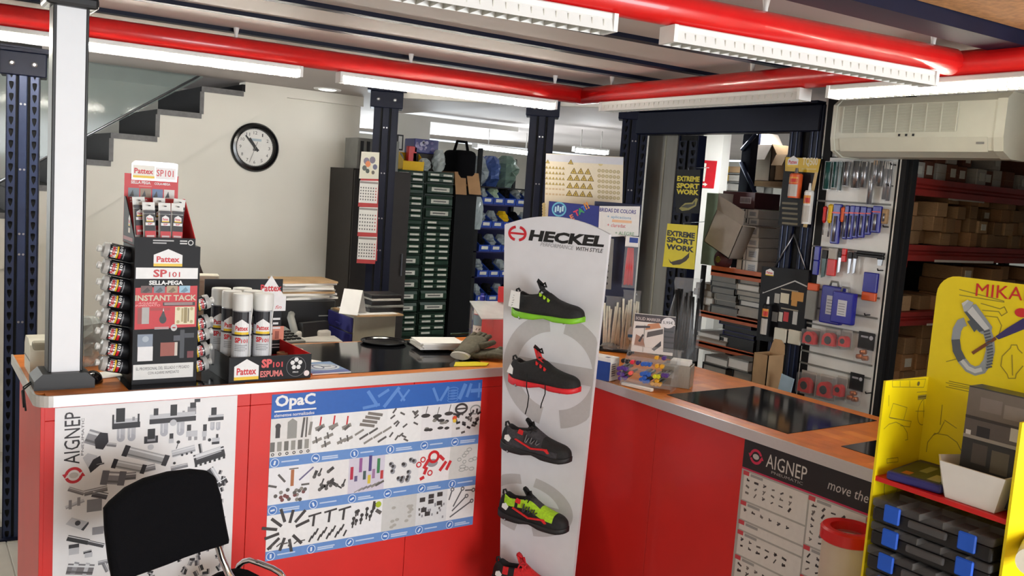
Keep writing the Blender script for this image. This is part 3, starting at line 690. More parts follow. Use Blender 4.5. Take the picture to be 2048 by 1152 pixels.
for ri, (t0, t1, t2) in enumerate(rows_):
    trect(0, 1, t1, t2, BND, 1)
    for ci in range(6):
        s0, s1 = sx[ci], sx[ci + 1]; trect(s0, s1, t0, t1, CELL[ri][ci], 1)
        off = .02; u, v = T(s0 + .022, (t1 + t2) / 2 + .002); cv.circ(u, v, .0155, (70, 120, 196), 2); cv.ring(u, v, .0165, .003, (210, 224, 244), 3, 20); an = rg.uniform(0, 3)
        cv.line(u - .008 * math.cos(an), v - .008 * math.sin(an), u + .008 * math.cos(an), v + .008 * math.sin(an), .007, (224, 234, 248), 4)
        for k in range(1 + (ri + ci) % 2): rod(s0 + .05, (t1 + t2) / 2 + .012 * k, rg.uniform(.05, .075), 0, .005, (196, 212, 238), 3)
g1, g2, g3 = (92, 88, 86), (140, 136, 130), (60, 56, 56)
def S_(s0, t0, s1, t1, th, c, l=3): a_, b_ = T(s0, t0), T(s1, t1); cv.line(*a_, *b_, th, c, l)
# row 1
S_(.03, .26, .03, .2, .016, g3); u, v = T(.03, .19); cv.circ(u, v, .01, g3, 4); cv.poly([T(.07, .27), (T(.07, .17)), T(.09, .15), T(.11, .17), T(.11, .27)], (150, 150, 146), 3)
S_(.132, .27, .14, .15, .008, g1); S_(.15, .27, .152, .15, .006, g1); S_(.165, .26, .172, .18, .01, g2)
for k in range(6): u, v = T(.01 + .029 * k, .31); cv.rect(u - .008, v - .018, .016, .034, (150, 148, 142) if k % 2 else (112, 110, 106), 3); u, v = T(.012 + .03 * k, .357); cv.ring(u, v, .006, .003, g3, 3, 10)
for s_, t_ in ((.21, .21), (.27, .21), (.33, .22)): S_(s_, t_, s_ + .004, t_ - .055, .006, (200, 40, 50)); S_(s_ - .02, t_ + .02, s_ + .02, t_, .014, g2); S_(s_ - .01, t_ + .03, s_ + .012, t_ + .005, .01, g1)
for s_, t_ in ((.2, .3), (.25, .28), (.24, .33), (.31, .32), (.34, .31)): S_(s_ - .02, t_ + .01, s_ + .02, t_ - .012, .011, g2); S_(s_, t_ + .015, s_ - .006, t_ - .025, .006, g1)
for k in range(4): S_(.39 + .012 * k, .225 - .022 * k, .46 + .012 * k, .245 - .022 * k, .011, (124, 118, 112))
for k in range(7): s_ = .37 + .022 * k; t_ = .29 + .03 * (k % 3); S_(s_, t_, s_ + .04, t_ - .03, .008, g1 if k % 2 else g2)
for k in range(16): s_ = .535 + .15 * rg.random(); t_ = .17 + .18 * rg.random(); an = rg.choice((.6, -.5, .9)); rod(s_, t_, .022, an, .007, g1)
for s_, t_ in ((.71, .2), (.77, .21), (.83, .2)): u, v = T(s_, t_ + .01); cv.circ(u, v, .02, g3, 3, ry=.008); S_(s_, t_, s_ + .008, t_ - .05, .003, g1)
for k in range(11): u, v = T(.705 + .135 * rg.random(), .24 + .11 * rg.random()); cv.circ(u, v, rg.uniform(.008, .016), rg.choice((g3, g3, g2)), 3, ry=.006)
u, v = T(.895, .185); cv.ring(u, v, .03, .009, g3, 4, 24, ry=.023); cv.line(u - .022, v, u + .022, v, .006, g3, 4); u, v = T(.972, .2); cv.ring(u, v, .026, .005, (150, 156, 152), 3, 20, ry=.02)
for k in range(26): u, v = T(.862 + .125 * rg.random(), .22 + .13 * rg.random()); an = rg.uniform(0, 3); cv.line(u, v, u + .018 * math.cos(an), v + .018 * math.sin(an), .009, rg.choice((g3, BLKI, g1)), 3)
u, v = T(.862, .245); cv.circ(u, v, .01, (224, 84, 52), 5); u, v = T(.862, .262); cv.circ(u, v, .008, (232, 196, 60), 5)
# row 2
S_(.1, .56, .1, .46, .012, (176, 110, 70)); S_(.085, .455, .125, .455, .004, g1); S_(.13, .53, .19, .46, .006, (110, 104, 140)); S_(.04, .48, .07, .53, .008, g1); S_(0, .54, .035, .555, .008, g1); S_(.14, .56, .175, .56, .007, g1)
for k in range(18): u, v = T(.01 + .16 * rg.random(), .575 + .075 * rg.random()); cv.circ(u, v, .007, rg.choice((g1, g2, (120, 70, 70))), 3)
for k in range(12): s_ = .19 + .15 * rg.random(); t_ = .47 + .15 * rg.random(); u, v = T(s_, t_); an = rg.choice((.6, 1.2, -.6)); cv.line(u, v, u + .024 * math.cos(an), v + .024 * math.sin(an), rg.choice((.006, .012)), g3, 3); cv.circ(u, v, .007, g1, 3)
for s_, t_, h_, c_ in ((.365, .57, .08, (186, 44, 70)), (.405, .53, .09, (150, 90, 150)), (.385, .585, .035, (100, 90, 130)), (.425, .58, .055, (70, 90, 90)), (.45, .53, .1, (84, 66, 130)), (.448, .61, .055, (214, 190, 60)), (.49, .55, .095, (60, 130, 80)), (.468, .58, .06, (160, 120, 160)), (.508, .59, .055, (190, 60, 60))): S_(s_, t_, s_, t_ - h_, .012, c_)
for k in range(6): S_(.38 + .02 * k, .655 - .005 * k, .42 + .02 * k, .63 - .005 * k, .003 if k < 4 else .008, rg.choice((g1, g2, (110, 130, 110))))
for k in range(13): u, v = T(.54 + .14 * rg.random(), .47 + .16 * rg.random()); cv.circ(u, v, .010, (148, 150, 156), 3); cv.circ(u - .004, v + .003, .006, g3, 4)
u, v = T(.765, .49); cv.ring(u, v, .026, .011, (210, 30, 40), 4, 24); u, v = T(.76, .53); cv.circ(u, v, .024, (150, 150, 156), 3, ry=.016)
for s_, t_, an, L in ((.82, .52, 2.4, .03), (.8, .59, .9, .045), (.835, .59, 1.1, .04), (.715, .56, 1.0, .04), (.70, .63, .4, .02), (.72, .6, 1.2, .03)): rod(s_, t_, L, an, .013, (208, 40, 48))
for s_, t_ in ((.71, .5), (.69, .53), (.75, .595)): u, v = T(s_, t_); cv.ring(u, v, .012, .005, (208, 40, 48), 4, 14)
for k in range(11): u, v = T(.87 + .12 * rg.random(), .46 + .15 * rg.random()); cv.ring(u, v, rg.uniform(.009, .016), .003, (160, 164, 160), 3, 14, ry=.008)
# row 3
for k in range(11): an = R_(20 + k * 29); u, v = T(.09, .83); r_ = .045 + .012 * (k % 2); cv.line(u + r_ * .7 * math.cos(an), v + r_ * .6 * math.sin(an), u + (r_ + .04) * math.cos(an), v + (r_ + .03) * math.sin(an), .011, g3, 3)
for k in range(6): s_ = .02 + .025 * k; rod(s_, .93 - .01 * (k % 3), .02, 1.1 - .5 * (k % 3), .005, g1)
for s_, t_ in ((.2, .83), (.27, .82), (.335, .82)): S_(s_, t_, s_ + .004, t_ - .07, .009, g3); S_(s_ - .022, t_ - .066, s_ + .035, t_ - .078, .007, g3)
for k in range(13): rod(.185 + .013 * k, .925 - .02 * (k % 3), .025, 1.1, .007, g3)
for k in range(12): s_ = .365 + .15 * rg.random(); t_ = .78 + .14 * rg.random(); S_(s_, t_, s_ + .002, t_ - .03, .006, g3); u, v = T(s_ + .002, t_ - .03); cv.circ(u, v, .007, g3, 4)
S_(.475, .79, .48, .73, .01, g3); S_(.49, .79, .515, .815, .014, g1); u, v = T(.5, .755); cv.circ(u, v, .012, (170, 190, 40), 4)
for k in range(12): u, v = T(.54 + .14 * rg.random(), .78 + .14 * rg.random()); cv.circ(u, v, .009, (176, 174, 168), 3, ry=.006)
for s_, t_ in ((.72, .77), (.765, .755), (.81, .75), (.765, .79), (.73, .84), (.81, .81), (.75, .87)): u, v = T(s_, t_); cv.rect(u - .012, v - .009, .024, .018, g3, 3)
for k in range(16): u, v = T(.7 + .14 * rg.random(), .82 + .1 * rg.random()); cv.rect(u, v, .007, .01, rg.choice((MG, g1)), 3)
for s0, t0, s1, t1 in ((.86, .80, .875, .73), (.885, .85, .93, .735), (.88, .88, .955, .79), (.87, .92, .985, .83), (.945, .75, .99, .755)):
    S_(s0, t0, s1, t1, .006, (96, 96, 100)); u, v = T(s1, t1); cv.circ(u, v, .009, (110, 110, 114), 4); cv.circ(u, v, .004, WHT, 5)
cv.build('print', P.t)
# ---- right counter poster: fittings chart
a = onx(1491, 876, FXI); c = onx(1749, 962, FXI)
P = PosterX('black-headed chart poster of small fittings on the right counter', a.y, a.y - .84, a.z - .62, a.z, FXI - .0002, 'poster_paper'); cv = P.cv
cv.rect(0, 0, P.w, P.h, (176, 176, 172), 1)
hd = .095; cv.rect(0, P.h - hd, P.w, hd, (26, 24, 26), 2); cv.rect(0, P.h - hd - .006, P.w, .006, (196, 40, 84), 2)
aignep_mark(cv, .052, P.h - .048, .025, (208, 40, 80), 4); cv.text('AIGNEP', .094, P.h - .068, .155, .044, (214, 210, 206), 4); cv.text('FLUIDMEDIA'[:0] + 'PNEUMATIC', .118, P.h - .083, .12, .009, (170, 166, 164), 4)
cv.text('move the Air Power', .325, P.h - .066, .30, .030, (196, 192, 190), 4, shear=.2)
rg = random.Random(4)
for x0, x1, ys_ in ((.012, .262, (.0, .10, .165, .20, .285, .37, .45)), (.268, .46, (.0, .155, .25, .36, .47)), (.466, .64, (.0, .2, .34, .5)), (.648, .83, (.0, .12, .3, .5))):
    y = P.h - hd - .012
    for i, (a_, b_) in enumerate(zip(ys_, ys_[1:] + (.52,))):
        t_, bo = y - a_, y - b_ + .006
        if bo < .004: bo = .004
        if t_ - bo < .02: continue
        cv.rect(x0, bo, x1 - x0, t_ - bo, (222, 220, 216), 2); cv.rect(x0 - .004, t_ - .012, .024, .014, (206, 70, 80), 3); cv.rect(x0 + .026, t_ - .011, .05, .009, (160, 160, 160), 3)
        nx = int((x1 - x0 - .02) / .034); ny = int((t_ - bo - .018) / .021)
        for i_ in range(nx):
            for j_ in range(ny):
                u = x0 + .018 + i_ * .034; v = t_ - .026 - j_ * .021; an = rg.uniform(-.4, 1.1); L = rg.uniform(.005, .009); g = rg.choice(((56, 54, 56), (80, 78, 80), (110, 106, 104), (40, 38, 40)))
                cv.line(u - L * math.cos(an), v - L * math.sin(an), u + L * math.cos(an), v + L * math.sin(an), rg.uniform(.004, .008), g, 3)
                if rg.random() < .6: cv.line(u, v, u - .005, v + .006, .004, g, 3)
cv.build('print', P.t)
# ================================================================== SHOE STAND
# the board stands diagonally in the corner of the counter; its face looks back to the camera
HB = R_(-25.5)                       # heading of the board's far (left) end from +y
HC = Vector((1.99, 2.634))           # middle of the board on the floor plan
hu = Vector((-math.sin(HB), -math.cos(HB), 0)); hu = Vector((.4305, -.9026, 0))   # left -> right along the board
hn = Vector((-hu.y, hu.x, 0)); hn = Vector((-.9026, -.4305, 0))                   # out of the face, to the camera
ho = Vector((HC.x, HC.y, 0))
def hb(px, py): p = onp(px, py, ho, hn) - ho; return (p.dot(hu), p.z)
st = thing('shoe_stand', 'tall tapering white shoe display board in the counter corner', 'display stand', ho, math.atan2(hu.y, hu.x))
TL, TR, TM = hb(1009, 452), hb(1219, 466), hb(1105, 433); BL, BR = hb(1000, 1120), hb(1146, 1152)
def lx(z): return BL[0] + (TL[0] - BL[0]) * (z - BL[1]) / (TL[1] - BL[1])
def rx(z): return BR[0] + (TR[0] - BR[0]) * (z - BR[1]) / (TR[1] - BR[1])
zt_ = (TL[1] + TR[1]) / 2; N = 16
arc = [(TL[0] + (TR[0] - TL[0]) * i / N, zt_ + (TM[1] - zt_) * (1 - (2 * i / N - 1) ** 2)) for i in range(N + 1)]
pts = [(lx(.02), .02), (rx(.02), .02)] + arc[::-1]
bb = B(); bb.prism(pts, 'y', 0, .018, 'white_board'); bb.build('board', st)
bb = B(); bb.rbox(-.2, .2, -.16, .2, 0, .02, 'white_board', .004, 1); bb.build('foot', st)
cv = Cv(lambda u, v, h: (u, -h, v))
RDH = (206, 34, 48); GH = (196, 193, 193)
def tx(st_, x0, y0, x1, y1, hpx, c, bold=0, l=3, shear=0.0):
    a, b_ = hb(x0, y0), hb(x1, y1); w_ = math.hypot(b_[0] - a[0], b_[1] - a[1]); h_ = a[1] - hb(x0, y0 + hpx)[1]
    cv.text(st_, a[0], a[1], w_, h_, c, l, bold, shear, ang=math.atan2(b_[1] - a[1], b_[0] - a[0]))
tx('HECKEL', 1057, 481, 1208, 495, 22, BLK, .05, 3, .12)
tx('PERFORMANCE', 1081, 492, 1147, 500, 8, (160, 160, 164), 0, 3, .2)
tx('WITH STYLE', 1152, 501, 1206, 506, 8, (50, 48, 52), .01, 3, .2)
def hmark(u, v, r, ry, c, l, tilt=0.0):
    """ring of two brackets with a bar"""
    for s_ in (0, 180): cv.ring(u, v, r, r * .26, c, l, 18, ry=ry, a0=105 + s_, a1=255 + s_)
    cv.rect(u - r * .82, v - ry * .13, r * 1.64, ry * .26, c, l)
cv.build('lettering', st); cv = Cv(lambda u, v, h: (u, -h, v))
u, v = hb(1035, 467); hmark(u, v, .040, .030, RDH, 3)
cv.build('logo', st); cv = Cv(lambda u, v, h: (u, -h, v))
# large pale emblem behind the shoes: brackets as seen between the second and fifth shoe
def big(px, py, r, ry):
    u, v = hb(px, py); q = []
    for s_, a0, a1 in ((0, 100, 258), (1, -78, 80)):
        n = 26
        for i in range(n):
            A, A2 = R_(a0 + (a1 - a0) * i / n), R_(a0 + (a1 - a0) * (i + 1) / n)
            pl = [(u + r * math.cos(A), v + ry * math.sin(A)), (u + r * math.cos(A2), v + ry * math.sin(A2)), (u + r * .72 * math.cos(A2), v + ry * .68 * math.sin(A2)), (u + r * .72 * math.cos(A), v + ry * .68 * math.sin(A))]
            pl = [(min(max(a_, lx(b_) + .002), rx(b_) - .002), b_) for a_, b_ in pl]
            if abs(sum(pl[k][0] * pl[(k + 1) % 4][1] - pl[(k + 1) % 4][0] * pl[k][1] for k in range(4))) > 1e-7: cv.poly(pl, GH, 1)
    x0, x1 = max(u - r * .72, lx(v) + .002), min(u + r * .72, rx(v) - .002); cv.rect(x0, v - ry * .15, x1 - x0, ry * .3, GH, 1)
big(1108, 742, .22, .215); cv.build('print', st); cv = Cv(lambda u, v, h: (u, -h, v)); big(1052, 1010, .20, .115)
cv.build('print', st)
# ---- shoes
mat('shoe_lining', (40, 38, 40), .9); mat('tag_white', (236, 236, 232), .6, var=.02)
def shoe(label, px, py, tilt, style):
    """x: heel -> toe, y: towards the camera is -y, z up; hung by pegs on the board"""
    L = .267; base = onp(px, py, ho + hn * .075, hn)
    t = thing('safety_shoe', label, 'shoe', base, 0, 'shoes on the white stand')
    t.rotation_euler = (Matrix.Rotation(math.atan2(hu.y, hu.x), 4, 'Z') @ Matrix.Rotation(tilt, 4, 'Y')).to_euler()
    ST = [(-.02, .012, 0), (.0, .022, 0), (.03, .030, 0), (.08, .032, 0), (.12, .031, 0), (.16, .036, 0), (.20, .041, 0), (.235, .036, 0), (.258, .022, 0), (.266, .008, 0)]
    top = {-.02: .062, .0: .094, .03: .084, .08: .090, .12: .092, .16: .073, .20: .061, .235: .055, .258: .044, .266: .030}
    low = {-.02: .024, .0: .014, .03: .012, .08: .014, .12: .013, .16: .011, .20: .010, .235: .011, .258: .015, .266: .018}
    if style.get('high'): top[.08] = .100; top[.12] = .094
    secs = []
    for x, w, _ in ST:
        zt2, zb2 = top[x], low[x]; h = zt2 - zb2
        op = x in (.0, .03, .08)          # the foot opening
        n = []
        prof = ((1, 0), (1.02, .25), (.96, .55), (.80, .85), (.62, .99)) if not op else ((1, 0), (1.02, .25), (.94, .6), (.80, .90), (.72, 1.0))
        for a_, c_ in prof: n.append((x - .0, -w * a_, zb2 + h * c_))
        inner = ((.55, .96), (.42, .55), (-.42, .55), (-.55, .96)) if op else ((.42, 1.05), (.15, 1.09), (-.15, 1.09), (-.42, 1.05))
        for a_, c_ in inner: n.append((x, -w * a_, zb2 + h * c_))
        for a_, c_ in prof[::-1]: n.append((x, w * a_, zb2 + h * c_))
        secs.append(n)
    # smooth the stations by inserting midpoints
    def refine(Q):
        out = [Q[0]]
        for i in range(len(Q) - 1):
            p0 = Q[max(i - 1, 0)]; p1 = Q[i]; p2 = Q[i + 1]; p3 = Q[min(i + 2, len(Q) - 1)]
            out.append([tuple((-p0[k][j] + 9 * p1[k][j] + 9 * p2[k][j] - p3[k][j]) / 16 for j in range(3)) for k in range(len(p1))]); out.append(p2)
        return out
    secs = refine(refine(secs)); n = len(secs[0]); U0 = style['upper']
    pat = style.get('pat'); mats = []
    for i in range(len(secs) - 1):
        for j in range(n):
            x = (secs[i][j][0] + secs[i + 1][j][0]) / 2; m_ = U0
            if 4 < j < 9 and x < .10: m_ = 'shoe_lining'
            elif pat: m_ = pat(x, min(j, n - 1 - j)) or U0
            mats.append(m_)
    bb = B(); bb.loft(secs, mats); bb.build('upper', t)
    # sole: wavy tread
    so = []
    for x, w, _ in ST:
        wz = (.008 if .085 < x < .15 else 0.0) + (.008 if x > .26 else .005 if x > .25 else 0) + (.006 if x < -.01 else 0) - .002; zt2 = low[x] + (.010 if x < .04 else .005 if x < .14 else .007)
        W2 = w * 1.08 + .002
        so.append([(x * 1.012 - .002, -W2 * .9, wz), (x * 1.012 - .002, -W2, wz + .006), (x * 1.012 - .002, -W2, zt2 - .003), (x * 1.012 - .002, -W2 * .9, zt2), (x * 1.012 - .002, W2 * .9, zt2), (x * 1.012 - .002, W2, zt2 - .003), (x * 1.012 - .002, W2, wz + .006), (x * 1.012 - .002, W2 * .9, wz)])
    bb = B(); bb.loft(refine(so), style['sole']); bb.build('sole', t)
    # tongue, eyelets, laces
    bb = B(); tg = style.get('tongue', 'shoe_black'); th_ = style.get('tong', .118)
    bb.loft([[(x, -w, z), (x, w, z), (x - .006, w, z + .006), (x - .006, -w, z + .006)] for x, z, w in ((.155, .074, .014), (.12, .094, .017), (.10, .104, .019), (.088, th_, .018), (.082, th_ + .008, .010))], tg); bb.build('tongue', t)
    lc = style['lace']; bb = B()
    for k in range(5):
        x = .096 + .0145 * k; z = .104 - .0066 * k - .0010 * k * k
        bb.tube([(x - .004, -.022, z - .014), (x, -.017, z), (x + .003, 0, z + .005), (x, .017, z), (x - .004, .022, z - .014)], .0034, lc, 6)
    bx, bz = .094, th_ - .002
    bb.tube([(bx, 0, bz), (bx - .014, -.014, bz + .012), (bx - .006, -.024, bz + .022), (bx + .006, -.010, bz + .006), (bx, 0, bz)], .0034, lc, 6)
    bb.tube([(bx, 0, bz), (bx + .018, -.014, bz + .010), (bx + .030, -.024, bz - .004), (bx + .014, -.012, bz - .004), (bx, 0, bz)], .0034, lc, 6)
    for path in style.get('loose', ()): bb.tube(path, .0022, lc, 6)
    bb.build('laces', t)
    for k in range(style.get('eyelets', 0)):
        bb = B(); x = .103 + .017 * k; z = .088 - .0085 * k; bb.prism([(x - .006, z + .010), (x + .004, z + .003), (x + .001, z - .004), (x - .005, z - .003)], 'y', -.0285 - .001 * k, -.022, style['eye']); bb.build('eyelet', t)
    bb = B(); bb.tube([(-.012, 0, .085), (-.012, -.0, .100), (-.004, 0, .104), (.004, 0, .094)], .004, 'shoe_black', 6); bb.build('heel_loop', t)
    for q in style.get('marks', ()):
        bb = B(); bb.prism(q[0], 'y', -q[2], -q[2] + .006, q[1]); bb.build(q[3], t)
    tg = style.get('tag')
    if tg:
        bb = B(); bb.prism(tg[0], 'y', -.0415, -.0405, 'tag_white'); o = bb.build('price_tag', t)
        if tg[1]:
            c2 = Cv(lambda u, v, h: (u, -.0415 - h, v)); 
            for k in range(5): c2.line(tg[0][0][0] + .012 + .003 * k, .044 + .009 * k, tg[0][0][0] + .019 + .003 * (k % 3), .047 + .009 * k, .0016, BLK, 1)
            c2.build('print', o)
    for x in (.02, .2): bb = B(); bb.tube([(x, .0745, -.004), (x, -.03, -.004), (x, -.036, .004)], .0025, 'steel', 6); bb.build('peg', t)
    return t
lo = [((-.006, .030), 'x')]
tagA = ([(-.022, .040), (.024, .034), (.026, .094), (-.012, .100)], True)
shoe('black shoe with lime green sole, top of the white stand', 1037, 633, R_(-2), dict(upper='shoe_black', sole='sole_green', lace='lace_black', eyelets=3, eye='shoe_lime', tag=tagA, tong=.126))
shoe('black shoe with red sole and dangling laces on the stand', 1030, 766, R_(-1.5), dict(upper='shoe_black', sole='sole_red', lace='lace_black', eyelets=3, eye='shoe_red', tongue='shoe_red', tong=.136, high=1, tag=([(-.014, .046), (.010, .040), (.012, .062), (.0, .078)], False),
     loose=([(.07, -.04, .05), (.075, -.046, 0), (.085, -.044, -.03), (.08, -.042, -.07), (.074, -.044, -.098)], [(.15, -.045, .02), (.152, -.046, -.01), (.138, -.044, -.05), (.136, -.044, -.066)])))
def mk_pat(c1, c2):
    def f(x, j):
        if x > .225 or x < .008: return 'shoe_black'
        if .165 < x <= .225 and j >= 2: return c1
        if .03 < x < .075 and j in (2, 3): return c2
        return None
    return f
def zig(c):
    q = []
    for k in range(3):
        x = .09 + .022 * k; q.append(([(x, .052), (x + .007, .080 - .006 * k), (x + .010, .080 - .006 * k), (x + .004, .050)], c, .0365, 'stripe')); q.append(([(x + .004, .050), (x + .019, .072 - .006 * k), (x + .021, .070 - .006 * k), (x + .008, .048)], c, .0365, 'stripe'))
    return q
redtrim = ([(.05, .054), (.12, .030), (.175, .036), (.20, .020), (.206, .022), (.186, .044), (.12, .036), (.054, .058)], 'shoe_red', .0405, 'trim')
badge = ([(.004, .046), (.022, .038), (.030, .052), (.018, .064), (.006, .060)], 'tag_white', .0345, 'badge')
reds = ([(.058, .078), (.078, .074), (.08, .090), (.064, .094)], 'shoe_red', .0345, 'patch')
shoe('dark grey shoe with red trim, third on the white stand', 1014, 897, R_(0), dict(upper='shoe_grey', sole='sole_black', lace='lace_black', pat=mk_pat('shoe_black', 'shoe_grey'), tong=.118, marks=zig('steel') + [redtrim, badge, reds]))
shoe('black and lime green shoe, fourth on the white stand', 1009, 1032, R_(0), dict(upper='shoe_lime', sole='sole_black', lace='lace_black', pat=lambda x, j: 'shoe_black' if (x > .215 or x < .004 or j < 2 or .05 < x < .062) else ('shoe_grey' if .1 < x < .16 and j > 3 else None), tong=.118, marks=zig('shoe_grey') + [redtrim, badge, reds]))
shoe('black and red shoe with red laces at the picture bottom', 996, 1166, R_(0), dict(upper='shoe_red', sole='sole_black', lace='lace_red', pat=lambda x, j: 'shoe_black' if (x > .2 or x < .03 or j < 2 or .06 < x < .085) else None, tongue='shoe_red', tong=.128, marks=[badge]))
# ================================================================== ON THE LEFT COUNTER
ZS = ZT + .0018                      # on top of glass and wood
# ---- white pillar on a black foot, reaching the ceiling bracket
p = onz(130, 779, ZT); 
t = thing('light_pillar', 'tall white-faced pillar on a black foot at the counter corner', 'pillar', (p.x, p.y + .062, ZT), R_(0))
Yp = p.y + .03
xl, xr = ony(100, 740, Yp).x - p.x, ony(161, 740, Yp).x - p.x; ztop = ony(140, 14, Yp).z - ZT
bb = B(); bb.prism([(-.085, 0), (.085, 0), (.085, .028), (.062, .05), (-.062, .05), (-.085, .028)], 'y', -.06, .07, 'black_plastic'); bb.build('foot', t)
bb = B(); bb.rbox(xl - .006, xl + .004, -.034, .05, .05, ztop + .03, 'black_plastic', .002, 1); bb.build('edge_profile', t)
bb = B(); bb.rbox(xr - .002, xr + .006, -.034, .05, .05, ztop + .03, 'black_plastic', .002, 1); bb.build('edge_profile', t)
bb = B(); bb.box(xl + .004, xr - .002, -.031, .046, .05, ztop + .03, 'pillar_white'); bb.build('face', t)
bb = B(); bb.rbox(xl - .03, xr + .03, -.06, .07, ztop, ztop + .035, 'black_plastic', .01, 2); bb.rbox(xl - .005, xr + .005, -.03, .05, ztop + .035, ZC - ZT - .001, 'black_plastic', .004, 1); bb.build('ceiling_bracket', t)
# ---- receipt printer
a, c = onz(52, 752, ZT), onz(100, 757, ZT)
t = thing('receipt_printer', 'cream receipt printer left of the white pillar', 'printer', (a.x + .08, a.y + .07, ZS))
bb = B(); H = .115
bb.prism([(-.08, 0), (.075, 0), (.075, H * .72), (.05, H * .98), (-.03, H), (-.07, H * .86), (-.08, H * .68)], 'x', -.07, .07, 'cream_plastic'); o = bb.build('body', t)
bb = B(); bb.rbox(-.064, .064, -.078, -.03, H * .66, H * .95, 'grey_cabinet', .008, 2); bb.build('cover', t)
bb = B(); bb.box(-.072, .072, -.079, .074, H * .42, H * .435, 'grey_plastic'); bb.build('seam', t)
bb = B(); a1, a2 = onz(48, 778, ZT), onz(96, 752, ZT)
bb.tube([(a1.x, a1.y, ZS - .06), (a1.x - .004, a1.y + .01, ZS - .01), (a1.x + .02, a1.y + .03, ZS + .006), (a1.x + .08, a1.y + .07, ZS + .004), (a2.x, a2.y, ZS + .004)], .0028, 'black_plastic', 6)
bb.tube([(a1.x + .005, a1.y - .005, ZS - .07), (a1.x + .0, a1.y + .02, ZS - .0), (a1.x + .03, a1.y + .05, ZS + .012), (a1.x + .06, a1.y + .11, ZS + .008), (a2.x + .0, a2.y + .02, ZS + .004)], .0028, 'black_plastic', 6)
tag(bb.build('power_cable'), 'thin black cables by the pillar foot hanging over the edge', 'cable')
# ---- mouse
a = onz(188, 768, ZT); t = thing('computer_mouse', 'black glossy mouse right of the pillar foot', 'mouse', (a.x, a.y + .03, ZS), R_(70))
secs = []
for k in range(9):
    f = k / 8; x = -.048 + .096 * f; h = .002 + .034 * math.sin(math.pi * (f * .92 + .04)) ** .7; w = .004 + .027 * math.sin(math.pi * (f * .9 + .05)) ** .5
    secs.append([(x, w * math.cos(q), max(0, h * math.sin(q))) for q in [math.pi * j / 10 for j in range(11)]])
bb = B(); bb.loft(secs, 'black_gloss'); bb.build('shell', t)
bb = B(); bb.tube([(.022, 0, .027), (.036, 0, .022)], .004, 'grey_plastic', 8); bb.build('wheel', t)
# ---- loose papers and a clear bag by the cartridges
t = B(); a = onz(222, 757, ZT)
t.at(Matrix.Translation((a.x, a.y + .05, ZS)) @ Matrix.Rotation(.3, 4, 'Z')).box(-.06, .06, -.04, .04, 0, .003, 'paper_white'); tag(t.build('paper_note'), 'white paper slip lying in front of the black cartridge stand', 'paper')
def bag(label, name, x, y, z, sx, sy, sz, m, seed, cat='plastic bag', group=None, n=14):
    rg = random.Random(seed); t = thing(name, label, cat, (x, y, z), 0, group); secs = []
    for k in range(9):
        f = k / 8; q = []
        for j in range(n):
            an = 2 * math.pi * j / n; r = (1 + rg.uniform(-.22, .22)) * (math.sin(math.pi * min(.98, .12 + f * .8)) ** .55)
            q.append((sx / 2 * r * math.cos(an), sy / 2 * r * math.sin(an), sz * f + (rg.uniform(-.02, .02) * sz if 0 < k < 8 else 0)))
        secs.append(q)
    bb = B(); bb.loft(secs, m, smooth=False); bb.build('film', t); return t
a = onz(176, 752, ZT)
t = bag('crumpled clear plastic bag of fittings behind the pillar', 'plastic_bag', a.x + .02, a.y + .17, ZS, .13, .10, .17, 'bag_plastic', 3)
for k in range(5): bb = B(); rg = random.Random(k); bb.tube([(rg.uniform(-.03, .03), rg.uniform(-.02, .02), .03 + .025 * k), (rg.uniform(-.04, .04), rg.uniform(-.02, .02), .045 + .025 * k)], .011, ['cream_plastic', 'paper_white', 'carton_dark', 'cream_plastic', 'grey_plastic'][k], 8); bb.build('fitting', t)

# ---- sealant cartridge stand
a, c = onz(263, 771, ZT), onz(392, 763, ZT)
SW = (c - a).length; sa = math.atan2(c.y - a.y, c.x - a.x)
t = thing('cartridge_stand', 'black cardboard sealant stand with red and white print', 'display stand', (a.x, a.y, ZS), sa)
SH = onp(266, 491, a, (math.sin(sa), -math.cos(sa), 0)).z - ZS; SD = .17
e = .004
bb = B(); bb.box(0, SW, -.001, e, 0, SH, 'black_card'); bb.build('front_panel', t)
bb = B(); bb.box(0, SW, SD - e, SD, 0, SH, 'black_card'); bb.build('back_panel', t)
bb = B(); bb.box(0, SW, e, SD - e, SH - e, SH, 'black_card'); bb.build('top_panel', t)
for x in (0, SW - e): bb = B(); bb.box(x, x + e, e, SD - e, 0, SH, 'black_card'); bb.build('side_panel', t)
cv = Cv(lambda u, v, h: (u * SW, -.001 - h, (1 - v) * SH))       # u,v from the top left, 0..1
class Nv(Cv):
    def rect(s, x, y, w, h, c, l=1): return s.poly([(x, y), (x + w, y), (x + w, y + h), (x, y + h)], c, l)
    def poly(s, P, c, l=1):
        a = sum(P[i][0] * P[(i + 1) % len(P)][1] - P[(i + 1) % len(P)][0] * P[i][1] for i in range(len(P)))
        if a > 0: P = P[::-1]
        s.b.add(s.pts(P, l), [tuple(range(len(P)))], c); return s
    def text(s, st, x, y, w, h, c, l=2, bold=0.0, shear=0.0):     # x,y top left
        v, f, asp = glyphs(st, bold, shear); s.b.add([s.F(x + p[0] * w, y + (1 - p[1]) * h, l * s.st) for p in v], f, c); return s
def badge_n(cv, x, y, w, h, l=2, word=True):
    cv.poly([(x, y + h), (x + w, y + h), (x + w, y + h * .34), (x + w / 2, y), (x, y + h * .34)], WHT, l); cv.rect(x, y + h * .84, w, h * .16, YEL, l + 1)
    if word: cv.text('Pattex', x + w * .1, y + h * .42, w * .8, h * .34, RED, l + 2, .03)
cv = Nv(cv.F)
RDK = (196, 22, 34)
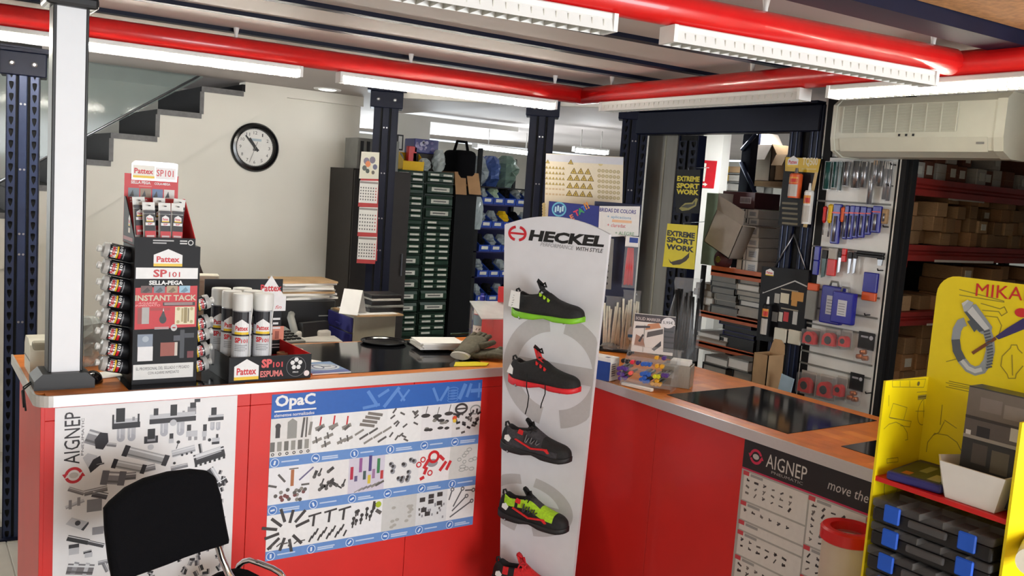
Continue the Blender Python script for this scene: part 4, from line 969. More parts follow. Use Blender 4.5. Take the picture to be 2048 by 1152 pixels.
badge_n(cv, .28, .02, .44, .125); cv.rect(.02, .155, .95, .08, WHT, 1); cv.text('SP', .28, .168, .21, .055, RDK, 3, .03); cv.text('101', .52, .185, .17, .037, RDK, 3, .01)
cv.text('SELLA-PEGA', .22, .247, .52, .032, WHT, 3, .04)
cv.poly([(.02, .30), (.97, .285), (.97, .59), (.02, .60)], (200, 20, 34), 1)
for k, g in enumerate(((96, 70, 66), (120, 128, 138), (170, 150, 120), (150, 190, 214))): cv.rect(.1 + .195 * k, .285, .17, .052, g, 2); cv.poly([(.12 + .195 * k, .33), (.2 + .195 * k, .295), (.24 + .195 * k, .32), (.18 + .195 * k, .337)], tuple(max(0, q - 50) for q in g), 3)
cv.text('INSTANT TACK', .02, .352, .94, .042, (206, 196, 170), 3, .03); cv.text('AGARRE', .06, .403, .3, .014, (236, 150, 150), 3, .03, .2); cv.text('INMEDIATO', .02, .42, .38, .014, (236, 150, 150), 3, .03, .2); cv.rect(.44, .405, .5, .026, (30, 22, 24), 2)
for k in range(2): cv.rect(.46, .409 + .01 * k, .44, .005, (200, 170, 170), 3)
cv.rect(.06, .445, .07, .115, (150, 60, 54), 2); cv.rect(.125, .44, .11, .12, (176, 172, 170), 2); cv.rect(.25, .445, .3, .02, (170, 40, 40), 2)
cv.circ(.445, .53, .055, (26, 24, 28), 2, ry=.03); cv.poly([(.41, .51), (.45, .455), (.485, .51)], (40, 36, 40), 2); cv.poly([(.44, .47), (.45, .445), (.46, .47)], (220, 220, 220), 3)
cv.rect(.63, .44, .31, .13, (228, 218, 184), 2); cv.rect(.77, .445, .05, .115, (150, 132, 84), 3); cv.rect(.73, .45, .03, .1, (176, 158, 110), 3); cv.rect(.83, .45, .02, .1, (120, 104, 70), 3)
for x, y in ((.68, .455), (.68, .55), (.89, .455), (.89, .55)): cv.circ(x, y, .025, (180, 164, 116), 3, ry=.012)
for k in range(2): cv.rect(.32, .585 + .01 * k, .22, .006, (190, 180, 180), 3)
cv.ring(.62, .592, .05, .02, (200, 200, 200), 3, ry=.025)
cv.rect(.07, .635, .23, .09, (130, 142, 160), 2); cv.circ(.19, .67, .05, (168, 178, 190), 3, ry=.022); cv.rect(.075, .725, .23, .105, (232, 232, 234), 3)
cv.rect(.42, .70, .22, .1, (150, 72, 56), 2); cv.rect(.64, .70, .045, .1, (206, 196, 184), 2); cv.rect(.72, .61, .07, .21, (50, 52, 60), 2); cv.rect(.62, .65, .1, .04, (66, 68, 78), 3); cv.rect(.78, .635, .16, .035, (44, 46, 56), 3); cv.rect(.84, .77, .1, .05, (110, 24, 34), 2)
cv.rect(.015, .855, .93, .11, (226, 226, 224), 1); cv.text('EL PROFESIONAL DEL SELLADO Y PEGADO', .06, .875, .82, .022, (70, 68, 72), 3, .0); cv.text('CON AGARRE INMEDIATO', .24, .91, .48, .02, (70, 68, 72), 3, .0)
cv.build('print', t)
STAND = t; SM = Matrix.Translation((a.x, a.y, ZS)) @ Matrix.Rotation(sa, 4, 'Z')
# cartridges lying in the stand, tips out
def cartridge(label, M, grey=False):
    t = thing('sealant_cartridge', label, 'cartridge', (0, 0, 0), 0, 'cartridges in the black stand'); t.matrix_world = M      # local +z runs to the tip
    bb = B(); bb.lathe([(.0255, -.10), (.0255, .052), (.0255, .060), (.0235, .070), (.012, .074)], ['black_card', 'hazy_w', 'hazy_w', 'hazy_w'], 18); bb.build('tube', t)
    bb = B(); bb.lathe([(.009, .072), (.009, .078), (.011, .079), (.011, .086), (.006, .088)], 'nozzle_w', 12); bb.build('nozzle', t)
    bb = B(); bb.lathe([(.0257, .051), (.0257, .054)], 'nozzle_w', 18, caps=False); bb.build('rim', t)
    F = lambda u, v, h: Vector(((.0257 + h) * math.cos(-math.pi / 2 + u / .0257), (.0257 + h) * math.sin(-math.pi / 2 + u / .0257), v * .62 + .050))
    cv = Cv(F, step=.0002, sub=.006)
    # lettering runs round the tube; house badge in the middle
    y0 = -.036
    cv.rect(-.026, -.07, .052, .078, (26, 26, 31), 0.5)
    for k in range(6):
        s_ = -.021 + .007 * k; cv.poly([(s_, -.034), (s_ + .007, -.034), (s_ + .007, .006 - abs(s_ + .007) * .6), (s_, .006 - abs(s_) * .6)], WHT, 1)
    cv.rect(-.021, -.036, .042, .008, YEL, 2); cv.text('Pattex', -.018, -.020, .036, .02, RED, 3, .03)
    cv.rect(-.021, -.052, .02, .012, RED, 2); cv.text('101', -.001, -.056, .024, .015, WHT, 3, .03); cv.rect(-.02, -.066, .036, .004, (150, 150, 155), 2)
    cv.build('label', t); return t
mat('hazy_w', (206, 204, 200), .3, alpha=.86); mat('nozzle_w', (226, 224, 218), .4)
ordn = ['topmost', 'second', 'third', 'fourth', 'fifth', 'sixth', 'seventh', 'lowest']
for k in range(8):
    yl_ = (500, 533, 566, 598, 630, 663, 694, 726)[k]; pz = onp(224, yl_, (SM @ Vector((-.02, SD * .42, 0))), (0, 1, 0)).z - ZS
    M = SM @ Matrix.Translation((-.012, SD * .42, pz - .012)) @ Matrix.Rotation(R_(-78), 4, 'Y') @ Matrix.Rotation(R_(0), 4, 'Z')
    cartridge(ordn[k] + ' cartridge poking out of the left side of the black stand', M)
for k in range(5):
    yl_ = (606, 644, 668, 698, 727)[k]; pz = onp(420, yl_, (SM @ Vector((SW + .02, SD * .42, 0))), (0, 1, 0)).z - ZS
    M = SM @ Matrix.Translation((SW - .014, SD * .42, pz - .012)) @ Matrix.Rotation(R_(76 if k not in (0, 2) else 74), 4, 'Y')
    cartridge(['topmost', 'second', 'middle', 'fourth', 'lowest'][k] + ' cartridge poking out of the right side of the black stand', M)
# counter carton on top of the stand, with blister packs
bz = ZS + SH; fw = SW * .93
t = thing('display_carton', 'red and black carton of small tubes on top of the cartridge stand', 'display box', tuple(SM @ Vector((-.006, -.012, SH))), sa + R_(0))
D = .16; hf = .028; hb_ = .15
mat('red_card', (206, 30, 36), .45, var=.03)
bb = B(); bb.box(0, fw, -.001, .003, 0, hf, 'black_card'); bb.build('front_flap', t)
bb = B(); bb.box(0, fw, 0, D, 0, .003, 'red_card'); bb.build('tray_floor', t)
bb = B(); bb.prism([(0, 0), (D, 0), (D, hb_), (D - .02, hb_), (0, hf)], 'x', 0, .003, 'black_card'); bb.build('side_flap', t)
bb = B(); bb.prism([(0, 0), (D, 0), (D, hb_), (D - .02, hb_), (0, hf)], 'x', fw - .003, fw, 'red_card'); bb.build('side_flap', t)
hx0, hx1 = .0, fw * .90
bb = B(); bb.box(-.0, fw, D, D + .003, 0, hb_ * .9, 'red_card'); bb.box(hx0, hx1, D, D + .003, hb_ * .9, .225, 'red_card'); bb.build('back_flap', t)
bb = B(); bb.prism([(hx0 + .02, .205), (hx1 - .006, .205), (hx1 - .004, .265), (hx1 - .02, .268), (hx0 + .03, .268), (hx0 + .02, .258)], 'y', D - .006, D - .003, 'aluminium'); o = bb.build('header_badge', t)
cv = Cv(lambda u, v, h: (u, -h, v)); cv.F = lambda u, v, h: (u, D - .006 - h, v)
w3 = hx1 - hx0; cv.rect(hx0 + .024, .212, w3 * .4, .042, (240, 236, 226), 1); cv.rect(hx0 + .024, .212, w3 * .4, .008, YEL, 2); cv.text('Pattex', hx0 + .028, .226, w3 * .35, .018, RED, 2, .03); cv.rect(hx0 + .027 + w3 * .4, .212, w3 * .38, .038, (240, 236, 236), 1); cv.text('SP101', hx0 + .030 + w3 * .4, .221, w3 * .32, .022, RED, 2, .01)
cv.build('print', o)
cv = Cv(lambda u, v, h: (u, D - h, v))
cv.text('SELLA PEGA COLA-MEGA'[:10], hx0 + .02, .192, w3 * .36, .010, WHT, 2, .03); cv.text('COLA-MEGA', hx0 + .022 + w3 * .42, .192, w3 * .3, .008, WHT, 2, .03); cv.rect(hx0 + .045, .184, .04, .003, (230, 140, 140), 2)
for k, g in enumerate(((120, 130, 140), (150, 130, 110), (96, 120, 160), (220, 214, 210))): cv.rect(hx0 + .012 + k * (w3 - .02) / 4, .148, (w3 - .034) / 4, .03, g, 2); cv.poly([(hx0 + .016 + k * (w3 - .02) / 4, .150), (hx0 + .03 + k * (w3 - .02) / 4, .152), (hx0 + .026 + k * (w3 - .02) / 4, .172)], (50, 48, 50), 3)
cv.text('EL SELLA-PEGA', hx0 + .018, .138, w3 * .32, .006, WHT, 2, .02); cv.text('ELASTICO'[:0] + 'ADHESIVO', hx0 + .018, .130, w3 * .3, .006, WHT, 2, .02)
cv.build('print', t)
cv = Cv(lambda u, v, h: (u, -.001 - h, v))
for k in range(2): cv.rect(fw * .3, .009 + .008 * k, fw * (.34 if k else .22), .004, (180, 180, 182), 1); cv.rect(fw * .74, .009 + .008 * k, fw * .12, .004, (210, 210, 210), 1)
cv.ring(fw * .92, .014, .009, .003, (200, 200, 200), 1)
cv.build('print', t)
cv = Cv(lambda u, v, h: (-h, D - u, v)); house_logo(cv, D - .085, .058, .026, .036); cv.rect(D - .085, .036, .026, .016, (226, 210, 196), 1); cv.rect(.01, .01, D - .03, .012, (150, 34, 40), 1); cv.build('print', t)
CM = Matrix.Translation(SM @ Vector((-.006, -.012, SH))) @ Matrix.Rotation(sa, 4, 'Z')
def blister(label, x, y, z, tz):
    t = thing('adhesive_tube', label, 'tube pack', (0, 0, 0), 0, 'tube packs in the red carton'); t.matrix_world = CM @ Matrix.Translation((x, y, z)) @ Matrix.Rotation(tz, 4, 'Y') @ Matrix.Rotation(R_(-8), 4, 'X')
    bb = B(); bb.box(-.019, .019, 0, .0015, 0, .135, 'white_plastic'); bb.build('card', t)
    secs = []
    for f in (0, .2, .5, .75, 1):
        w2 = .016; d = .010 * (1 - (2 * f - 1) ** 4 * .6) + .001; secs.append([(-w2, 0, .012 + .085 * f), (-w2 * .7, -d, .012 + .085 * f), (w2 * .7, -d, .012 + .085 * f), (w2, 0, .012 + .085 * f)])
    bb = B(); bb.loft(secs, 'white_plastic', closed=False); bb.build('tube', t)
    cv = Cv(lambda u, v, h: (u, -.0115 - h, v)); cv.rect(-.016, .012, .032, .03, (204, 50, 56), 1); cv.rect(-.012, .022, .024, .006, (232, 210, 210), 2); cv.rect(-.016, .042, .032, .054, (34, 34, 40), 1); cv.rect(-.014, .060, .028, .009, WHT, 2); cv.text('SP', -.007, .0615, .014, .006, RED, 3, .02); house_logo(cv, -.011, .072, .022, .022, True, 2); cv.rect(-.017, .098, .034, .010, (60, 60, 66), 1); cv.circ(0, .123, .0045, (50, 50, 54), 1, ry=.002); cv.build('print', t); return t
for k, (x, y, tz) in enumerate(((.045, .03, -.03), (.082, .028, 0), (.112, .032, .04), (.03, .07, -.06), (.075, .075, .02), (.118, .075, .12))):
    blister(['left front tube pack in the red carton', 'middle front tube pack in the red carton', 'right front tube pack in the red carton', 'left rear tube pack in the red carton', 'middle rear tube pack in the red carton', 'tilted right rear tube pack in the red carton'][k], x * fw / .155, y, .004 if k < 3 else .018, tz)

# ---- foam can display
a, c = onz(457, 767, ZT), onz(621, 756, ZT)
TW = (c - a).length; ta = math.atan2(c.y - a.y, c.x - a.x); TM = Matrix.Translation((a.x, a.y, ZS)) @ Matrix.Rotation(ta, 4, 'Z')
t = thing('foam_can_tray', 'black cardboard tray of foam cans beside the cartridge stand', 'display tray', (a.x, a.y, ZS), ta)
TH_ = onp(457, 716, a, (math.sin(ta), -math.cos(ta), 0)).z - ZS; TD = .30
bb = B(); bb.box(0, TW, 0, .003, 0, TH_, 'black_card'); bb.build('front_wall', t)
bb = B(); bb.box(0, .003, .003, TD, 0, TH_, 'black_card'); bb.build('side_wall', t)
bb = B(); bb.box(TW - .003, TW, .003, TD, 0, TH_, 'red_card'); bb.build('side_wall', t)
bb = B(); bb.box(0, TW, TD, TD + .004, 0, .315, 'black_card'); bb.build('header_card', t)
bb = B(); bb.box(.003, TW - .003, .003, TD, TH_ * .28, TH_ * .32, 'red_card'); bb.build('tray_floor', t)
cv = Cv(lambda u, v, h: (u, -h, v)); house_logo(cv, TW * .06, TH_ * .08, TW * .29, TH_ * .84); cv.text('SP', TW * .38, TH_ * .52, TW * .13, TH_ * .36, (226, 90, 90), 2, .05); cv.text('101', TW * .52, TH_ * .52, TW * .12, TH_ * .22, (206, 60, 66), 2, .03); cv.text('ESPUMA', TW * .37, TH_ * .14, TW * .28, TH_ * .26, (226, 120, 116), 2, .03)
cv.ring(TW * .81, TH_ * .5, TH_ * .42, .0015, (120, 120, 124), 1); 
for k in range(5): an = R_(90 + 72 * k); cv.circ(TW * .81 + TH_ * .17 * math.cos(an), TH_ * .62 + TH_ * .17 * math.sin(an), TH_ * .1, (226, 226, 226), 2, 6)
cv.text('PRO', TW * .77, TH_ * .24, TW * .07, TH_ * .07, (220, 220, 220), 2, .02); cv.circ(TW * .945, TH_ * .2, TW * .035, (232, 220, 220), 1, ry=TH_ * .12); cv.build('print', t)
hx = lambda px, py: (lambda q: ((TM.inverted() @ q).x, (TM.inverted() @ q).z))(onp(px, py, TM @ Vector((0, TD, 0)), (math.sin(ta), -math.cos(ta), 0)))
cv = Cv(lambda u, v, h: (u, TD - h, v))
x0, z0 = hx(516, 600); x1, z1 = hx(568, 556); cv.poly([(x0, z0 - .02), (x1, z0 - .02), (x1, z0 + .02), ((x0 + x1) / 2, z1 + .01), (x0, z0 + .02)], WHT, 1); cv.text('Pattex', x0 + .008, hx(520, 583)[1], x1 - x0 - .016, .026, RED, 2, .03); cv.rect(x0, z0 - .03, x1 - x0, .010, YEL, 2)
x0, z0 = hx(546, 622); x1, z1 = hx(572, 592); cv.rect(x0, z0, x1 - x0, z1 - z0, WHT, 3); cv.text('fin', x0 + .008, z0 + .008, .024, .014, RED, 4, 0, .3)
x0, z0 = hx(544, 680); x1, z1 = hx(568, 652); cv.rect(x0, z0, x1 - x0, z1 - z0, (214, 130, 104), 2); cv.rect(x0 + .01, z0 + .004, .016, .03, (150, 70, 50), 3)
for k in range(3): x0, z0 = hx(545, 640 + 9 * k); cv.rect(x0, z0, .03 - .008 * (k % 2), .008, (220, 220, 220), 2)
for k in range(2): x0, z0 = hx(540, 690 + 6 * k); cv.rect(x0, z0, .04, .004, (190, 190, 190), 2)
cv.build('print', t)
mat('can_label', (206, 208, 212), .3, .15, var=.04)
def can(label, x, y):
    t = thing('foam_can', label, 'spray can', (0, 0, 0), 0, 'foam cans in the tray'); t.matrix_world = TM @ Matrix.Translation((x, y, TH_ * .32))
    R = .0325; Hc = .212
    bb = B(); bb.lathe([(R * .96, 0), (R, .004), (R, Hc), (R * .9, Hc + .010)], ['steel', 'can_label', 'steel'], 24); bb.build('can_body', t)
    bb = B(); bb.lathe([(R * 1.02, Hc + .002), (R * 1.02, Hc + .052), (R * .98, Hc + .058), (R * .5, Hc + .060)], 'white_plastic', 24); bb.build('cap', t)
    cv = Cv(around(R, a0=-math.pi / 2 - .35), step=.0003, sub=.008)
    cv.rect(-R * 1.5, .012, R * 3, .2, (206, 208, 212), .5); cv.rect(-R * 1.5, .165, R * 3, .046, (36, 36, 42), 1); cv.rect(-R * 1.5, .128, R * 3, .006, (40, 40, 46), 2)
    for k in range(6): s_ = -.024 + .008 * k; cv.poly([(s_, .136), (s_ + .008, .136), (s_ + .008, .186 - abs(s_ + .008) * .7), (s_, .186 - abs(s_) * .7)], WHT, 2)
    cv.rect(-.024, .134, .048, .008, YEL, 3); cv.text('Pattex', -.021, .147, .042, .016, RED, 4, .03); cv.text('SP', -.022, .105, .020, .018, RED, 3, .04); cv.text('101', .000, .105, .021, .013, RED, 3, .02)
    for k in range(4): cv.rect(-.022, .096 - .006 * k, .042 - .006 * (k % 2), .002, (120, 124, 130), 2)
    cv.circ(.006, .036, .013, (34, 34, 38), 3); 
    for k in range(5): an = R_(90 + 72 * k); cv.circ(.006 + .006 * math.cos(an), .036 + .006 * math.sin(an), .003, WHT, 4, 6)
    cv.build('label', t)
    bb = B(); bb.tube([(R * .9, -.012, Hc + .03), (R * .75, -R * .8, Hc + .01), (R * .55, -R * .98, Hc - .04), (R * .5, -R * .98, .05)], .0022, 'white_plastic', 6)
    bb.build('straw', t); return t
for r_, (lb, xs2) in enumerate((('front', (.052, .125)), ('middle', (.038, .112)), ('rear', (.024, .098)))):
    for c_, x in enumerate(xs2): can('%s %s white-capped foam can in the black tray' % (lb, 'left' if c_ == 0 else 'right'), x, .040 + .072 * r_)
def roll(label, px, py, r, w, m, ang, y=None):
    q = onz(px, py, ZS + TH_ * .32); t = thing('tape_roll', label, 'tape roll', (q.x, q.y, ZS + TH_ * .32 + .002), ang)
    bb = B(); pr = [(r * .55, 0), (r, 0), (r, w), (r * .55, w), (r * .55, 0)]; bb.lathe(pr, m, 20, caps=False); bb.build('tape', t); return t
roll('beige tape roll lying in the foam can tray', 566, 715, .024, .018, 'cardboard_c', 0)
roll('cream tape roll at the right end of the foam tray', 592, 712, .026, .024, 'cream_plastic', 0)
bb = B(); q = onz(600, 722, ZS + TH_ * .32); bb.at(TM @ Matrix.Translation((TW * .82, .05, TH_ * .325))).box(-.03, .03, -.035, .05, 0, .008, 'orange_steel'); tag(bb.build('sample_block'), 'flat reddish sample block in the foam can tray', 'sample')
# ---- brochure right of the tray
a, c = onz(625, 751, ZT), onz(702, 746, ZT); d = onz(640, 712, ZT)
t = thing('brochure', 'blue and white brochure lying right of the foam tray', 'brochure', (a.x, a.y, ZS), math.atan2(c.y - a.y, c.x - a.x))
W2 = (c - a).length; H2 = .19
bb = B(); bb.box(0, W2, 0, H2, 0, .004, 'paper_white'); bb.build('pages', t)
cv = Cv(lambda u, v, h: (u, v, .004 + h)); cv.rect(0, 0, W2, H2, (120, 150, 190), 1); cv.rect(0, 0, W2, .04, (96, 110, 170), 2); cv.circ(W2 * .55, .10, W2 * .42, (226, 234, 240), 3, ry=.055); cv.ring(W2 * .55, .10, W2 * .36, .006, (90, 110, 150), 4, ry=.045); cv.ring(W2 * .42, .10, W2 * .14, .006, (90, 110, 150), 5, ry=.035); cv.rect(W2 * .5, .095, W2 * .26, .008, (70, 80, 110), 6); cv.build('print', t)
bb = B(); bb.at(Matrix.Translation((a.x - .01, a.y + .17, ZS)) @ Matrix.Rotation(.25, 4, 'Z')).prism([(0, 0), (.13, .0), (.10, .09), (-.01, .08)], 'z', .002, .0045, 'paper_white'); tag(bb.build('leaflet'), 'folded white leaflet behind the blue brochure', 'leaflet')
# ---- round black tray ring on the glass
q = onz(775, 690, ZT); t = thing('ring_tray', 'round black plastic ring tray on the dark glass inset', 'tray', (q.x, q.y + .04, ZS))
bb = B(); bb.lathe([(.088, 0), (.094, .005), (.098, .010), (.092, .010), (.086, .005), (.0, .004)], 'black_gloss', 32, caps=False); bb.build('dish', t)
bb = B(); bb.lathe([(.097, .008), (.101, .009), (.101, .012), (.097, .012)], 'black_plastic', 32, caps=False); bb.build('rim', t)
# ---- papers
def sheets(name, label, px, py, w, d, h, ang, n, cat='paper', m='paper_white', z=None, seed=1):
    q = onz(px, py, z or ZT); t = thing(name, label, cat, (q.x, q.y, (z or ZT) + .0018), ang); rg = random.Random(seed)
    for k in range(n):
        bb = B(); a2 = rg.uniform(-.12, .12); bb.at(Matrix.Rotation(a2, 4, 'Z')); hh = h / n; cu = rg.uniform(0, .004)
        bb.add([(-w / 2, -d / 2, hh * k), (w / 2, -d / 2, hh * k), (w / 2, d / 2, hh * k), (-w / 2, d / 2, hh * k), (-w / 2, -d / 2, hh * (k + .8) + cu), (w / 2, -d / 2, hh * (k + .8)), (w / 2, d / 2, hh * (k + .8) + cu), (-w / 2, d / 2, hh * (k + .8))], [(3, 2, 1, 0), (4, 5, 6, 7), (0, 1, 5, 4), (1, 2, 6, 5), (2, 3, 7, 6), (3, 0, 4, 7)], m if k % 3 else 'paper_white'); bb.build('sheet', t)
    return t
bb = B(); q = onz(880, 694, ZT); bb.at(Matrix.Translation((q.x, q.y + .02, ZS)) @ Matrix.Rotation(-.05, 4, 'Z')).rbox(-.11, .11, -.09, .09, 0, .010, 'black_plastic', .003, 1); tag(bb.build('clipboard'), 'dark clipboard under the white paper pile', 'clipboard')
sheets('paper_pile', 'pile of white delivery slips on the counter', 875, 694, .20, .15, .030, -.12, 5, z=ZT + .012)
sheets('paper_sheet', 'single white sheet right of the paper pile', 934, 690, .15, .13, .004, .2, 2)
q = onz(930, 677, ZT); bb = B(); bb.tube([(q.x - .05, q.y + .05, ZS + .012), (q.x + .05, q.y + .04, ZS + .012)], .006, 'green_drawer', 8); tag(bb.build('marker_pen'), 'dark green pen lying behind the white sheet', 'pen')
q = onz(948, 733, ZT); bb = B(); bb.at(Matrix.Translation((q.x, q.y + .03, ZS))).prism([(-.085, -.015), (.05, -.045), (.09, -.0), (.05, .035), (-.04, .05), (-.06, .02)], 'z', 0, .003, 'yellow_card'); tag(bb.build('yellow_leaflet'), 'bright yellow leaflet under the work gloves', 'leaflet')
# ---- gloves
def glove(label, M, seed):
    t = thing('work_glove', label, 'glove', (0, 0, 0), 0, 'olive work gloves'); t.matrix_world = M; rg = random.Random(seed)
    secs = []
    for x, w, h in ((-.12, .040, .026), (-.09, .042, .030), (-.05, .046, .034), (0, .050, .036), (.04, .050, .032), (.06, .044, .024)):
        secs.append([(x, w * math.cos(q2) * (1 + rg.uniform(-.08, .08)), .018 + h * .5 * math.sin(q2) * (1 + rg.uniform(-.1, .1)) + .006 * math.sin(x * 40)) for q2 in [2 * math.pi * j / 14 for j in range(14)]])
    bb = B(); bb.loft(secs, 'glove_olive'); bb.build('palm', t)
    for k in range(4):
        y = -.034 + .0225 * k; L = (.07, .082, .078, .06)[k]; bend = rg.uniform(-.01, .012)
        bb = B(); bb.tube([(.045, y, .018), (.045 + L * .5, y + bend, .022 + abs(bend)), (.045 + L * .85, y + bend * 2, .016), (.045 + L, y + bend * 2.2, .012)], [.0125, .0115, .010, .006], 'glove_olive', 10); bb.build('finger', t)
    bb = B(); bb.tube([(-.02, -.04, .02), (.01, -.066, .022), (.045, -.078, .018), (.055, -.08, .014)], [.015, .013, .011, .006], 'glove_olive', 10); bb.build('thumb', t)
    bb = B(); bb.loft([[(x, .043 * math.cos(q2), .018 + .016 * math.sin(q2)) for q2 in [2 * math.pi * j / 14 for j in range(14)]] for x in (-.135, -.118)], 'paper_grey'); bb.build('cuff', t); return t
q = onz(955, 722, ZT); glove('upper olive work glove by the shoe stand', Matrix.Translation((q.x + .03, q.y + .09, ZS + .035)) @ Matrix.Rotation(R_(35), 4, 'Z') @ Matrix.Rotation(R_(-14), 4, 'Y'), 2)
q = onz(975, 724, ZT); glove('lower olive work glove next to the counter edge', Matrix.Translation((q.x + .04, q.y + .06, ZS + .002)) @ Matrix.Rotation(R_(-10), 4, 'Z'), 5)
# ---- dark bottle with a pump cap
q = onz(966, 684, ZT); t = thing('bottle', 'dark bottle with white label bands and blue cap', 'bottle', (q.x, q.y + .03, ZS))
hz = ony(966, 601, q.y + .03).z - ZS; rb = .036
bb = B(); bb.lathe([(rb * .95, 0), (rb, .006), (rb, hz * .92), (rb * .92, hz * .97), (rb * .45, hz)], 'black_plastic', 24); bb.build('bottle_body', t)
bb = B(); bb.lathe([(.013, hz), (.013, hz + .02), (.008, hz + .024), (.008, hz + .034)], 'royal_plastic', 14); bb.build('cap', t)
cv = Cv(around(rb, a0=R_(-110)), sub=.01); cv.rect(-.055, hz * .66, .11, hz * .22, (216, 206, 198), 1); cv.rect(-.055, hz * .655, .11, .004, (170, 50, 60), 2); cv.rect(-.055, hz * .40, .11, hz * .25, (70, 110, 124), 1); cv.rect(-.055, hz * .22, .11, hz * .17, (206, 200, 190), 1)
for k in range(5): cv.line(-.03 + .014 * k, hz * .28, -.024 + .014 * k, hz * .33, .004, BLK, 2)
cv.text('Dur', -.03, hz * .70, .03, .014, (90, 80, 84), 2); cv.build('label', t)
# ---- orange bin with a clear sloping lid
q = onz(985, 704, ZT); t = thing('donation_box', 'orange plastic box with a clear sloping lid by the shoe stand', 'box', (q.x + .01, q.y + .02, ZS), R_(-8))
bb = B(); Hd = ony(985, 640, q.y).z - ZS
bb.prism([(0, 0), (.13, 0), (.13, Hd + .055), (0, Hd)], 'x', -.06, .12, 'clear_plastic'); bb.build('case', t)
bb = B(); bb.prism([(.004, .002), (.126, .002), (.126, Hd + .05), (.004, Hd - .004)], 'x', .0, .116, 'red_plastic'); bb.build('insert', t)
bb = B(); bb.prism([(-.004, Hd), (.134, Hd + .058), (.134, Hd + .062), (-.004, Hd + .004)], 'x', -.064, .124, 'hazy_plastic'); bb.build('lid', t)
bb = B(); bb.prism([(.126, Hd + .05), (.134, Hd + .05), (.134, Hd + .13), (.126, Hd + .13)], 'x', .075, .12, 'red_plastic'); bb.build('back_card', t)
# ================================================================== BEHIND THE LEFT COUNTER
class Bd:
    """an upright plane: local x runs left -> right, local -y looks to the camera"""
    def __init__(s, o, rz): s.o = Vector(o); s.rz = rz; s.n = Vector((math.sin(rz), -math.cos(rz), 0)); s.M = Matrix.Translation(s.o) @ Matrix.Rotation(rz, 4, 'Z'); s.Mi = s.M.inverted()
    def px(s, x, y, d=0.0): q = s.Mi @ onp(x, y, s.o + s.n * d, s.n); return (q.x, q.z)
    def cv(s, d=0.0, **k): return Cv(lambda u, v, h: (u, -d - h, v), **k)
    def thing(s, name, label, cat, group=None, rz2=0.0): return thing(name, label, cat, s.o, s.rz + rz2, group)
    def at(s, name, label, cat, u, v, d=0.0, group=None): return thing(name, label, cat, s.M @ Vector((u, -d, v)), s.rz, group)
# ---- clock
q = ony(509, 295, YW + .045); rr = (ony(557, 295, YW + .045).x - ony(461, 295, YW + .045).x) / 2
t = thing('wall_clock', 'round black-rimmed wall clock on the white back wall', 'clock', q, 0, rot=(R_(90), 0, 0))
bb = B(); bb.lathe([(rr * .74, .004), (rr * .78, .024), (rr * .84, .034), (rr * .94, .032), (rr, .018), (rr, 0)], 'black_gloss', 48, caps=False); bb.build('rim', t)
bb = B(); bb.lathe([(0, .008), (rr * .79, .008)], 'paper_white', 48, caps=False); bb.build('dial', t)
cv = Cv(lambda u, v, h: (u, v, .008 + h))
for k in range(1, 13):
    an = R_(90 - 30 * k); r2 = rr * .60; s2 = str(k); h2 = rr * .13; w2 = h2 * (.62 if len(s2) == 1 else 1.15); w2 = w2 * .55 if k == 1 else w2
    cv.text(s2, r2 * math.cos(an) - w2 / 2, r2 * math.sin(an) - h2 / 2, w2, h2, (60, 60, 64), 1)
for k in range(60): an = R_(6 * k); cv.line(rr * .72 * math.cos(an), rr * .72 * math.sin(an), rr * .75 * math.cos(an), rr * .75 * math.sin(an), rr * .008, (90, 90, 94), 1)
cv.rect(-rr * .18, rr * .26, rr * .44, rr * .10, (176, 190, 200), 1); cv.rect(-rr * .08, -rr * .14, rr * .12, rr * .09, (110, 110, 114), 1)
cv.build('print', t)
bb = B(); bb.prism([(.012, -.02), (-.012, -.02), (-rr * .0 - .005, rr * .44), (.005, rr * .44)], 'z', .013, .0145, 'black_plastic'); bb.build('hour_hand', t, None, (0, 0, R_(32)))
bb = B(); bb.prism([(.009, -.03), (-.009, -.03), (-.004, rr * .62), (.004, rr * .62)], 'z', .016, .0175, 'black_plastic'); bb.build('minute_hand', t, None, (0, 0, R_(42)))
bb = B(); bb.prism([(.0016, -.04), (-.0016, -.04), (-.001, rr * .66), (.001, rr * .66)], 'z', .019, .020, 'grey_plastic'); bb.build('second_hand', t, None, (0, 0, R_(160)))
# ---- wall calendar on the side of the first column
D0 = Bd((C0.x - .13, C0.y - .14, 0), R_(-20))
t = D0.thing('wall_calendar', 'three-month wall calendar hanging on the blue column', 'calendar')
def quad(bd, p, d, th, m, name, t, lean=0):
    P_ = [bd.px(*q2, d) for q2 in p]; bb = B(); bb.prism(P_, 'y', -d, -d + th, m); return bb.build(name, t), P_
mat('cal_red', (186, 60, 62), .6)
quad(D0, [(716, 520), (754, 522), (758, 306), (723, 304)], -.004, .002, 'cal_red', 'backing', t)
_, P_ = quad(D0, [(718, 357), (757, 358), (759, 305), (723, 303)], 0, .002, 'cream_plastic', 'picture', t)
cv = D0.cv(.0005)
def IP(x, y): return D0.px(x, y)
for x, y, r2, c in ((733, 322, .018, (120, 110, 130)), (745, 320, .018, (110, 100, 120)), (736, 328, .016, (214, 120, 60)), (729, 336, .014, (70, 76, 70)), (750, 334, .014, (90, 90, 120)), (735, 342, .012, (50, 60, 50)), (746, 345, .010, (90, 80, 70))): u, v = IP(x, y); cv.circ(u, v, r2, c, 1, 9, ry=r2 * 1.2)
u, v = IP(741, 350); cv.poly([(u - .006, v), (u + .006, v), (u + .002, v + .07)], (232, 224, 190), 2)
cv.build('print', t)
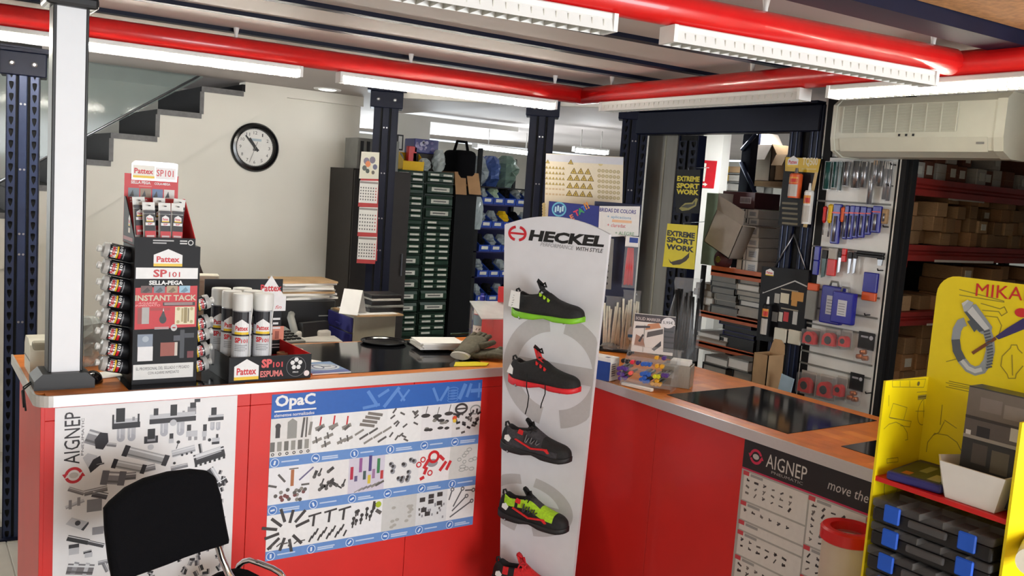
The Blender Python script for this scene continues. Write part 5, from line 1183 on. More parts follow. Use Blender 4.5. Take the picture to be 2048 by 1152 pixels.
for k, (y0, y1) in enumerate(((361, 405), (414, 464), (473, 518))):
    dx = -k * 1.5
    o, P_ = quad(D0, [(717 + dx, y1), (754 + dx, y1 + 2), (757 + dx, y0 + 1), (720 + dx, y0)], .003, .002, 'paper_white', 'month_sheet', t)
    cv = D0.cv(.0035); u0, v0 = D0.px(720 + dx, y0 + 5); u1, v1 = D0.px(754 + dx, y1 - 3)
    cv.rect(u0, v0, u1 - u0, .012, (150, 140, 136), 1)
    for i in range(7):
        for j in range(5): cv.rect(u0 + .004 + (u1 - u0) * i / 7.2, v1 + (v0 - .01 - v1) * j / 5.2, .007, .009, (190, 90, 90) if i == 6 else (100, 98, 98), 1)
    cv.build('print', o)
    o, P_ = quad(D0, [(716 + dx, y1 + 8), (753 + dx, y1 + 10), (754 + dx, y1 + 2), (717 + dx, y1)], .002, .002, 'cal_red', 'strip', t)
# ---- dark cupboard behind the calendar
a, c = ony(703, 420, 5.45), ony(760, 420, 5.45); zt2 = ony(715, 337, 5.45).z
t = thing('tall_cupboard', 'tall dark brown cupboard between wall and blue column', 'cupboard', (a.x, 5.45, 0))
bb = B(); bb.box(0, .42, 0, .38, 0, zt2, 'brown_cabinet'); bb.build('body', t); bb = B(); bb.rbox(.004, .414, -.018, 0, .02, zt2 - .01, 'brown_cabinet', .002, 1); o = bb.build('door', t); bb = B(); bb.box(.37, .38, -.03, -.018, 1.1, 1.25, 'steel'); bb.build('handle', o)
t = thing('vent_box', 'small grey louvred box on top of the brown cupboard', 'box', (a.x + .03, 5.47, zt2 + .001))
bb = B(); bb.box(0, .3, 0, .2, 0, .2, 'grey_plastic'); bb.build('case', t)
for k in range(6): bb = B(); bb.box(.02 + .045 * k, .04 + .045 * k, -.006, 0, .02, .18, 'black_plastic'); bb.build('slat', t)
# ---- low desk
DX0, DX1, DY0, DY1, DZ = 1.42, 2.55, 3.95, 4.65, .80
t = thing('office_desk', 'beige office desk behind the left counter', 'desk', (0, 0, 0))
bb = B(); bb.rbox(DX0, DX1, DY0, DY1, DZ - .03, DZ, 'grey_cabinet', .004, 1); bb.build('desktop', t)
for x in (DX0 + .04, DX1 - .08):
    for y in (DY0 + .04, DY1 - .08): bb = B(); bb.box(x, x + .04, y, y + .04, 0, DZ - .03, 'grey_plastic'); bb.build('leg', t)
# drawer box with navy drawers
a, c = ony(708, 640, 4.05), ony(792, 640, 4.05); zt2 = ony(708, 633, 4.05).z; l0 = Vector((a.x, 4.05))
t = thing('drawer_box', 'beige desk drawer box with navy blue drawers', 'drawer box', (a.x, 4.05, DZ + .001))
Hh = zt2 - DZ; Wd = c.x - a.x
bb = B(); bb.rbox(0, Wd, 0, .30, 0, Hh, 'grey_cabinet', .004, 1); bb.build('body', t)
for k in range(3): bb = B(); bb.rbox(-.014, -.001, .006, .294, .008 + k * (Hh - .012) / 3, .002 + (k + 1) * (Hh - .012) / 3, 'navy_plastic', .003, 1); o = bb.build('drawer', t); bb = B(); bb.box(-.022, -.014, .12, .18, .03 + k * (Hh - .012) / 3, .04 + k * (Hh - .012) / 3, 'navy_plastic'); bb.build('handle', o)
q = Vector((a.x, 4.05, zt2))
t = thing('folder', 'manila folder lying across the beige drawer box', 'folder', (a.x + .02, 4.04, zt2 + .001), R_(2)); bb = B(); bb.box(-.02, Wd + .01, -.02, .26, 0, .008, 'cardboard_c'); bb.build('cover', t); bb = B(); bb.box(.0, Wd - .02, -.01, .25, .0085, .012, 'paper_white'); bb.build('sheets', t)
t = thing('desk_calendar', 'white tent-shaped desk calendar on the drawer box', 'desk calendar', (a.x + .0, 4.06, zt2 + .014), R_(40))
bb = B(); bb.prism([(-.05, 0), (-.046, 0), (.0, .12), (-.004, .12)], 'y', -.045, .055, 'paper_white'); bb.build('front_leaf', t); bb = B(); bb.prism([(.05, 0), (.046, 0), (-.004, .12), (.0, .12)], 'y', -.045, .055, 'paper_grey'); bb.build('back_leaf', t)
for k, (m_, h_, w_, an) in enumerate((('black_plastic', .022, .19, .03), ('grey_plastic', .012, .20, -.05), ('black_plastic', .020, .18, .06), ('paper_grey', .012, .16, -.02), ('black_plastic', .018, .17, .0))):
    zz = zt2 + .014 + (0, .023, .036, .057, .070)[k]; bb = B(); bb.at(Matrix.Translation((a.x + .19, 4.14, zz)) @ Matrix.Rotation(an, 4, 'Z')).rbox(-w_ / 2, w_ / 2, -.06, .09, 0, h_, m_, .002, 1); tag(bb.build('notebook'), ['lowest black notebook on the drawer box', 'grey notebook second from below on the drawer box', 'black notebook in the middle of the small stack', 'pale notepad second from the top of the stack', 'topmost black notebook by the desk calendar'][k], 'notebook', 'notebooks on the drawer box')
# black box with papers on top
a, c = ony(622, 640, 4.35), ony(670, 640, 4.35); zt2 = ony(640, 601, 4.35).z
t = thing('computer_case', 'black desktop computer case under the magazine pile', 'computer', (a.x - .18, 4.35, DZ + .001)); Hh = zt2 - DZ
bb = B(); bb.rbox(0, c.x - a.x + .18, 0, .28, 0, Hh, 'black_plastic', .006, 1); bb.build('case', t)
for k in range(4): bb = B(); bb.box(.22, .34, -.004, 0, .06 + .05 * k, .065 + .05 * k, 'grey_plastic'); bb.build('vent', t)
rg = random.Random(2)
for k in range(9):
    bb = B(); bb.at(Matrix.Translation((a.x - .02 + rg.uniform(-.02, .02), 4.48, zt2 + .002 + .0105 * k)) @ Matrix.Rotation(rg.uniform(-.15, .15), 4, 'Z')).box(-.15, .15, -.11, .11, 0, .010, ['paper_white', 'paper_grey', 'paper_white', 'cardboard_c', 'paper_grey'][k % 5]); tag(bb.build('magazine'), ['lowest', 'second', 'third', 'fourth', 'fifth', 'sixth', 'seventh', 'eighth', ''][k] + ' magazine from below in the pile on the computer case' if k < 8 else 'topmost magazine with reddish cover on the pile', 'magazine', 'magazines on the computer case')
# telephone, sticky note, speaker, magazines in front
q = ony(612, 640, 4.2); t = thing('desk_phone', 'dark desk telephone with a yellow sticky note', 'telephone', (q.x, 4.16, DZ + .001), R_(18))
bb = B(); bb.prism([(-.09, 0), (.09, 0), (.09, .06), (-.02, .22), (-.05, .22), (-.09, .03)], 'x', -.08, .08, 'black_plastic'); bb.build('base', t)
bb = B(); bb.tube([(-.085, -.05, .10), (-.10, -.02, .17), (-.09, .03, .24), (-.07, .05, .25)], .018, 'grey_plastic', 8); bb.build('handset', t)
bb = B(); bb.at(Matrix.Rotation(R_(-32), 4, 'X')).box(-.05, .03, -.105, -.103, .06, .14, 'yellow_plastic'); bb.build('sticky_note', t)
for k in range(2): q = ony((601, 646)[k], 650, 4.12); bb = B(); bb.at(Matrix.Translation((q.x, 4.12, DZ + .001))).rbox(-.035, .035, -.03, .03, 0, .18, 'paper_grey', .01, 2); tag(bb.build('desk_speaker'), ('left', 'right')[k] + ' small pale speaker beside the telephone', 'speaker')
for k in range(7):
    q = ony(632, 690, 3.98); bb = B(); bb.at(Matrix.Translation((q.x + rg.uniform(-.02, .02), 4.05, DZ + .0 + .001 + .022 * k)) @ Matrix.Rotation(rg.uniform(-.2, .15), 4, 'Z')).box(-.17, .14, -.09, .07, 0, .021, ['paper_white', 'red_card', 'paper_grey', 'paper_white', 'red_card', 'paper_white', 'paper_grey'][k]); 
    tag(bb.build('catalogue'), ['white', 'red', 'grey', 'white', 'red', 'white', 'grey'][k] + ' catalogue in the desk stack, %s' % ['lowest', 'second', 'third', 'in the middle', 'third from top', 'next to top', 'on top'][k], 'catalogue', 'catalogues on the desk')
q = ony(585, 672, 4.0); t = thing('calculator', 'dark grey desk calculator at the left of the catalogues', 'calculator', (q.x - .03, 4.03, DZ + .001), R_(12)); bb = B(); bb.prism([(-.09, 0), (.09, 0), (.09, .20), (-.09, .16)], 'x', -.07, .06, 'grey_plastic'); bb.build('body', t)
for i in range(4):
    for j in range(4): bb = B(); bb.box(-.055 + .028 * i, -.035 + .028 * i, -.07 + .03 * j, -.05 + .03 * j, .165 + .0066 * j, .172 + .0066 * j, 'black_plastic'); bb.build('key', t)
# office chair behind the cartridge stand
q = ony(402, 520, 4.15); t = thing('office_chair', 'dark brown high-backed office chair behind the cartridge stand', 'office chair', (q.x - .14, 4.15, 0), R_(10))
bb = B(); zt2 = ony(400, 487, 4.15).z; secs = []
for f in (0, .2, .5, .8, .95, 1.0):
    z = .62 + (zt2 - .62) * f; w2 = .20 * (1 - max(0, f - .55) ** 2 * 2.6); secs.append([(-w2, 0, z), (-w2 * .9, -.04, z), (w2 * .9, -.04, z), (w2, 0, z), (w2 * .9, .05, z), (-w2 * .9, .05, z)])
bb.loft(secs, 'hair_brown'); bb.build('backrest', t)
bb = B(); bb.rbox(-.22, .22, -.46, -.02, .46, .54, 'hair_brown', .03, 3); bb.build('seat', t); bb = B(); bb.tube([(0, .02, .66), (0, .07, .5), (0, -.1, .45)], .02, 'black_plastic', 8); bb.tube([(0, -.24, .05), (0, -.24, .47)], .025, 'black_plastic', 10); bb.build('stem', t)
for k in range(5): an = R_(72 * k + 20); bb = B(); bb.tube([(0, -.24, .10), (.27 * math.cos(an), -.24 + .27 * math.sin(an), .06)], .018, 'black_plastic', 8); bb.lathe([(0, 0), (.025, .0), (.025, .05), (0, .05)], 'black_plastic', 10, (.27 * math.cos(an), -.24 + .27 * math.sin(an), .001), caps=False); bb.build('leg', t)
q = ony(416, 560, 3.5); t = thing('till_display', 'small white till display behind the cartridge stand', 'till display', (q.x - .06, 3.5, ZS), R_(-12)); zt2 = ony(410, 548, 3.5).z - ZS
bb = B(); bb.rbox(-.12, .10, 0, .035, .08, zt2, 'cream_plastic', .006, 1); bb.build('screen_case', t); bb = B(); bb.box(-.03, .03, .004, .03, 0, .09, 'grey_plastic'); bb.box(-.08, .08, -.05, .08, 0, .01, 'grey_plastic'); bb.build('stand', t)

# ================================================================== PARTS STORE BEHIND THE COLUMNS
b = B(); a, c = ony(780, 300, 6.75), ony(858, 300, 6.75); b.box(a.x, c.x, 6.75, 6.85, 0, ZC, 'white_wall'); b.box(c.x - .001, c.x + .9, 6.75, 6.85, ony(860, 243, 6.75).z, ZC, 'white_wall'); struct(b.build('wall_pier'))
bb = B(); a, c = ony(793, 300, 6.74), ony(807, 270, 6.74); t = thing('picture_frame', 'small dark-framed notice on the white wall pier', 'picture', (a.x, 6.748, a.z)); bb.box(0, c.x - a.x, -.01, 0, 0, c.z - a.z, 'black_plastic'); bb.build('frame', t); bb = B(); bb.box(.012, c.x - a.x - .012, -.012, -.01, .012, c.z - a.z - .012, 'paper_white'); bb.build('sheet', t)
YG = 5.78
mat('label_white', (214, 212, 200), .7, var=.1, scale=60)
def drawer_cab(label, x0, x1, ztop, layout):
    t = thing('drawer_cabinet', label, 'drawer cabinet', (x0, YG, 0)); W2 = x1 - x0
    tot = len(layout); mh = .0872; zb_ = ztop - mh * tot
    bb = B(); bb.box(0, W2, .012, .35, 0, ztop, 'green_steel'); bb.build('frame', t)
    for i, kind in enumerate(layout):
        z1 = ztop - mh * i; z0 = z1 - mh
        bb = B(); bb.box(0, W2, 0, .012, z0 + .0005, z0 + .006, 'green_steel'); bb.build('rail', t)
        if kind == 'L':
            bb = B(); bb.prism([(0, z0 + .012), (-.012, z0 + .02), (-.012, z0 + .062), (.0, z1 - .006)], 'x', .012, W2 - .012, 'green_drawer'); o = bb.build('drawer', t)
            bb = B(); bb.box(W2 * .2, W2 * .82, -.014, -.012, z0 + .030, z0 + .060, 'label_white'); c2 = Cv(lambda u, v, h: (u, -.014 - h, v)); b2 = bb.build('label_card', o); c2.rect(W2 * .28, z0 + .041, W2 * .44, .009, (90, 88, 84), 1); c2.build('print', b2)
        else:
            for j in range(2):
                za = z0 + .008 + j * .039
                for q2 in range(2):
                    xa = .012 + q2 * (W2 - .024) / 2
                    bb = B(); bb.prism([(0, za), (-.008, za + .006), (-.008, za + .028), (0, za + .036)], 'x', xa + .001, xa + (W2 - .024) / 2 - .001, 'green_drawer'); o = bb.build('drawer', t)
                    if (i * 7 + j * 3 + q2 * 5) % 6 or q2 == 0: bb = B(); bb.box(xa + .022, xa + (W2 - .024) / 2 - .014, -.010, -.008, za + .010, za + .024, 'label_white'); bb.build('label_card', o)
    return t
gx0, gx1, gx2 = ony(783, 450, YG).x, ony(845, 450, YG).x, ony(903, 450, YG).x
drawer_cab('left green small-parts drawer cabinet beside the blue column', gx0, gx1 - .003, ony(815, 340, YG).z, 'SSSSSSSLLLLLSSSS')
drawer_cab('right green small-parts drawer cabinet next to the dark locker', gx1 + .003, gx2, ony(870, 343, YG).z, 'SLLLSSSSSSLLSSSS')
zg = ony(815, 340, YG).z; zg2 = ony(870, 343, YG).z
def hopper(label, x, y, z, w, d, h, m, group=None, lab=True, name='storage_bin', rz=0.0):
    t = thing(name, label, 'storage bin', (x, y, z), rz, group); e = .004
    bb = B(); P1 = [(0, 0), (d, 0), (d, h), (d * .45, h), (.0, h * .55)]
    for xx in (-w / 2, w / 2 - e): bb.prism(P1, 'x', xx, xx + e, m)
    bb.box(-w / 2, w / 2, 0, d, 0, e, m); bb.box(-w / 2, w / 2, d - e, d, 0, h, m); bb.prism([(0, 0), (e, 0), (e - .008, h * .5), (-.008, h * .5)], 'x', -w / 2, w / 2, m); bb.build('shell', t)
    if lab: bb = B(); bb.prism([(-.005, h * .16), (-.0065, h * .16), (-.0095, h * .40), (-.008, h * .40)], 'x', -w * .3, w * .3, 'label_white'); bb.build('label_card', t)
    return t
q = ony(822, 340, YG + .05); hopper('yellow open storage bin on the left green cabinet', q.x, YG + .02, zg + .001, .17, .2, .13, 'yellow_plastic', lab=False)
bb = B(); q = ony(825, 312, YG + .1); bb.at(Matrix.Translation((q.x, YG + .12, zg + .006))).rbox(-.035, .035, -.02, .02, 0, .17, 'red_plastic', .004, 1); tag(bb.build('red_pack'), 'small red pack standing in the yellow bin', 'pack')
q = ony(795, 330, YG + .1); bag('grey fabric pouch left of the yellow bin', 'pouch', q.x + .02, YG + .12, zg + .001, .06, .08, .12, 'grey_plastic', 8, 'pouch')
q = ony(878, 345, YG); t = thing('gadget_box', 'purple patterned box on the right green cabinet', 'box', (q.x - .06, YG + .1, zg2 + .001)); zz = ony(878, 310, YG + .1).z - zg2
bb = B(); bb.rbox(-.11, .11, 0, .16, 0, zz, 'brown_cabinet', .004, 1); bb.build('lower_box', t); z3 = ony(870, 281, YG + .1).z - zg2; bb = B(); bb.rbox(-.10, .10, .0, .16, zz + .001, z3, 'navy_plastic', .004, 1); bb.build('upper_box', t)
cv = Cv(lambda u, v, h: (u, -h, v)); rg = random.Random(9)
for k in range(14): cv.circ(rg.uniform(-.08, .08), rg.uniform(zz + .02, z3 - .02), rg.uniform(.008, .018), rg.choice(((150, 140, 180), (110, 100, 150), (180, 176, 200))), 1, 8)
cv.build('print', t)
bag('silvery plastic bag on the right green cabinet', 'plastic_bag', q.x + .02, YG + .05, zg2 + .001, .10, .07, .16, 'bag_plastic', 21)
bag('small clear bag with white bits beside the silvery bag', 'plastic_bag', q.x - .10, YG + .05, zg2 + .001, .10, .06, .09, 'bag_plastic', 22)
# dark locker and the open carton on it
a, c = ony(904, 450, YG), ony(949, 450, YG); zt2 = ony(925, 372, YG).z
t = thing('metal_locker', 'black metal locker between green cabinets and blue bins', 'locker', (a.x + .002, YG, 0)); bb = B(); bb.box(0, c.x - a.x, 0, .4, 0, zt2, 'black_cabinet'); bb.build('body', t); bb = B(); bb.rbox(.006, c.x - a.x - .006, -.012, 0, .02, zt2 - .02, 'black_cabinet', .002, 1); bb.build('door', t)
t = thing('open_carton', 'open brown carton with hanging flaps on the dark locker', 'carton', (a.x + (c.x - a.x) / 2, YG + .015, zt2 + .001)); Wc = c.x - a.x
z5 = ony(925, 322, 5.72).z - zt2
for x0, x1, y0, y1 in ((-Wc * .48, Wc * .48, .30, .304), (-Wc * .48, -Wc * .48 + .004, 0, .3), (Wc * .48 - .004, Wc * .48, 0, .3), (-Wc * .48, Wc * .48, 0, .004)):
    bb = B(); bb.box(x0, x1, y0, y1, 0, z5 * .55, 'cardboard'); bb.build('wall', t)
bb = B(); bb.at(Matrix.Translation((0, -.002, z5 * .55)) @ Matrix.Rotation(R_(168), 4, 'X')).box(-Wc * .5, -.004, 0, .004, 0, .0 + .17, 'cardboard'); bb.build('flap', t)
bb = B(); bb.at(Matrix.Translation((0, -.002, z5 * .55)) @ Matrix.Rotation(R_(160), 4, 'X')).box(.004, Wc * .56, 0, .004, 0, .0 + .17, 'cardboard'); bb.build('flap', t)
t = thing('tool_bag', 'dark tool bag stuffed in the open carton', 'bag', (a.x + Wc / 2, 5.76, zt2 + .006)); bb = B(); zz = ony(925, 284, 5.8).z - zt2; bb.rbox(-Wc * .44, Wc * .46, .02, .26, 0, zz * .8, 'black_fabric', .04, 3); bb.build('body', t); bb = B(); bb.tube([(-Wc * .3, .12, zz * .78), (-Wc * .2, .12, zz), (Wc * .2, .12, zz), (Wc * .3, .12, zz * .78)], .012, 'black_fabric', 8); bb.build('handle', t)
# blue bin rack
YB = 6.1
a, c = ony(950, 450, YB), ony(1075, 450, YB)
t = thing('bin_rack', 'dark steel rack full of blue bins', 'rack', (a.x, YB, 0)); Wb = c.x - a.x
for x in (0, Wb - .03): bb = B(); bb.box(x, x + .03, .0, .03, 0, ony(1000, 300, YB).z, 'dark_gap'); bb.box(x, x + .03, .37, .4, 0, 2.0, 'dark_gap'); bb.build('post', t)
bb = B(); bb.box(0, Wb, .40, .404, 0, 2.0, 'navy_plastic'); bb.build('back_sheet', t)
zsh = [ony(1000, y, YB).z for y in (409, 456, 503, 553, 602, 655)]
for z in zsh: bb = B(); bb.box(0, Wb, .0, .4, z - .012, z - .001, 'navy_plastic'); bb.build('shelf', t)
rown = ['top', 'second', 'third', 'fourth', 'fifth', 'lowest']; rg = random.Random(6)
nb = 5; bw = (Wb - .07) / nb
for r_, z in enumerate(zsh):
    for k in range(nb):
        x = a.x + .035 + bw * (k + .5)
        lb = '%s row of the bin rack, blue bin %s' % (rown[r_], ['at the left end', 'second from the left', 'in the middle', 'second from the right', 'at the right end'][k])
        hopper(lb, x, YB - .02, z, bw * .95, .26, .105, 'blue_plastic', 'blue bins on the rack')
        g = rg.choice(('bag_plastic', 'bag_plastic', 'black_fabric', 'light_green_card' if r_ == 0 else 'bag_plastic'))
        if r_ == 1 and k == 2: g = 'yellow_plastic'
        bag('%s bag of parts in the %s row bin %s' % ({'bag_plastic': 'clear', 'black_fabric': 'dark', 'light_green_card': 'green', 'yellow_plastic': 'yellow'}[g], rown[r_], ['at the left end', 'second from the left', 'in the middle', 'second from the right', 'at the right end'][k]), 'parts_bag', x, YB + .09, z + .006, bw * .8, .14, .13, g, 40 + r_ * 9 + k, 'parts bag', 'parts bags in the bins', 9)
for k, (px_, s_, m_, lb) in enumerate(((975, .16, 'bag_plastic', 'crumpled clear'), (1003, .15, 'royal_bag', 'blue tinted'), (1035, .19, 'green_bag', 'greenish'))):
    if m_ == 'royal_bag': mat('royal_bag', (70, 96, 160), .3, alpha=.75, bump=.5, scale=30)
    if m_ == 'green_bag': mat('green_bag', (120, 146, 132), .3, alpha=.75, bump=.5, scale=30)
    q = ony(px_, 380, YB); bag(lb + ' plastic sack on top of the blue bin rack', 'plastic_sack', q.x, YB + .2, zsh[0] + .14, s_, .25, ony(px_, 312, YB).z - zsh[0] - .14, m_, 60 + k, 'plastic sack')
bb = B(); bb.box(a.x, c.x, YB, YB + .4, zsh[0] + .128, zsh[0] + .138, 'dark_gap'); tag(bb.build('rack_board'), 'dark board across the top of the blue bin rack', 'board')
q = ony(968, 450, YB - .05); bag('long clear bag hanging at the left of the blue bins', 'hanging_bag', q.x - .06, YB - .035, ony(960, 460, YB - .1).z, .10, .06, .26, 'bag_plastic', 71, 'plastic bag')
# ================================================================== CABLE TIE STAND AND SIGNS BEHIND THE RIGHT COUNTER
rzc = R_(-40)
DS = Bd((2.60, 3.28, 0), rzc)                      # upright plane on the back corner of the worktop
def panel(bd, name, label, cat, corners, d, th, m, group=None):
    """flat card given by its four photo corners (from the lower left, anticlockwise) on the board plane"""
    P_ = [bd.px(*q2, d) for q2 in corners]; u0, v0 = P_[0]
    t = bd.at(name, label, cat, u0, v0, d, group); bb = B(); bb.prism([(u - u0, v - v0) for u, v in P_], 'y', 0, th, m); bb.build('card', t)
    cv = Cv(lambda u, v, h: (u - u0, -h, v - v0)); return t, cv, lambda x, y: bd.px(x, y, d), P_
t = DS.thing('cable_tie_stand', 'dark blue sales stand for cable ties on the worktop corner', 'display stand')
x0, z0 = DS.px(1192, 580); x1, z1 = DS.px(1284, 410)
bb = B()
mat('blue_dark', (24, 34, 66), .5); mat('sheet_cream', (226, 214, 190), .5, var=.04)
bb.rbox(x0 - .04, x1, .03, .05, ZT + .012, z1 + .002, 'blue_dark', .003, 1); bb.build('back_board', t)
bb = B(); bb.rbox(x0 - .06, x1 + .02, -.06, .10, ZT + .002, ZT + .012, 'black_plastic', .003, 1); bb.build('foot', t)
for k in range(3): q = DS.px((1208, 1250, 1272)[k], (474, 474, 590)[k]); bb = B(); bb.tube([(q[0], .03, q[1]), (q[0], -.05, q[1]), (q[0], -.055, q[1] + .012)], .003, 'steel', 6); bb.build('hook', t)
DW = Bd((2.60 + .16, 3.28 + .19, 0), rzc)
t, cv, ip, P_ = panel(DW, 'sticker_sheet', 'large cream sheet of triangular warning stickers', 'sticker sheet', [(1085, 560), (1240, 572), (1247, 314), (1092, 307)], 0, .002, 'sheet_cream')
mat('sheet_clear', (226, 226, 228), .2, alpha=.6)
def tri(u, v, s_, c1=(206, 176, 90), c2=(120, 96, 40)):
    cv.poly([(u - s_, v - s_ * .8), (u + s_, v - s_ * .8), (u, v + s_)], c2, 1); cv.poly([(u - s_ * .68, v - s_ * .62), (u + s_ * .68, v - s_ * .62), (u, v + s_ * .62)], c1, 2); cv.rect(u - s_ * .1, v - s_ * .4, s_ * .2, s_ * .5, (90, 74, 40), 3)
cv.poly([ip(1087, 558), ip(1239, 570), ip(1246, 316), ip(1094, 309)], (226, 214, 190), .2); cv.poly([ip(1092, 322), ip(1246, 330), ip(1247, 315), ip(1092, 308)], (206, 206, 212), 1)
X_ = lambda x, y: ip(930 + x / 5.236, 260 + y / 5.236)
for x, y in ((1140, 430), (1212, 432), (1287, 436), (1103, 500), (1172, 502), (1245, 504), (1318, 508), (1098, 582), (1168, 584), (1240, 588), (1310, 592), (1092, 662), (1160, 666), (1232, 670), (1306, 674)): u, v = X_(x, y); tri(u, v, .017)
for x, y in ((866, 330), (1108, 335)): u, v = X_(x, y); tri(u, v, .011 if x < 1000 else .014)
for i in range(6):
    for j in range(6):
        u, v = X_(855 + 35 * i, 390 + 56 * j + 2 * i)
        if j < 4: tri(u, v, .0075)
        else: cv.rect(u - .006, v - .004, .012, .009, (206, 180, 140), 1)
        u, v = X_(1405 + 40 * i, 425 + 55 * j + 3 * i); cv.circ(u, v, .0085, (176, 160, 116), 1, 12); cv.circ(u, v, .0052, (206, 190, 150), 2, 10)
u, v = X_(1420, 355); cv.circ(u, v, .011, (214, 196, 140), 1)
for i in range(6): u, v = X_(1380 + 42 * i, 772 + 2 * i); cv.circ(u, v, .0085, (176, 160, 116), 1, 12)
for i in range(5): u, v = X_(825, 780 + 30 * i); cv.circ(u, v, .009, (206, 184, 130), 1, 12)
cv.build('print', t)
# support rail of the sheet
bb = B(); u0, v0 = DW.px(1150, 560); bb.tube([tuple(DW.M @ Vector((u0 - .06, .012, ZT + .002))), tuple(DW.M @ Vector((u0 - .06, .012, v0 + .5)))], .006, 'steel', 8); bb.tube([tuple(DW.M @ Vector((u0 + .10, .012, ZT + .002))), tuple(DW.M @ Vector((u0 + .10, .012, v0 + .5)))], .006, 'steel', 8); tag(bb.build('sheet_support'), 'thin steel rods holding up the warning sticker sheet', 'support')
t, cv, ip, P_ = panel(DS, 'shop_sign', 'dark blue sign with colourful letters behind the shoe stand', 'sign', [(1092, 486), (1197, 492), (1199, 412), (1098, 402)], .012, .003, 'royal_card' if False else 'navy_plastic')
cv.poly([ip(1094, 484), ip(1196, 490), ip(1198, 413), ip(1099, 404)], (36, 50, 130), 1)
u, v = X_(985, 830); cv.circ(u, v, .034, (110, 190, 214), 2, 20); cv.circ(u, v, .027, (40, 70, 140), 3, 20); 
for k in range(4): cv.rect(u - .02 + .011 * k, v - .015 + .006 * (k % 2), .008, .026, (190, 226, 236), 4)
def slant(s_, px_, py_, h_, c, an=.5): u, v = ip(px_, py_); cv.text(s_, u, v, None, h_, c, 3, .04, ang=an)
slant('E', 1143, 441, .026, (226, 130, 90)); slant('T', 1151, 434, .028, (214, 60, 90)); slant('A', 1158, 430, .028, (60, 160, 90)); slant('T', 1166, 424, .026, (60, 110, 200)); slant('!!', 1172, 420, .034, (226, 150, 60))
cv.build('print', t)
t, cv, ip, P_ = panel(DS, 'price_sign', 'white handwritten-style sign reading BRIDAS DE COLORS', 'sign', [(1196, 474), (1277, 472), (1280, 413), (1199, 412)], .016, .003, 'paper_white')
def ln(s_, x0_, y0_, x1_, h_, c, bold=0): u, v = ip(x0_, y0_); u1, v1 = ip(x1_, y0_ + 1); cv.text(s_, u, v, u1 - u, h_, c, 2, bold)
cv.poly([ip(1199, 473), ip(1276, 471), ip(1279, 415), ip(1201, 414)], (232, 230, 226), .3); ln('BRIDAS DE COLORS', 1194 if False else 1199, 423, 1272, .018, (60, 60, 140), .02); ln('+ aplicacions', 1214, 437, 1262, .016, (70, 150, 190)); ln('+ claredat', 1214, 453, 1251, .016, (206, 60, 60)); ln('+ ALEGRE', 1230, 469, 1268, .016, (80, 150, 90)); ln('RA', 1204, 467, 1213, .013, (90, 90, 90))
u, v = ip(1224, 444); cv.rect(u, v, .09, .012, (236, 190, 150), 1)
cv.build('print', t)
# hanging packs of ties
t = DS.at('cable_tie_pack', 'hanging pack of red cable ties under the white sign', 'cable tie pack', *DS.px(1243, 574, .05), .05); w_ = .085
u0, v0 = DS.px(1243, 574, .05); u1, v1 = DS.px(1278, 474, .05); W2, H2 = u1 - u0, v1 - v0
bb = B(); bb.box(0, W2, -.001, 0, H2 * .80, H2, 'paper_white'); bb.build('header_card', t); cv = Cv(lambda u, v, h: (u, -.001 - h, v)); cv.rect(W2 * .3, H2 * .88, W2 * .65, H2 * .1, (40, 70, 150), 1); cv.build('print', t)
for k in range(7): bb = B(); bb.tube([(W2 * (.2 + .09 * k), -.004, H2 * .05 + .004 * (k % 3)), (W2 * (.22 + .08 * k), -.008 - .002 * (k % 2), H2 * .4), (W2 * (.3 + .05 * k), -.004, H2 * .78)], .0055, 'tie_red', 6); bb.build('tie', t)
bb = B(); bb.prism([(0, 0), (W2, 0), (W2, H2 * .82), (0, H2 * .82)], 'y', -.014, -.0135, 'clear_plastic'); bb.build('film', t)
t, cv, ip, P_ = panel(DS, 'cable_tie_pack', 'flat pack of dark connectors hanging left of the red ties', 'cable tie pack', [(1204, 578), (1222, 579), (1228, 478), (1210, 476)], .045, .004, 'grey_plastic')
for k in range(7): u, v = ip(1217 - .6 * k, 495 + 12 * k); cv.circ(u, v, .006, (50, 48, 50), 1, 8)
cv.build('print', t)
def tie_bag(label, px_, py_, pt, w2, m, seed, d, bd=DS, z=None, group='bags of cable ties'):
    u0, v0 = bd.px(px_, py_, d); v0 = z if z is not None else v0; u1, v1 = bd.px(px_, pt, d); H2 = v1 - v0
    t = bd.at('cable_tie_bag', label, 'cable tie bag', u0, v0, d, group); rg = random.Random(seed)
    for k in range(9):
        x = -w2 * .34 + w2 * .085 * k; bb = B(); lean = rg.uniform(-.015, .015); bb.tube([(x, rg.uniform(-.006, .006), .004), (x + lean * .4, -.01, H2 * .4), (x + lean, -.004, H2 * .82 + rg.uniform(-.02, .02))], w2 * .05, m, 6); bb.build('tie', t)
    secs = []
    for f in (0, .15, .5, .8, .95, 1): r2 = (.9, 1, 1, .9, .8, .85)[int(f * 5)]; secs.append([(w2 / 2 * r2 * math.cos(a_) * rg.uniform(.93, 1.07), .028 * (1 - f * .8) * math.sin(a_), H2 * f) for a_ in [2 * math.pi * j / 10 for j in range(10)]])
    bb = B(); bb.loft(secs, 'clear_plastic', smooth=False); bb.build('film', t); return t
zc = ZT + .014
t_ = tie_bag('clear bag of pale cable ties nearest the shoe stand', 1222, 690, 592, .10, 'tie_white', 1, .045, z=zc)
t_ = tie_bag('clear bag of pale cable ties with a round blue sticker', 1256, 690, 580, .10, 'tie_white', 2, .055, z=zc)
cv = Cv(lambda u, v, h: (u, -.031 - h, v)); cv.circ(.012, .085, .020, (226, 232, 236), 1, 16, ry=.034); cv.rect(-.006, .066, .036, .014, (60, 130, 190), 2); cv.build('print', t_)
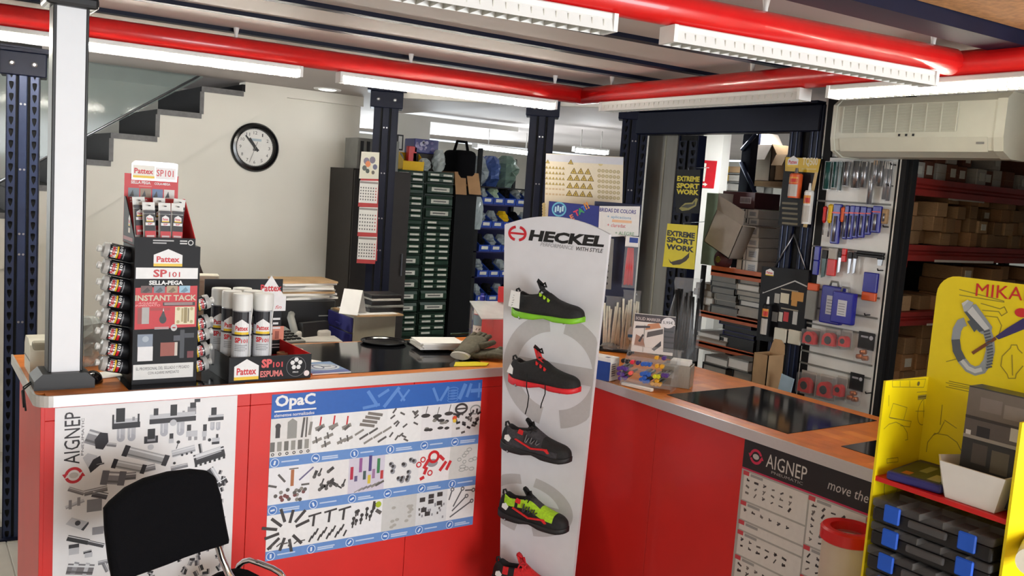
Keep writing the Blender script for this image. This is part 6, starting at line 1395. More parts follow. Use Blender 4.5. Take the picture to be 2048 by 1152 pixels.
# ================================================================== ON THE RIGHT COUNTER
# price card of markers
a = onz(1308, 706, ZT); DM = Bd((2.62, 2.98, ZT), R_(-32))
t, cv, ip, P_ = panel(DM, 'marker_display', 'SOLID MARKER display card with a round price sticker', 'display card', [(1262, 702), (1345, 712), (1352, 634), (1270, 626)], 0, .004, 'paper_white')
cv.poly([ip(1269, 642), ip(1351, 650), ip(1352, 635), ip(1270, 627)], (52, 40, 48), 1); u, v = ip(1271, 639); u1, v1 = ip(1321, 644); cv.text('SOLID MARKER', u, v, math.hypot(u1 - u, v1 - v), .014, (200, 190, 190), 2, .02, ang=math.atan2(v1 - v, u1 - u))
cv.poly([ip(1326, 704), ip(1346, 706), ip(1350, 652), ip(1328, 648)], (78, 80, 86), 1)
for k in range(4): cv.poly([ip(1328, 664 + 11 * k), ip(1347, 666 + 11 * k), ip(1347, 663 + 11 * k), ip(1328, 661 + 11 * k)], (40, 42, 46), 2)
cv.poly([ip(1293, 675), ip(1326, 668), ip(1326, 658), ip(1295, 664)], (84, 80, 80), 2); cv.poly([ip(1270, 656), ip(1300, 656), ip(1300, 652), ip(1272, 651)], (60, 56, 66), 2); cv.poly([ip(1290, 660), ip(1322, 656), ip(1318, 646), ip(1296, 648)], (206, 140, 96), 1); cv.poly([ip(1268, 690), ip(1290, 694), ip(1286, 676), ip(1272, 668)], (170, 130, 110), 1); cv.poly([ip(1303, 698), ip(1322, 682), ip(1322, 692), ip(1308, 702)], (40, 40, 44), 2); cv.poly([ip(1276, 682), ip(1285, 668), ip(1288, 670), ip(1280, 684)], (40, 38, 42), 2)
u, v = ip(1336, 646); cv.circ(u, v, .030, (236, 236, 238), 3, 20, ry=.024); cv.text('5,95\u20ac', u - .023, v - .007, .046, .015, (50, 50, 54), 4, .01)
cv.build('print', t)
bb = B(); bb.prism([(0, 0), (.05, 0), (0.004, P_[2][1] * .6), (0, P_[2][1] * .6)], 'x', .05, .054, 'paper_grey'); bb.build('strut', t)
# blue and white carton
a, c = onz(1190, 758, ZT), onz(1222, 768, ZT)
t = thing('carton_box', 'blue and white carton between shoe stand and markers', 'carton', (onz(1218, 764, ZT).x, onz(1218, 764, ZT).y, ZS), R_(-70))
Hb = onx(1218, 717, onz(1218, 764, ZT).x).z - ZS
mat('carton_blue', (36, 74, 156), .45)
bb = B(); bb.box(-.13, 0, 0, .07, 0, Hb, 'paper_white'); bb.build('box', t); bb = B(); bb.box(-.13, 0, -.001, 0, 0, Hb * .84, 'carton_blue'); bb.build('front_panel', t)
cv = Cv(lambda u, v, h: (h, u, v)); 
for k in range(6): cv.rect(.012, Hb * .2 + .009 * k, .03, .004, (110, 110, 130), 1)
cv.build('print', t); cv = Cv(lambda u, v, h: (u, v, Hb + h)); cv.rect(-.035, .012, .02, .02, (70, 80, 110), 1); cv.build('barcode_print', t)
# grey crumpled bags behind the carton
q = onz(1215, 700, ZT); bag('crumpled grey plastic bag behind the blue and white carton', 'plastic_bag', q.x + .03, q.y - .02, ZS, .16, .09, .055, 'grey_plastic', 31)
# marker rack: clear tiers with bundles of markers
q0 = onz(1240, 772, ZT); rzm = R_(-62)
DR = Bd((q0.x, q0.y, ZT), R_(-57)); mx = lambda x, y, d=0.0: DR.px(x, y, d)
w_ = mx(1342, 772)[0]; t = DR.at('marker_rack', 'clear plastic marker rack on the right counter', 'marker rack', 0, .0018)
Ht = mx(1300, 700, -.09)[1]; dep = .13
for x in (0, w_): bb = B(); bb.prism([(0, 0), (dep, 0), (dep, Ht), (dep * .7, Ht), (0, Ht * .35)], 'x', x - .002, x + .002, 'clear_plastic'); bb.build('side', t)
for k in range(3):
    bb = B(); y0_ = dep * .3 * k; z_ = .012 + Ht * .27 * k; bb.box(0, w_, y0_, y0_ + dep * .36, z_, z_ + .003, 'clear_plastic'); bb.box(0, w_, y0_ - .002, y0_, z_, z_ + .02, 'clear_plastic'); bb.build('tier', t)
bb = B(); bb.box(0, w_, dep, dep + .003, 0, Ht, 'clear_plastic'); bb.build('back', t)
bb = B(); bb.box(-.01, w_ + .01, dep * .9, dep * 1.08, Ht + .001, Ht + .005, 'clear_plastic'); bb.build('top_plate', t)
mcol = {'purple': (86, 48, 140), 'blue': (36, 96, 196), 'yellow': (240, 176, 30), 'lime': (222, 226, 30), 'red': (226, 40, 70), 'coral': (250, 96, 90), 'black': (22, 22, 24), 'navy': (44, 40, 110)}
for k_, c_ in mcol.items(): mat('marker_' + k_, c_, .35, var=.03)
C_ = lambda x, y: (1180 + x / 4.114, 520 + y / 4.114)
mk = [('purple', 235, 895, 0), ('purple', 262, 890, 0), ('purple', 290, 900, 0), ('purple', 235, 935, 0), ('purple', 262, 945, 0), ('purple', 285, 975, 0), ('purple', 245, 975, 0), ('coral', 330, 933, 0), ('blue', 425, 940, 0), ('blue', 452, 935, 0), ('blue', 480, 945, 0), ('blue', 418, 985, 0), ('blue', 445, 1000, 0), ('blue', 470, 1000, 0), ('blue', 445, 970, 0), ('lime', 530, 960, 0), ('lime', 560, 962, 0), ('yellow', 510, 1020, 0), ('yellow', 545, 1000, 0), ('yellow', 567, 1027, 0), ('yellow', 540, 1025, 0), ('red', 345, 842, 1), ('black', 270, 830, 1), ('black', 300, 838, 1), ('navy', 390, 848, 1), ('blue', 430, 858, 1), ('blue', 458, 858, 1), ('blue', 486, 862, 1), ('yellow', 548, 876, 1), ('yellow', 588, 880, 1), ('black', 318, 772, 2), ('yellow', 545, 808, 2), ('purple', 605, 810, 2), ('purple', 600, 950, 0), ('purple', 625, 955, 0)]
cnt = {}; mk.sort(key=lambda q: (q[3], q[0], q[1])); tot = {}
for q in mk: tot[(q[0], q[3])] = tot.get((q[0], q[3]), 0) + 1
NUM = ['first', 'second', 'third', 'fourth', 'fifth', 'sixth', 'seventh', 'eighth', 'ninth', 'tenth']
for c_, x, y, tier in mk:
    yy = .012 + dep * .3 * tier; u, v = DR.px(*C_(x, y), -yy); i_ = cnt.get((c_, tier), 0); cnt[(c_, tier)] = i_ + 1
    t = DR.at('marker_pen', (NUM[i_] + ' ' if tot[(c_, tier)] > 1 else 'only ') + c_ + ' marker' + (' from the left' if tot[(c_, tier)] > 1 else '') + ' on the %s tier of the marker rack' % ['bottom', 'middle', 'top'][tier], 'marker', u, max(v, .018), -yy, 'markers in the clear rack')
    bb = B(); bb.lathe([(.006, 0), (.0084, .002), (.0084, .014), (.0062, .016), (.0062, .03)], 'marker_' + c_, 12); bb.build('cap', t, None, (R_(-90), 0, 0))
    bb = B(); bb.lathe([(.0056, .029), (.0056, dep * .28 if tier else .10)], 'grey_plastic', 10); bb.build('barrel', t, None, (R_(-90), 0, 0))
# white strip in front and foil box
q = onz(1278, 778, ZT); bb = B(); bb.at(Matrix.Translation((q.x, q.y, ZS)) @ Matrix.Rotation(R_(-76), 4, 'Z')).rbox(-.075, .06, -.012, .008, 0, .012, 'paper_white', .002, 1); tag(bb.build('label_strip'), 'white strip in front of the marker rack', 'strip')
q = onz(1340, 770, ZT); t = thing('tin_box', 'open silvery tin box right of the marker rack', 'tin box', (onz(1368, 776, ZT).x, onz(1368, 776, ZT).y + .04, ZS), R_(-55))
Hb = .085
for x0_, x1_, y0_, y1_ in ((-.055, .055, -.04, -.038), (-.055, .055, .048, .05), (-.055, -.053, -.04, .05), (.053, .055, -.04, .05)): bb = B(); bb.box(x0_, x1_, y0_, y1_, 0, Hb, 'tin'); bb.build('side', t)

bb = B(); bb.box(-.053, .053, -.038, .048, .004, Hb - .01, 'cardboard_c'); bb.build('filling', t); bb = B(); bb.rbox(-.03, .045, -.02, .04, Hb - .004, Hb + .016, 'paper_white', .002, 1); bb.build('card', t)
# tall bag of black ties leaning behind the counter, in front of the slim upright
t_ = tie_bag('tall clear bag of long black cable ties', 1362, 720, 555, .15, 'tie_black', 5, 0, Bd((2.93, 2.93, 0), R_(-40)), z=None)
bb = B(); bb.tube([(2.93 + (.05), 2.93 + .05, 0), (2.93 + .05, 2.93 + .05, ZT - .05)], .02, 'dark_gap', 8); tag(bb.build('bag_stand'), 'dark post under the tall bag of black ties', 'post')

# ================================================================== THE STORE OPENING ON THE RIGHT
DX = Bd((XR, 0, 0), R_(-90))                         # local x = -Y, looks to -X
def xp(x, y, X): p = onx(x, y, X); return p
# the two hang cards
for k, (cs, m_, lb) in enumerate((([(1351, 426), (1398, 427), (1401, 339), (1353, 339)], 'black_card', 'black hang card printed EXTREME SPORT WORK in yellow'), ([(1325, 533), (1388, 539), (1395, 451), (1335, 447)], 'yellow_card', 'yellow hang card printed EXTREME SPORT WORK in black'))):
    t, cv, ip, P_ = panel(DX, 'hang_card', lb, 'hang card', cs, .03 + .012 * k, .002, m_, 'sport hang cards')
    fg = (226, 206, 20) if k == 0 else (30, 28, 20); ys_ = ((362, 376, 388), (471, 484, 498))[k]; xs_ = ((1354, 1399), (1334, 1390))[k]
    for w2, y_, x_ in zip(('EXTREME', 'SPORT', 'WORK'), ys_, (0, 0, 0)):
        u, v = ip(xs_[0] - (y_ - ys_[0]) * .06, y_); u1, v1 = ip(xs_[1] - (y_ - ys_[0]) * .06, y_ + 1); cv.text(w2, u, v, u1 - u, .028 if k == 0 else .030, fg, 2, .05)
    if k == 0: cv.poly([ip(*q2) for q2 in ((1358, 417), (1370, 406), (1384, 405), (1392, 396), (1396, 398), (1392, 412), (1378, 420), (1364, 422))], (150, 140, 60), 1); cv.poly([ip(*q2) for q2 in ((1362, 414), (1372, 409), (1386, 408), (1390, 402), (1390, 410), (1376, 416))], (60, 58, 40), 2)
    else: cv.poly([ip(*q2) for q2 in ((1337, 517), (1342, 524), (1352, 521), (1364, 518), (1376, 508), (1379, 504), (1378, 515), (1372, 522), (1360, 529), (1346, 530), (1340, 525))], (60, 44, 20), 1)
    cv.build('print', t)
    bb = B(); u, v = ip((1377, 1368)[k], (339, 449)[k]); bb.tube([(u - P_[0][0], .002, v - P_[0][1] - .006), (u - P_[0][0], -.004, v - P_[0][1] + .008), (u - P_[0][0], .152, v - P_[0][1] + .02)], .0016, 'steel', 6); bb.build('hook', t)
# white lit wall piece and fire sign further in
XW = 4.9
a, c = onx(1445, 300, XW), onx(1330, 300, XW); b = B(); b.box(XW, XW + .08, a.y, c.y + .3, 0, ZC, 'white_wall'); struct(b.build('wall_store'))
DF = Bd((XW - .001, 0, 0), R_(-90))
mat('sign_red', (200, 20, 36), .45)
t, cv, ip, P_ = panel(DF, 'fire_sign', 'red fire extinguisher sign on the white store wall', 'sign', [(1386, 374), (1427, 377), (1434, 322), (1389, 319)], .004, .003, 'sign_red')
WW = (236, 236, 220); cv.poly([ip(*q2) for q2 in ((1401, 362), (1409, 363), (1413, 335), (1404, 334))], WW, 1); cv.poly([ip(*q2) for q2 in ((1405, 334), (1412, 334), (1413, 327), (1408, 326))], WW, 1); cv.poly([ip(*q2) for q2 in ((1398, 340), (1400, 332), (1408, 329), (1408, 332), (1402, 334), (1400, 341))], WW, 1); cv.poly([ip(*q2) for q2 in ((1400, 370), (1409, 370), (1409, 373), (1415, 369), (1409, 365), (1409, 367), (1401, 367))], WW, 1); cv.build('print', t)
area_light('store_fill', (4.2, 3.9, ZC - .08), (4.5, 3.9, 0.6), .9, .12, 17, (.92, .97, 1.0))  # fill light added to brighten the white store wall
fitting('small lit strip light added inside the store, above the fire sign', (3.95, 3.9, ZC - .06), (4.6, 3.9, ZC - .06), True, far=True, nl=0)  # extra fitting added to go with the fill on the store wall
# shelf with yellow and black parcels, seen between the wall and the braced upright
YY = 4.15
a = onx(1430, 330, 5.6)
t = thing('store_shelf', 'grey shelf of small parcels behind the braced upright', 'shelf', (0, 0, 0))
zz = [onx(1455, y, 5.2).z for y in (345, 362, 381, 400)]
q1, q2 = onx(1492, 350, 5.2).y, onx(1428, 350, 5.2).y
for z in zz: bb = B(); bb.box(5.2, 5.5, q1, q2, z - .012, z, 'grey_plastic'); bb.build('board', t)
bb = B(); bb.box(5.5, 5.52, q1, q2, 0, 2.25, 'grey_paint'); bb.build('back', t)
for y_ in (q1, q2 - .02): bb = B(); bb.box(5.2, 5.22, y_, y_ + .02, 0, 2.25, 'grey_plastic'); bb.build('post', t)
for r_, z in enumerate(zz):
    for k in range(2):
        y_ = q1 + .03 + (q2 - q1 - .06) * (k + .5) / 2; m_ = [['cardboard_c', 'yellow_plastic'], ['paper_grey', 'yellow_plastic'], ['paper_grey', 'paper_white'], ['yellow_plastic', 'cardboard_c']][r_][k]
        bb = B(); bb.rbox(5.19, 5.45, y_ - (q2 - q1) * .21, y_ + (q2 - q1) * .21, z + .001, z + .046, m_, .003, 1); tag(bb.build('parcel'), '%s parcel, %s shelf of the grey store shelf, %s' % ({'cardboard_c': 'brown', 'yellow_plastic': 'yellow', 'paper_grey': 'grey', 'paper_white': 'white'}[m_], ['top', 'second', 'third', 'lowest'][r_], ['right', 'left'][k]), 'parcel', 'parcels on the grey store shelf')
# braced upright
XS = 3.95
a = onx(1488, 350, XS); t = thing('rack_upright', 'blue rack upright with diagonal steel braces inside the store', 'rack upright', (0, 0, 0))
y0_, y1_ = onx(1497, 350, XS).y, onx(1478, 350, XS).y
bb = B(); bb.rbox(XS, XS + .06, y0_, y1_, 0, ZC - .002, 'navy_steel', .004, 1); bb.build('upright', t)
for (xa, ya), (xb, yb2) in (((1482, 325), (1510, 385)), ((1484, 300), (1512, 268))):
    p, q = onx(xa, ya, XS - .01), onx(xb, yb2, XS - .01); bb = B(); bb.tube([p, q], .012, 'navy_light', 6); bb.build('brace', t)
# shelf board and big open cartons at top right of the opening
XC = 4.1
t = thing('store_shelf', 'high store shelf carrying the big open carton', 'shelf', (0, 0, 0)); zz = onx(1530, 362, XC).z; q1, q2 = onx(1575, 350, XC).y, onx(1495, 350, XC).y
bb = B(); bb.box(XC, XC + .5, q1 - .2, q2, zz - .03, zz, 'cardboard_b'); bb.build('board', t)
bb = B(); bb.box(XC + .5, XC + .53, q1 - .2, q2, 0, 2.25, 'dark_gap'); bb.build('back_sheet', t)
bb = B(); bb.box(XC, XC + .5, q1 - .2, q2, zz - .45, zz - .42, 'dark_gap'); bb.build('lower_board', t)
for y_ in (q1 - .2, q2 - .03): bb = B(); bb.box(XC + .02, XC + .05, y_, y_ + .03, 0, 2.28, 'navy_steel'); bb.build('post', t)
def open_box(label, X, c0, c1, dep_, m, name='open_carton', tilt=0, flap=.5):
    p, q = onx(*c0, X), onx(*c1, X); W2, H2 = p.y - q.y, q.z - p.z
    t = thing(name, label, 'carton', (X, p.y, p.z), R_(-90)); e = .004
    for x0_, x1_, y0_, y1_ in ((0, W2, 0, e), (0, W2, dep_ - e, dep_), (0, e, 0, dep_), (W2 - e, W2, 0, dep_)): bb = B(); bb.box(x0_, x1_, y0_, y1_, 0, H2, m); bb.build('side', t)
    bb = B(); bb.box(0, W2, 0, dep_, 0, e, m); bb.build('bottom', t)
    bb = B(); bb.at(Matrix.Translation((0, 0, H2)) @ Matrix.Rotation(R_(150), 4, 'X')).box(0, W2, 0, e, 0, H2 * flap, m); bb.build('flap', t)
    bb = B(); bb.at(Matrix.Translation((0, 0, H2)) @ Matrix.Rotation(R_(-35), 4, 'Y')).box(0, e, 0, dep_, 0, H2 * flap, m); bb.build('flap', t); return t, W2, H2
open_box('big open brown carton on the high store shelf', XC + .02, (1494, 361), (1545, 290), .3, 'cardboard_grey')
open_box('second brown carton right of the big open one', XC + .02, (1548, 361), (1575, 310), .3, 'cardboard_c')
# trolley with boxes and stacks of ring binders
XT = 3.62
t = thing('steel_trolley', 'orange steel trolley stacked with boxes and binders', 'trolley', (0, 0, 0))
q1, q2 = onx(1524, 620, XT).y, onx(1392, 620, XT).y
lev = [onx(1450, y, XT).z for y in (543, 632, 695)]
zz0 = lev[0]; u1_, u2_ = onx(1524, 540, XT).y, onx(1422, 540, XT).y
bb = B(); bb.box(XT, XT + .36, u1_, u2_, zz0 - .012, zz0, 'orange_steel'); bb.box(XT, XT + .006, u1_, u2_, zz0 - .03, zz0 + .022, 'orange_steel'); bb.box(XT + .16, XT + .36, u2_, u2_ + .12, zz0 - .012, zz0, 'orange_steel'); bb.build('top_tray', t)
for z in lev[1:]: bb = B(); bb.box(XT, XT + .36, q1, q2, z - .012, z, 'orange_steel'); bb.box(XT, XT + .006, q1, q2, z - .028, z + .006, 'orange_steel'); bb.build('shelf', t)
bb = B(); bb.box(XT, XT + .36, q1, q2, .2, .212, 'orange_steel'); bb.build('shelf', t)
for x in (XT + .01, XT + .33):
    for y_ in (q1, q2 - .02): bb = B(); bb.box(x, x + .02, y_, y_ + .02, 0, zz0 if y_ == q1 else lev[1] + .25, 'dark_gap'); bb.build('post', t)
# stack of white label boxes on the tray
def xbox(name, label, X, c0, c1, dep_, m, cat='box', group=None, bev=.002, rz=0.0, zfix=None):
    p, q = onx(*c0, X), onx(*c1, X); z0_ = p.z if zfix is None else zfix
    t = thing(name, label, cat, (X, p.y, z0_), R_(-90) + rz, group); W2, H2 = p.y - q.y, q.z - z0_
    bb = B(); bb.rbox(0, W2, 0, dep_, 0, H2, m, bev, 1); bb.build('body', t); return t, W2, H2
ys = [536, 521, 494, 474, 450, 436, 418]
zprev = zz0 + .001
for k in range(6):
    zt2 = onx(1500, ys[k + 1], XT + .04).z; p = onx(1472 + (0, 1, 3, 6, 10, 6)[k], ys[k], XT + .04); q = onx(1516 + (0, 2, 2, 3, 2, 1)[k], ys[k + 1], XT + .04)
    t = thing('label_box', '%s white label box in the stack on the orange trolley' % ['lowest', 'second', 'third', 'fourth', 'fifth', 'topmost'][k], 'box', (XT + .04, p.y, zprev), R_(-90), 'white label boxes'); W2, H2 = p.y - q.y, zt2 - zprev - .002
    bb = B(); bb.rbox(0, W2, 0, .2, 0, H2, 'paper_white', .002, 1); bb.build('body', t); cv = Cv(lambda u, v, h: (u, -h, v)); cv.rect(W2 * .25, .001, .008, H2 - .002, (40, 40, 46), 1); cv.rect(W2 * .42, .001, .004, H2 - .002, (60, 60, 66), 1); cv.rect(W2 * .55, H2 * .25, W2 * .35, H2 * .5, (196, 200, 206), 1)
    for j in range(3): cv.rect(W2 * .58, H2 * (.32 + .14 * j), W2 * .26, H2 * .05, (130, 132, 140), 2)
    cv.build('print', t); zprev = zt2
t, W2, H2 = xbox('shoe_box', 'maroon box lying on the white label boxes', XT + .05, (1443, 414), (1511, 385), .2, 'maroon_box' if False else 'brown_cabinet', zfix=zprev + .001)
mat('maroon_card', (92, 52, 58), .35); bpy.data.objects[t.children[0].name].data.materials[0] = MATS['maroon_card']
cv = Cv(lambda u, v, h: (u, -h, v)); cv.rect(W2 * .56, H2 * .3, W2 * .34, H2 * .4, (206, 200, 206), 1)
for k in range(7): cv.rect(W2 * (.58 + .043 * k), H2 * .36, W2 * .018, H2 * .28, (70, 60, 66), 2)
cv.build('print', t)
# tilted grey open carton leaning on the stack
p = onx(1425, 498, XT); t = thing('open_carton', 'tilted open grey carton in front of the label boxes', 'carton', (XT - .06, onx(1432, 500, XT - .06).y, onx(1432, 500, XT - .06).z), 0)
t.rotation_euler = (Matrix.Rotation(R_(-90), 4, 'Z') @ Matrix.Rotation(R_(22), 4, 'Y')).to_euler()
w2, d2, h2 = .20, .16, .19; e = .004
for x0_, x1_, y0_, y1_ in ((-w2 / 2, w2 / 2, 0, e), (-w2 / 2, w2 / 2, d2 - e, d2), (-w2 / 2, -w2 / 2 + e, 0, d2), (w2 / 2 - e, w2 / 2, 0, d2)): bb = B(); bb.box(x0_, x1_, y0_, y1_, 0, h2, 'cardboard_grey'); bb.build('side', t)
bb = B(); bb.box(-w2 / 2, w2 / 2, 0, d2, 0, e, 'cardboard_grey'); bb.build('bottom', t)
for M_, x0_, x1_, y0_, y1_ in ((Matrix.Translation((0, 0, h2)) @ Matrix.Rotation(R_(20), 4, 'X'), -w2 / 2, w2 / 2, 0, e), (Matrix.Translation((w2 / 2, 0, h2)) @ Matrix.Rotation(R_(70), 4, 'Y'), -e, 0, 0, d2), (Matrix.Translation((-w2 / 2, 0, h2)) @ Matrix.Rotation(R_(-20), 4, 'Y'), 0, e, 0, d2)): bb = B(); bb.at(M_).box(x0_, x1_, y0_, y1_, 0, .085, 'cardboard_grey'); bb.build('flap', t)
bb = B(); bb.box(-w2 * .3, w2 * .45, .02, d2 - .02, h2 * .7, h2 * .95, 'paper_white'); bb.build('filling', t)
t, W2, H2 = xbox('file_case', 'pale green box file behind the maroon box', XT + .22, (1405, 480), (1446, 387), .1, 'light_green_card', 'box', zfix=zz0 + .001)
p = onx(1532, 492, XT + .25); t = thing('document_wallet', 'light green document wallet hanging behind the label boxes', 'wallet', (XT + .27, p.y + .1, p.z), R_(-90)); q = onx(1545, 405, XT + .25)
bb = B(); bb.at(Matrix.Rotation(R_(8), 4, 'Y')).rbox(0, .19, 0, .02, 0, q.z - p.z, 'light_green_card', .004, 1); bb.build('cover', t); bb = B(); bb.tube([(.1, .01, q.z - p.z), (.1, .01, q.z - p.z + .02)], .004, 'steel', 6); bb.build('clip', t)
# dark round lamp reflector behind the tilted carton
p = onx(1438, 528, XT + .02); t = thing('work_lamp', 'dark round work lamp below the tilted carton', 'lamp', (XT + .06, p.y, zz0 + .058), 0, rot=(0, R_(-90), 0))
bb = B(); bb.lathe([(.0, .0), (.055, .0), (.05, .03), (.02, .05), (0, .05)], 'maroon_card', 20, caps=False); bb.build('housing', t); bb = B(); bb.lathe([(0, .052), (.018, .052), (.02, .046)], 'chrome', 16, caps=False); bb.build('reflector', t)
# binders and books on the trolley
rg = random.Random(17)
def stack(label, X, px0, px1, ys_, mats, depth, cat, name, group, pg=None):
    zprev = None
    for k in range(len(ys_) - 1):
        p = onx(px0 + rg.uniform(-4, 4), ys_[k], X); q = onx(px1 + rg.uniform(-5, 5), ys_[k + 1], X); zb_ = p.z if zprev is None else zprev
        zb_ = zb_ + .001; zt3 = q.z
        t = thing(name, '%s %s' % (ORD(k, len(ys_) - 1), label), cat, (X + rg.uniform(-.02, .02), p.y, zb_), R_(-90) + rg.uniform(-.06, .06), group); W2 = p.y - q.y; H2 = max(.008, zt3 - zb_ - .002); m_ = mats[k % len(mats)]
        bb = B(); bb.box(0, W2, -.002, depth, 0, H2 * .12, m_); bb.box(0, W2, -.002, depth, H2 * .88, H2, m_); bb.box(0, .006, -.002, depth, 0, H2, m_); bb.build('cover', t)
        bb = B(); bb.box(.006, W2 - .006, .002, depth - .004, H2 * .12, H2 * .88, pg or ('paper_white' if k % 3 == 1 else 'paper_grey')); bb.build('pages', t); zprev = zb_ + H2
ORD_ = ['lowest', 'second', 'third', 'fourth', 'fifth', 'sixth', 'seventh', 'eighth', 'ninth', 'tenth']
def ORD(k, n): return 'topmost' if k == n - 1 else ORD_[k] + ('' if k == 0 else ' from below')
stack('binder in the left stack on the trolley, middle shelf', XT + .03, 1388, 1424, [630, 612, 596, 582, 569], ['cardboard_grey', 'paper_grey', 'cardboard_grey'], .25, 'binder', 'ring_binder', 'binders in the left stack')
stack('binder in the centre stack on the trolley, middle shelf', XT + .03, 1424, 1474, [630, 617, 606, 592, 578, 568, 556], ['black_plastic', 'grey_plastic', 'paper_grey', 'black_plastic'], .25, 'binder', 'ring_binder', 'binders in the centre stack', 'grey_plastic')
stack('binder in the right stack on the trolley, middle shelf', XT + .03, 1475, 1522, [630, 619, 607, 598, 586, 573, 560], ['navy_plastic', 'black_plastic', 'light_blue', 'black_plastic'] if False else ['paper_grey', 'black_plastic', 'grey_plastic', 'black_plastic'], .25, 'binder', 'ring_binder', 'binders in the right stack')
stack('catalogue on the lower trolley shelf, left', XT + .02, 1385, 1458, [693, 684, 675], ['cardboard_grey', 'paper_grey'], .24, 'catalogue', 'thick_catalogue', 'catalogues on the lower trolley shelf')
stack('dark folder on the lower trolley shelf, right', XT + .03, 1440, 1512, [693, 682, 672, 662, 652], ['black_plastic', 'navy_plastic'], .24, 'folder', 'dark_folder', 'dark folders on the trolley', 'black_plastic')
stack('box file in front of the trolley, near the counter', XT - .16, 1402, 1452, [760, 735, 720], ['black_plastic', 'grey_plastic'], .12, 'box file', 'box_file', 'box files by the counter')
stack('box file leaning beside the brown flap', XT - .2, 1456, 1506, [770, 745, 722], ['black_plastic', 'grey_plastic'], .12, 'box file', 'box_file', 'box files by the brown flap')
XB_ = 3.28; p = onx(1520, 760, XB_); t = thing('open_carton', 'tall narrow brown carton with a raised rounded flap behind the counter', 'carton', (XB_, onx(1502, 760, XB_).y, .001), R_(-90)); q = onx(1537, 712, XB_); W2 = onx(1502, 760, XB_).y - q.y; H2 = q.z
for x0_, x1_, y0_, y1_ in ((0, W2, 0, .004), (0, W2, .11, .114), (0, .004, 0, .114), (W2 - .004, W2, 0, .114)): bb = B(); bb.box(x0_, x1_, y0_, y1_, 0, H2, 'cardboard_c'); bb.build('side', t)
fz = onx(1520, 680, XB_).z; bb = B(); bb.prism([(.0, H2), (W2, H2), (W2 * .95, H2 + (fz - H2) * .7), (W2 * .7, fz), (W2 * .25, fz), (.01, H2 + (fz - H2) * .6)], 'y', .110, .114, 'cardboard_c'); bb.build('flap', t)
bb = B(); bb.at(Matrix.Rotation(.15, 4, 'Y')).box(.02, .09, -.004, 0, H2 - .13, H2 - .05, 'light_note')
bb.build('note', t)
# support below the things standing behind the counter
bb = B(); bb.box(XT - .22, XT - .02, onx(1540, 700, XT).y, onx(1395, 700, XT).y, 0, onx(1456, 770, XT - .2).z - .03, 'dark_gap'); tag(bb.build('low_cabinet'), 'low dark cabinet behind the right counter under the box files', 'cabinet')
# ================================================================== PEGBOARD WITH TOOLS
XP = XR
pe0, pe1 = onx(1641, 318, XP).y, onx(1800, 318, XP).y            # left (far) and right (near) edge
pz1 = 1.98
t = thing('tool_wall', 'white slotted tool wall on the rack end', 'tool wall', (0, 0, 0))
bb = B(); bb.box(XP + .006, XP + .022, pe1, pe0, .25, pz1, 'white_plastic'); bb.build('panel', t)
bb = B(); bb.box(XP + .004, XP + .024, pe1 - .006, pe1, .25, pz1, 'white_wall'); bb.build('edge_strip', t)
for y in (405, 500, 588, 628, 662, 722, 748): 
    z = onx(1700, y, XP).z; bb = B(); bb.box(XP + .001, XP + .006, pe1 + .02, pe0 - .004, z - .004, z + .004, 'grey_plastic'); bb.build('slot_rail', t)
for (x, y) in ((1790, 330), (1784, 372), (1775, 454), (1764, 541), (1740, 786), (1738, 630)):
    p = onx(x, y, XP); bb = B(); bb.tube([(XP + .006, p.y, p.z), (XP - .03, p.y, p.z), (XP - .034, p.y, p.z + .008)], .003, 'black_plastic', 6); bb.build('hook', t)
bb = B(); bb.box(XP + .022, XP + .06, pe1 - .05, pe1 - .006, 0, pz1, 'dark_gap'); bb.build('side_gap', t)
mat('dark_teal', (28, 74, 70), .3); mat('blister_clear', (220, 222, 226), .12, alpha=.13, spec=.9); mat('chisel_blue', (36, 40, 150), .3); mat('orange_solid', (222, 92, 40), .45); mat('tape_red', (214, 36, 36), .35); mat('tape_black', (24, 24, 26), .5)
def hang(name, label, cat, x0, x1, y0, y1, group, parts, d=.012):
    """thing hung flat on the tool wall, box given by photo pixels; parts(bb-maker) fills it"""
    ym, xm = (y0 + y1) / 2, (x0 + x1) / 2; ya, yb = onx(x0, ym, XP - d).y, onx(x1, ym, XP - d).y; za, zb_ = onx(xm, y1, XP - d).z, onx(xm, y0, XP - d).z
    t = thing(name, label, cat, (XP - d, ya, za), R_(-90), group); parts(t, ya - yb, zb_ - za); return t
def drill(m, shaft='steel', r=None):
    def f(t, w, h):
        r_ = r or w * .55
        bb = B(); bb.rbox(0, w, -.012, .008, 0, h, 'blister_clear', .003, 1); bb.build('sleeve', t)
        bb = B(); bb.tube([(w / 2, -.003, .006), (w / 2, -.003, h * .96)], r_ * .8, shaft, 8); bb.build('bit', t)
        bb = B(); bb.box(w * .05, w * .95, -.010, -.008, h * .8, h * .98, m); bb.build('header_card', t)
    return f
g = 'drill bits on the top rail'
tops = [(1650, 1664, 322, 381, 'dark_teal'), (1666, 1676, 322, 378, 'dark_teal'), (1678, 1686, 322, 384, 'dark_teal'), (1688, 1700, 322, 374, 'grey_plastic'), (1706, 1722, 320, 379, 'paper_grey'), (1723, 1735, 322, 378, 'paper_grey'), (1738, 1748, 322, 412, 'paper_grey'), (1748, 1756, 320, 370, 'cardboard_c'), (1757, 1768, 320, 376, 'paper_grey'), (1768, 1776, 322, 402, 'paper_grey'), (1776, 1784, 322, 405, 'white_plastic')]
onm = ['first', 'second', 'third', 'fourth', 'fifth', 'sixth', 'seventh', 'eighth', 'ninth', 'tenth', 'eleventh']
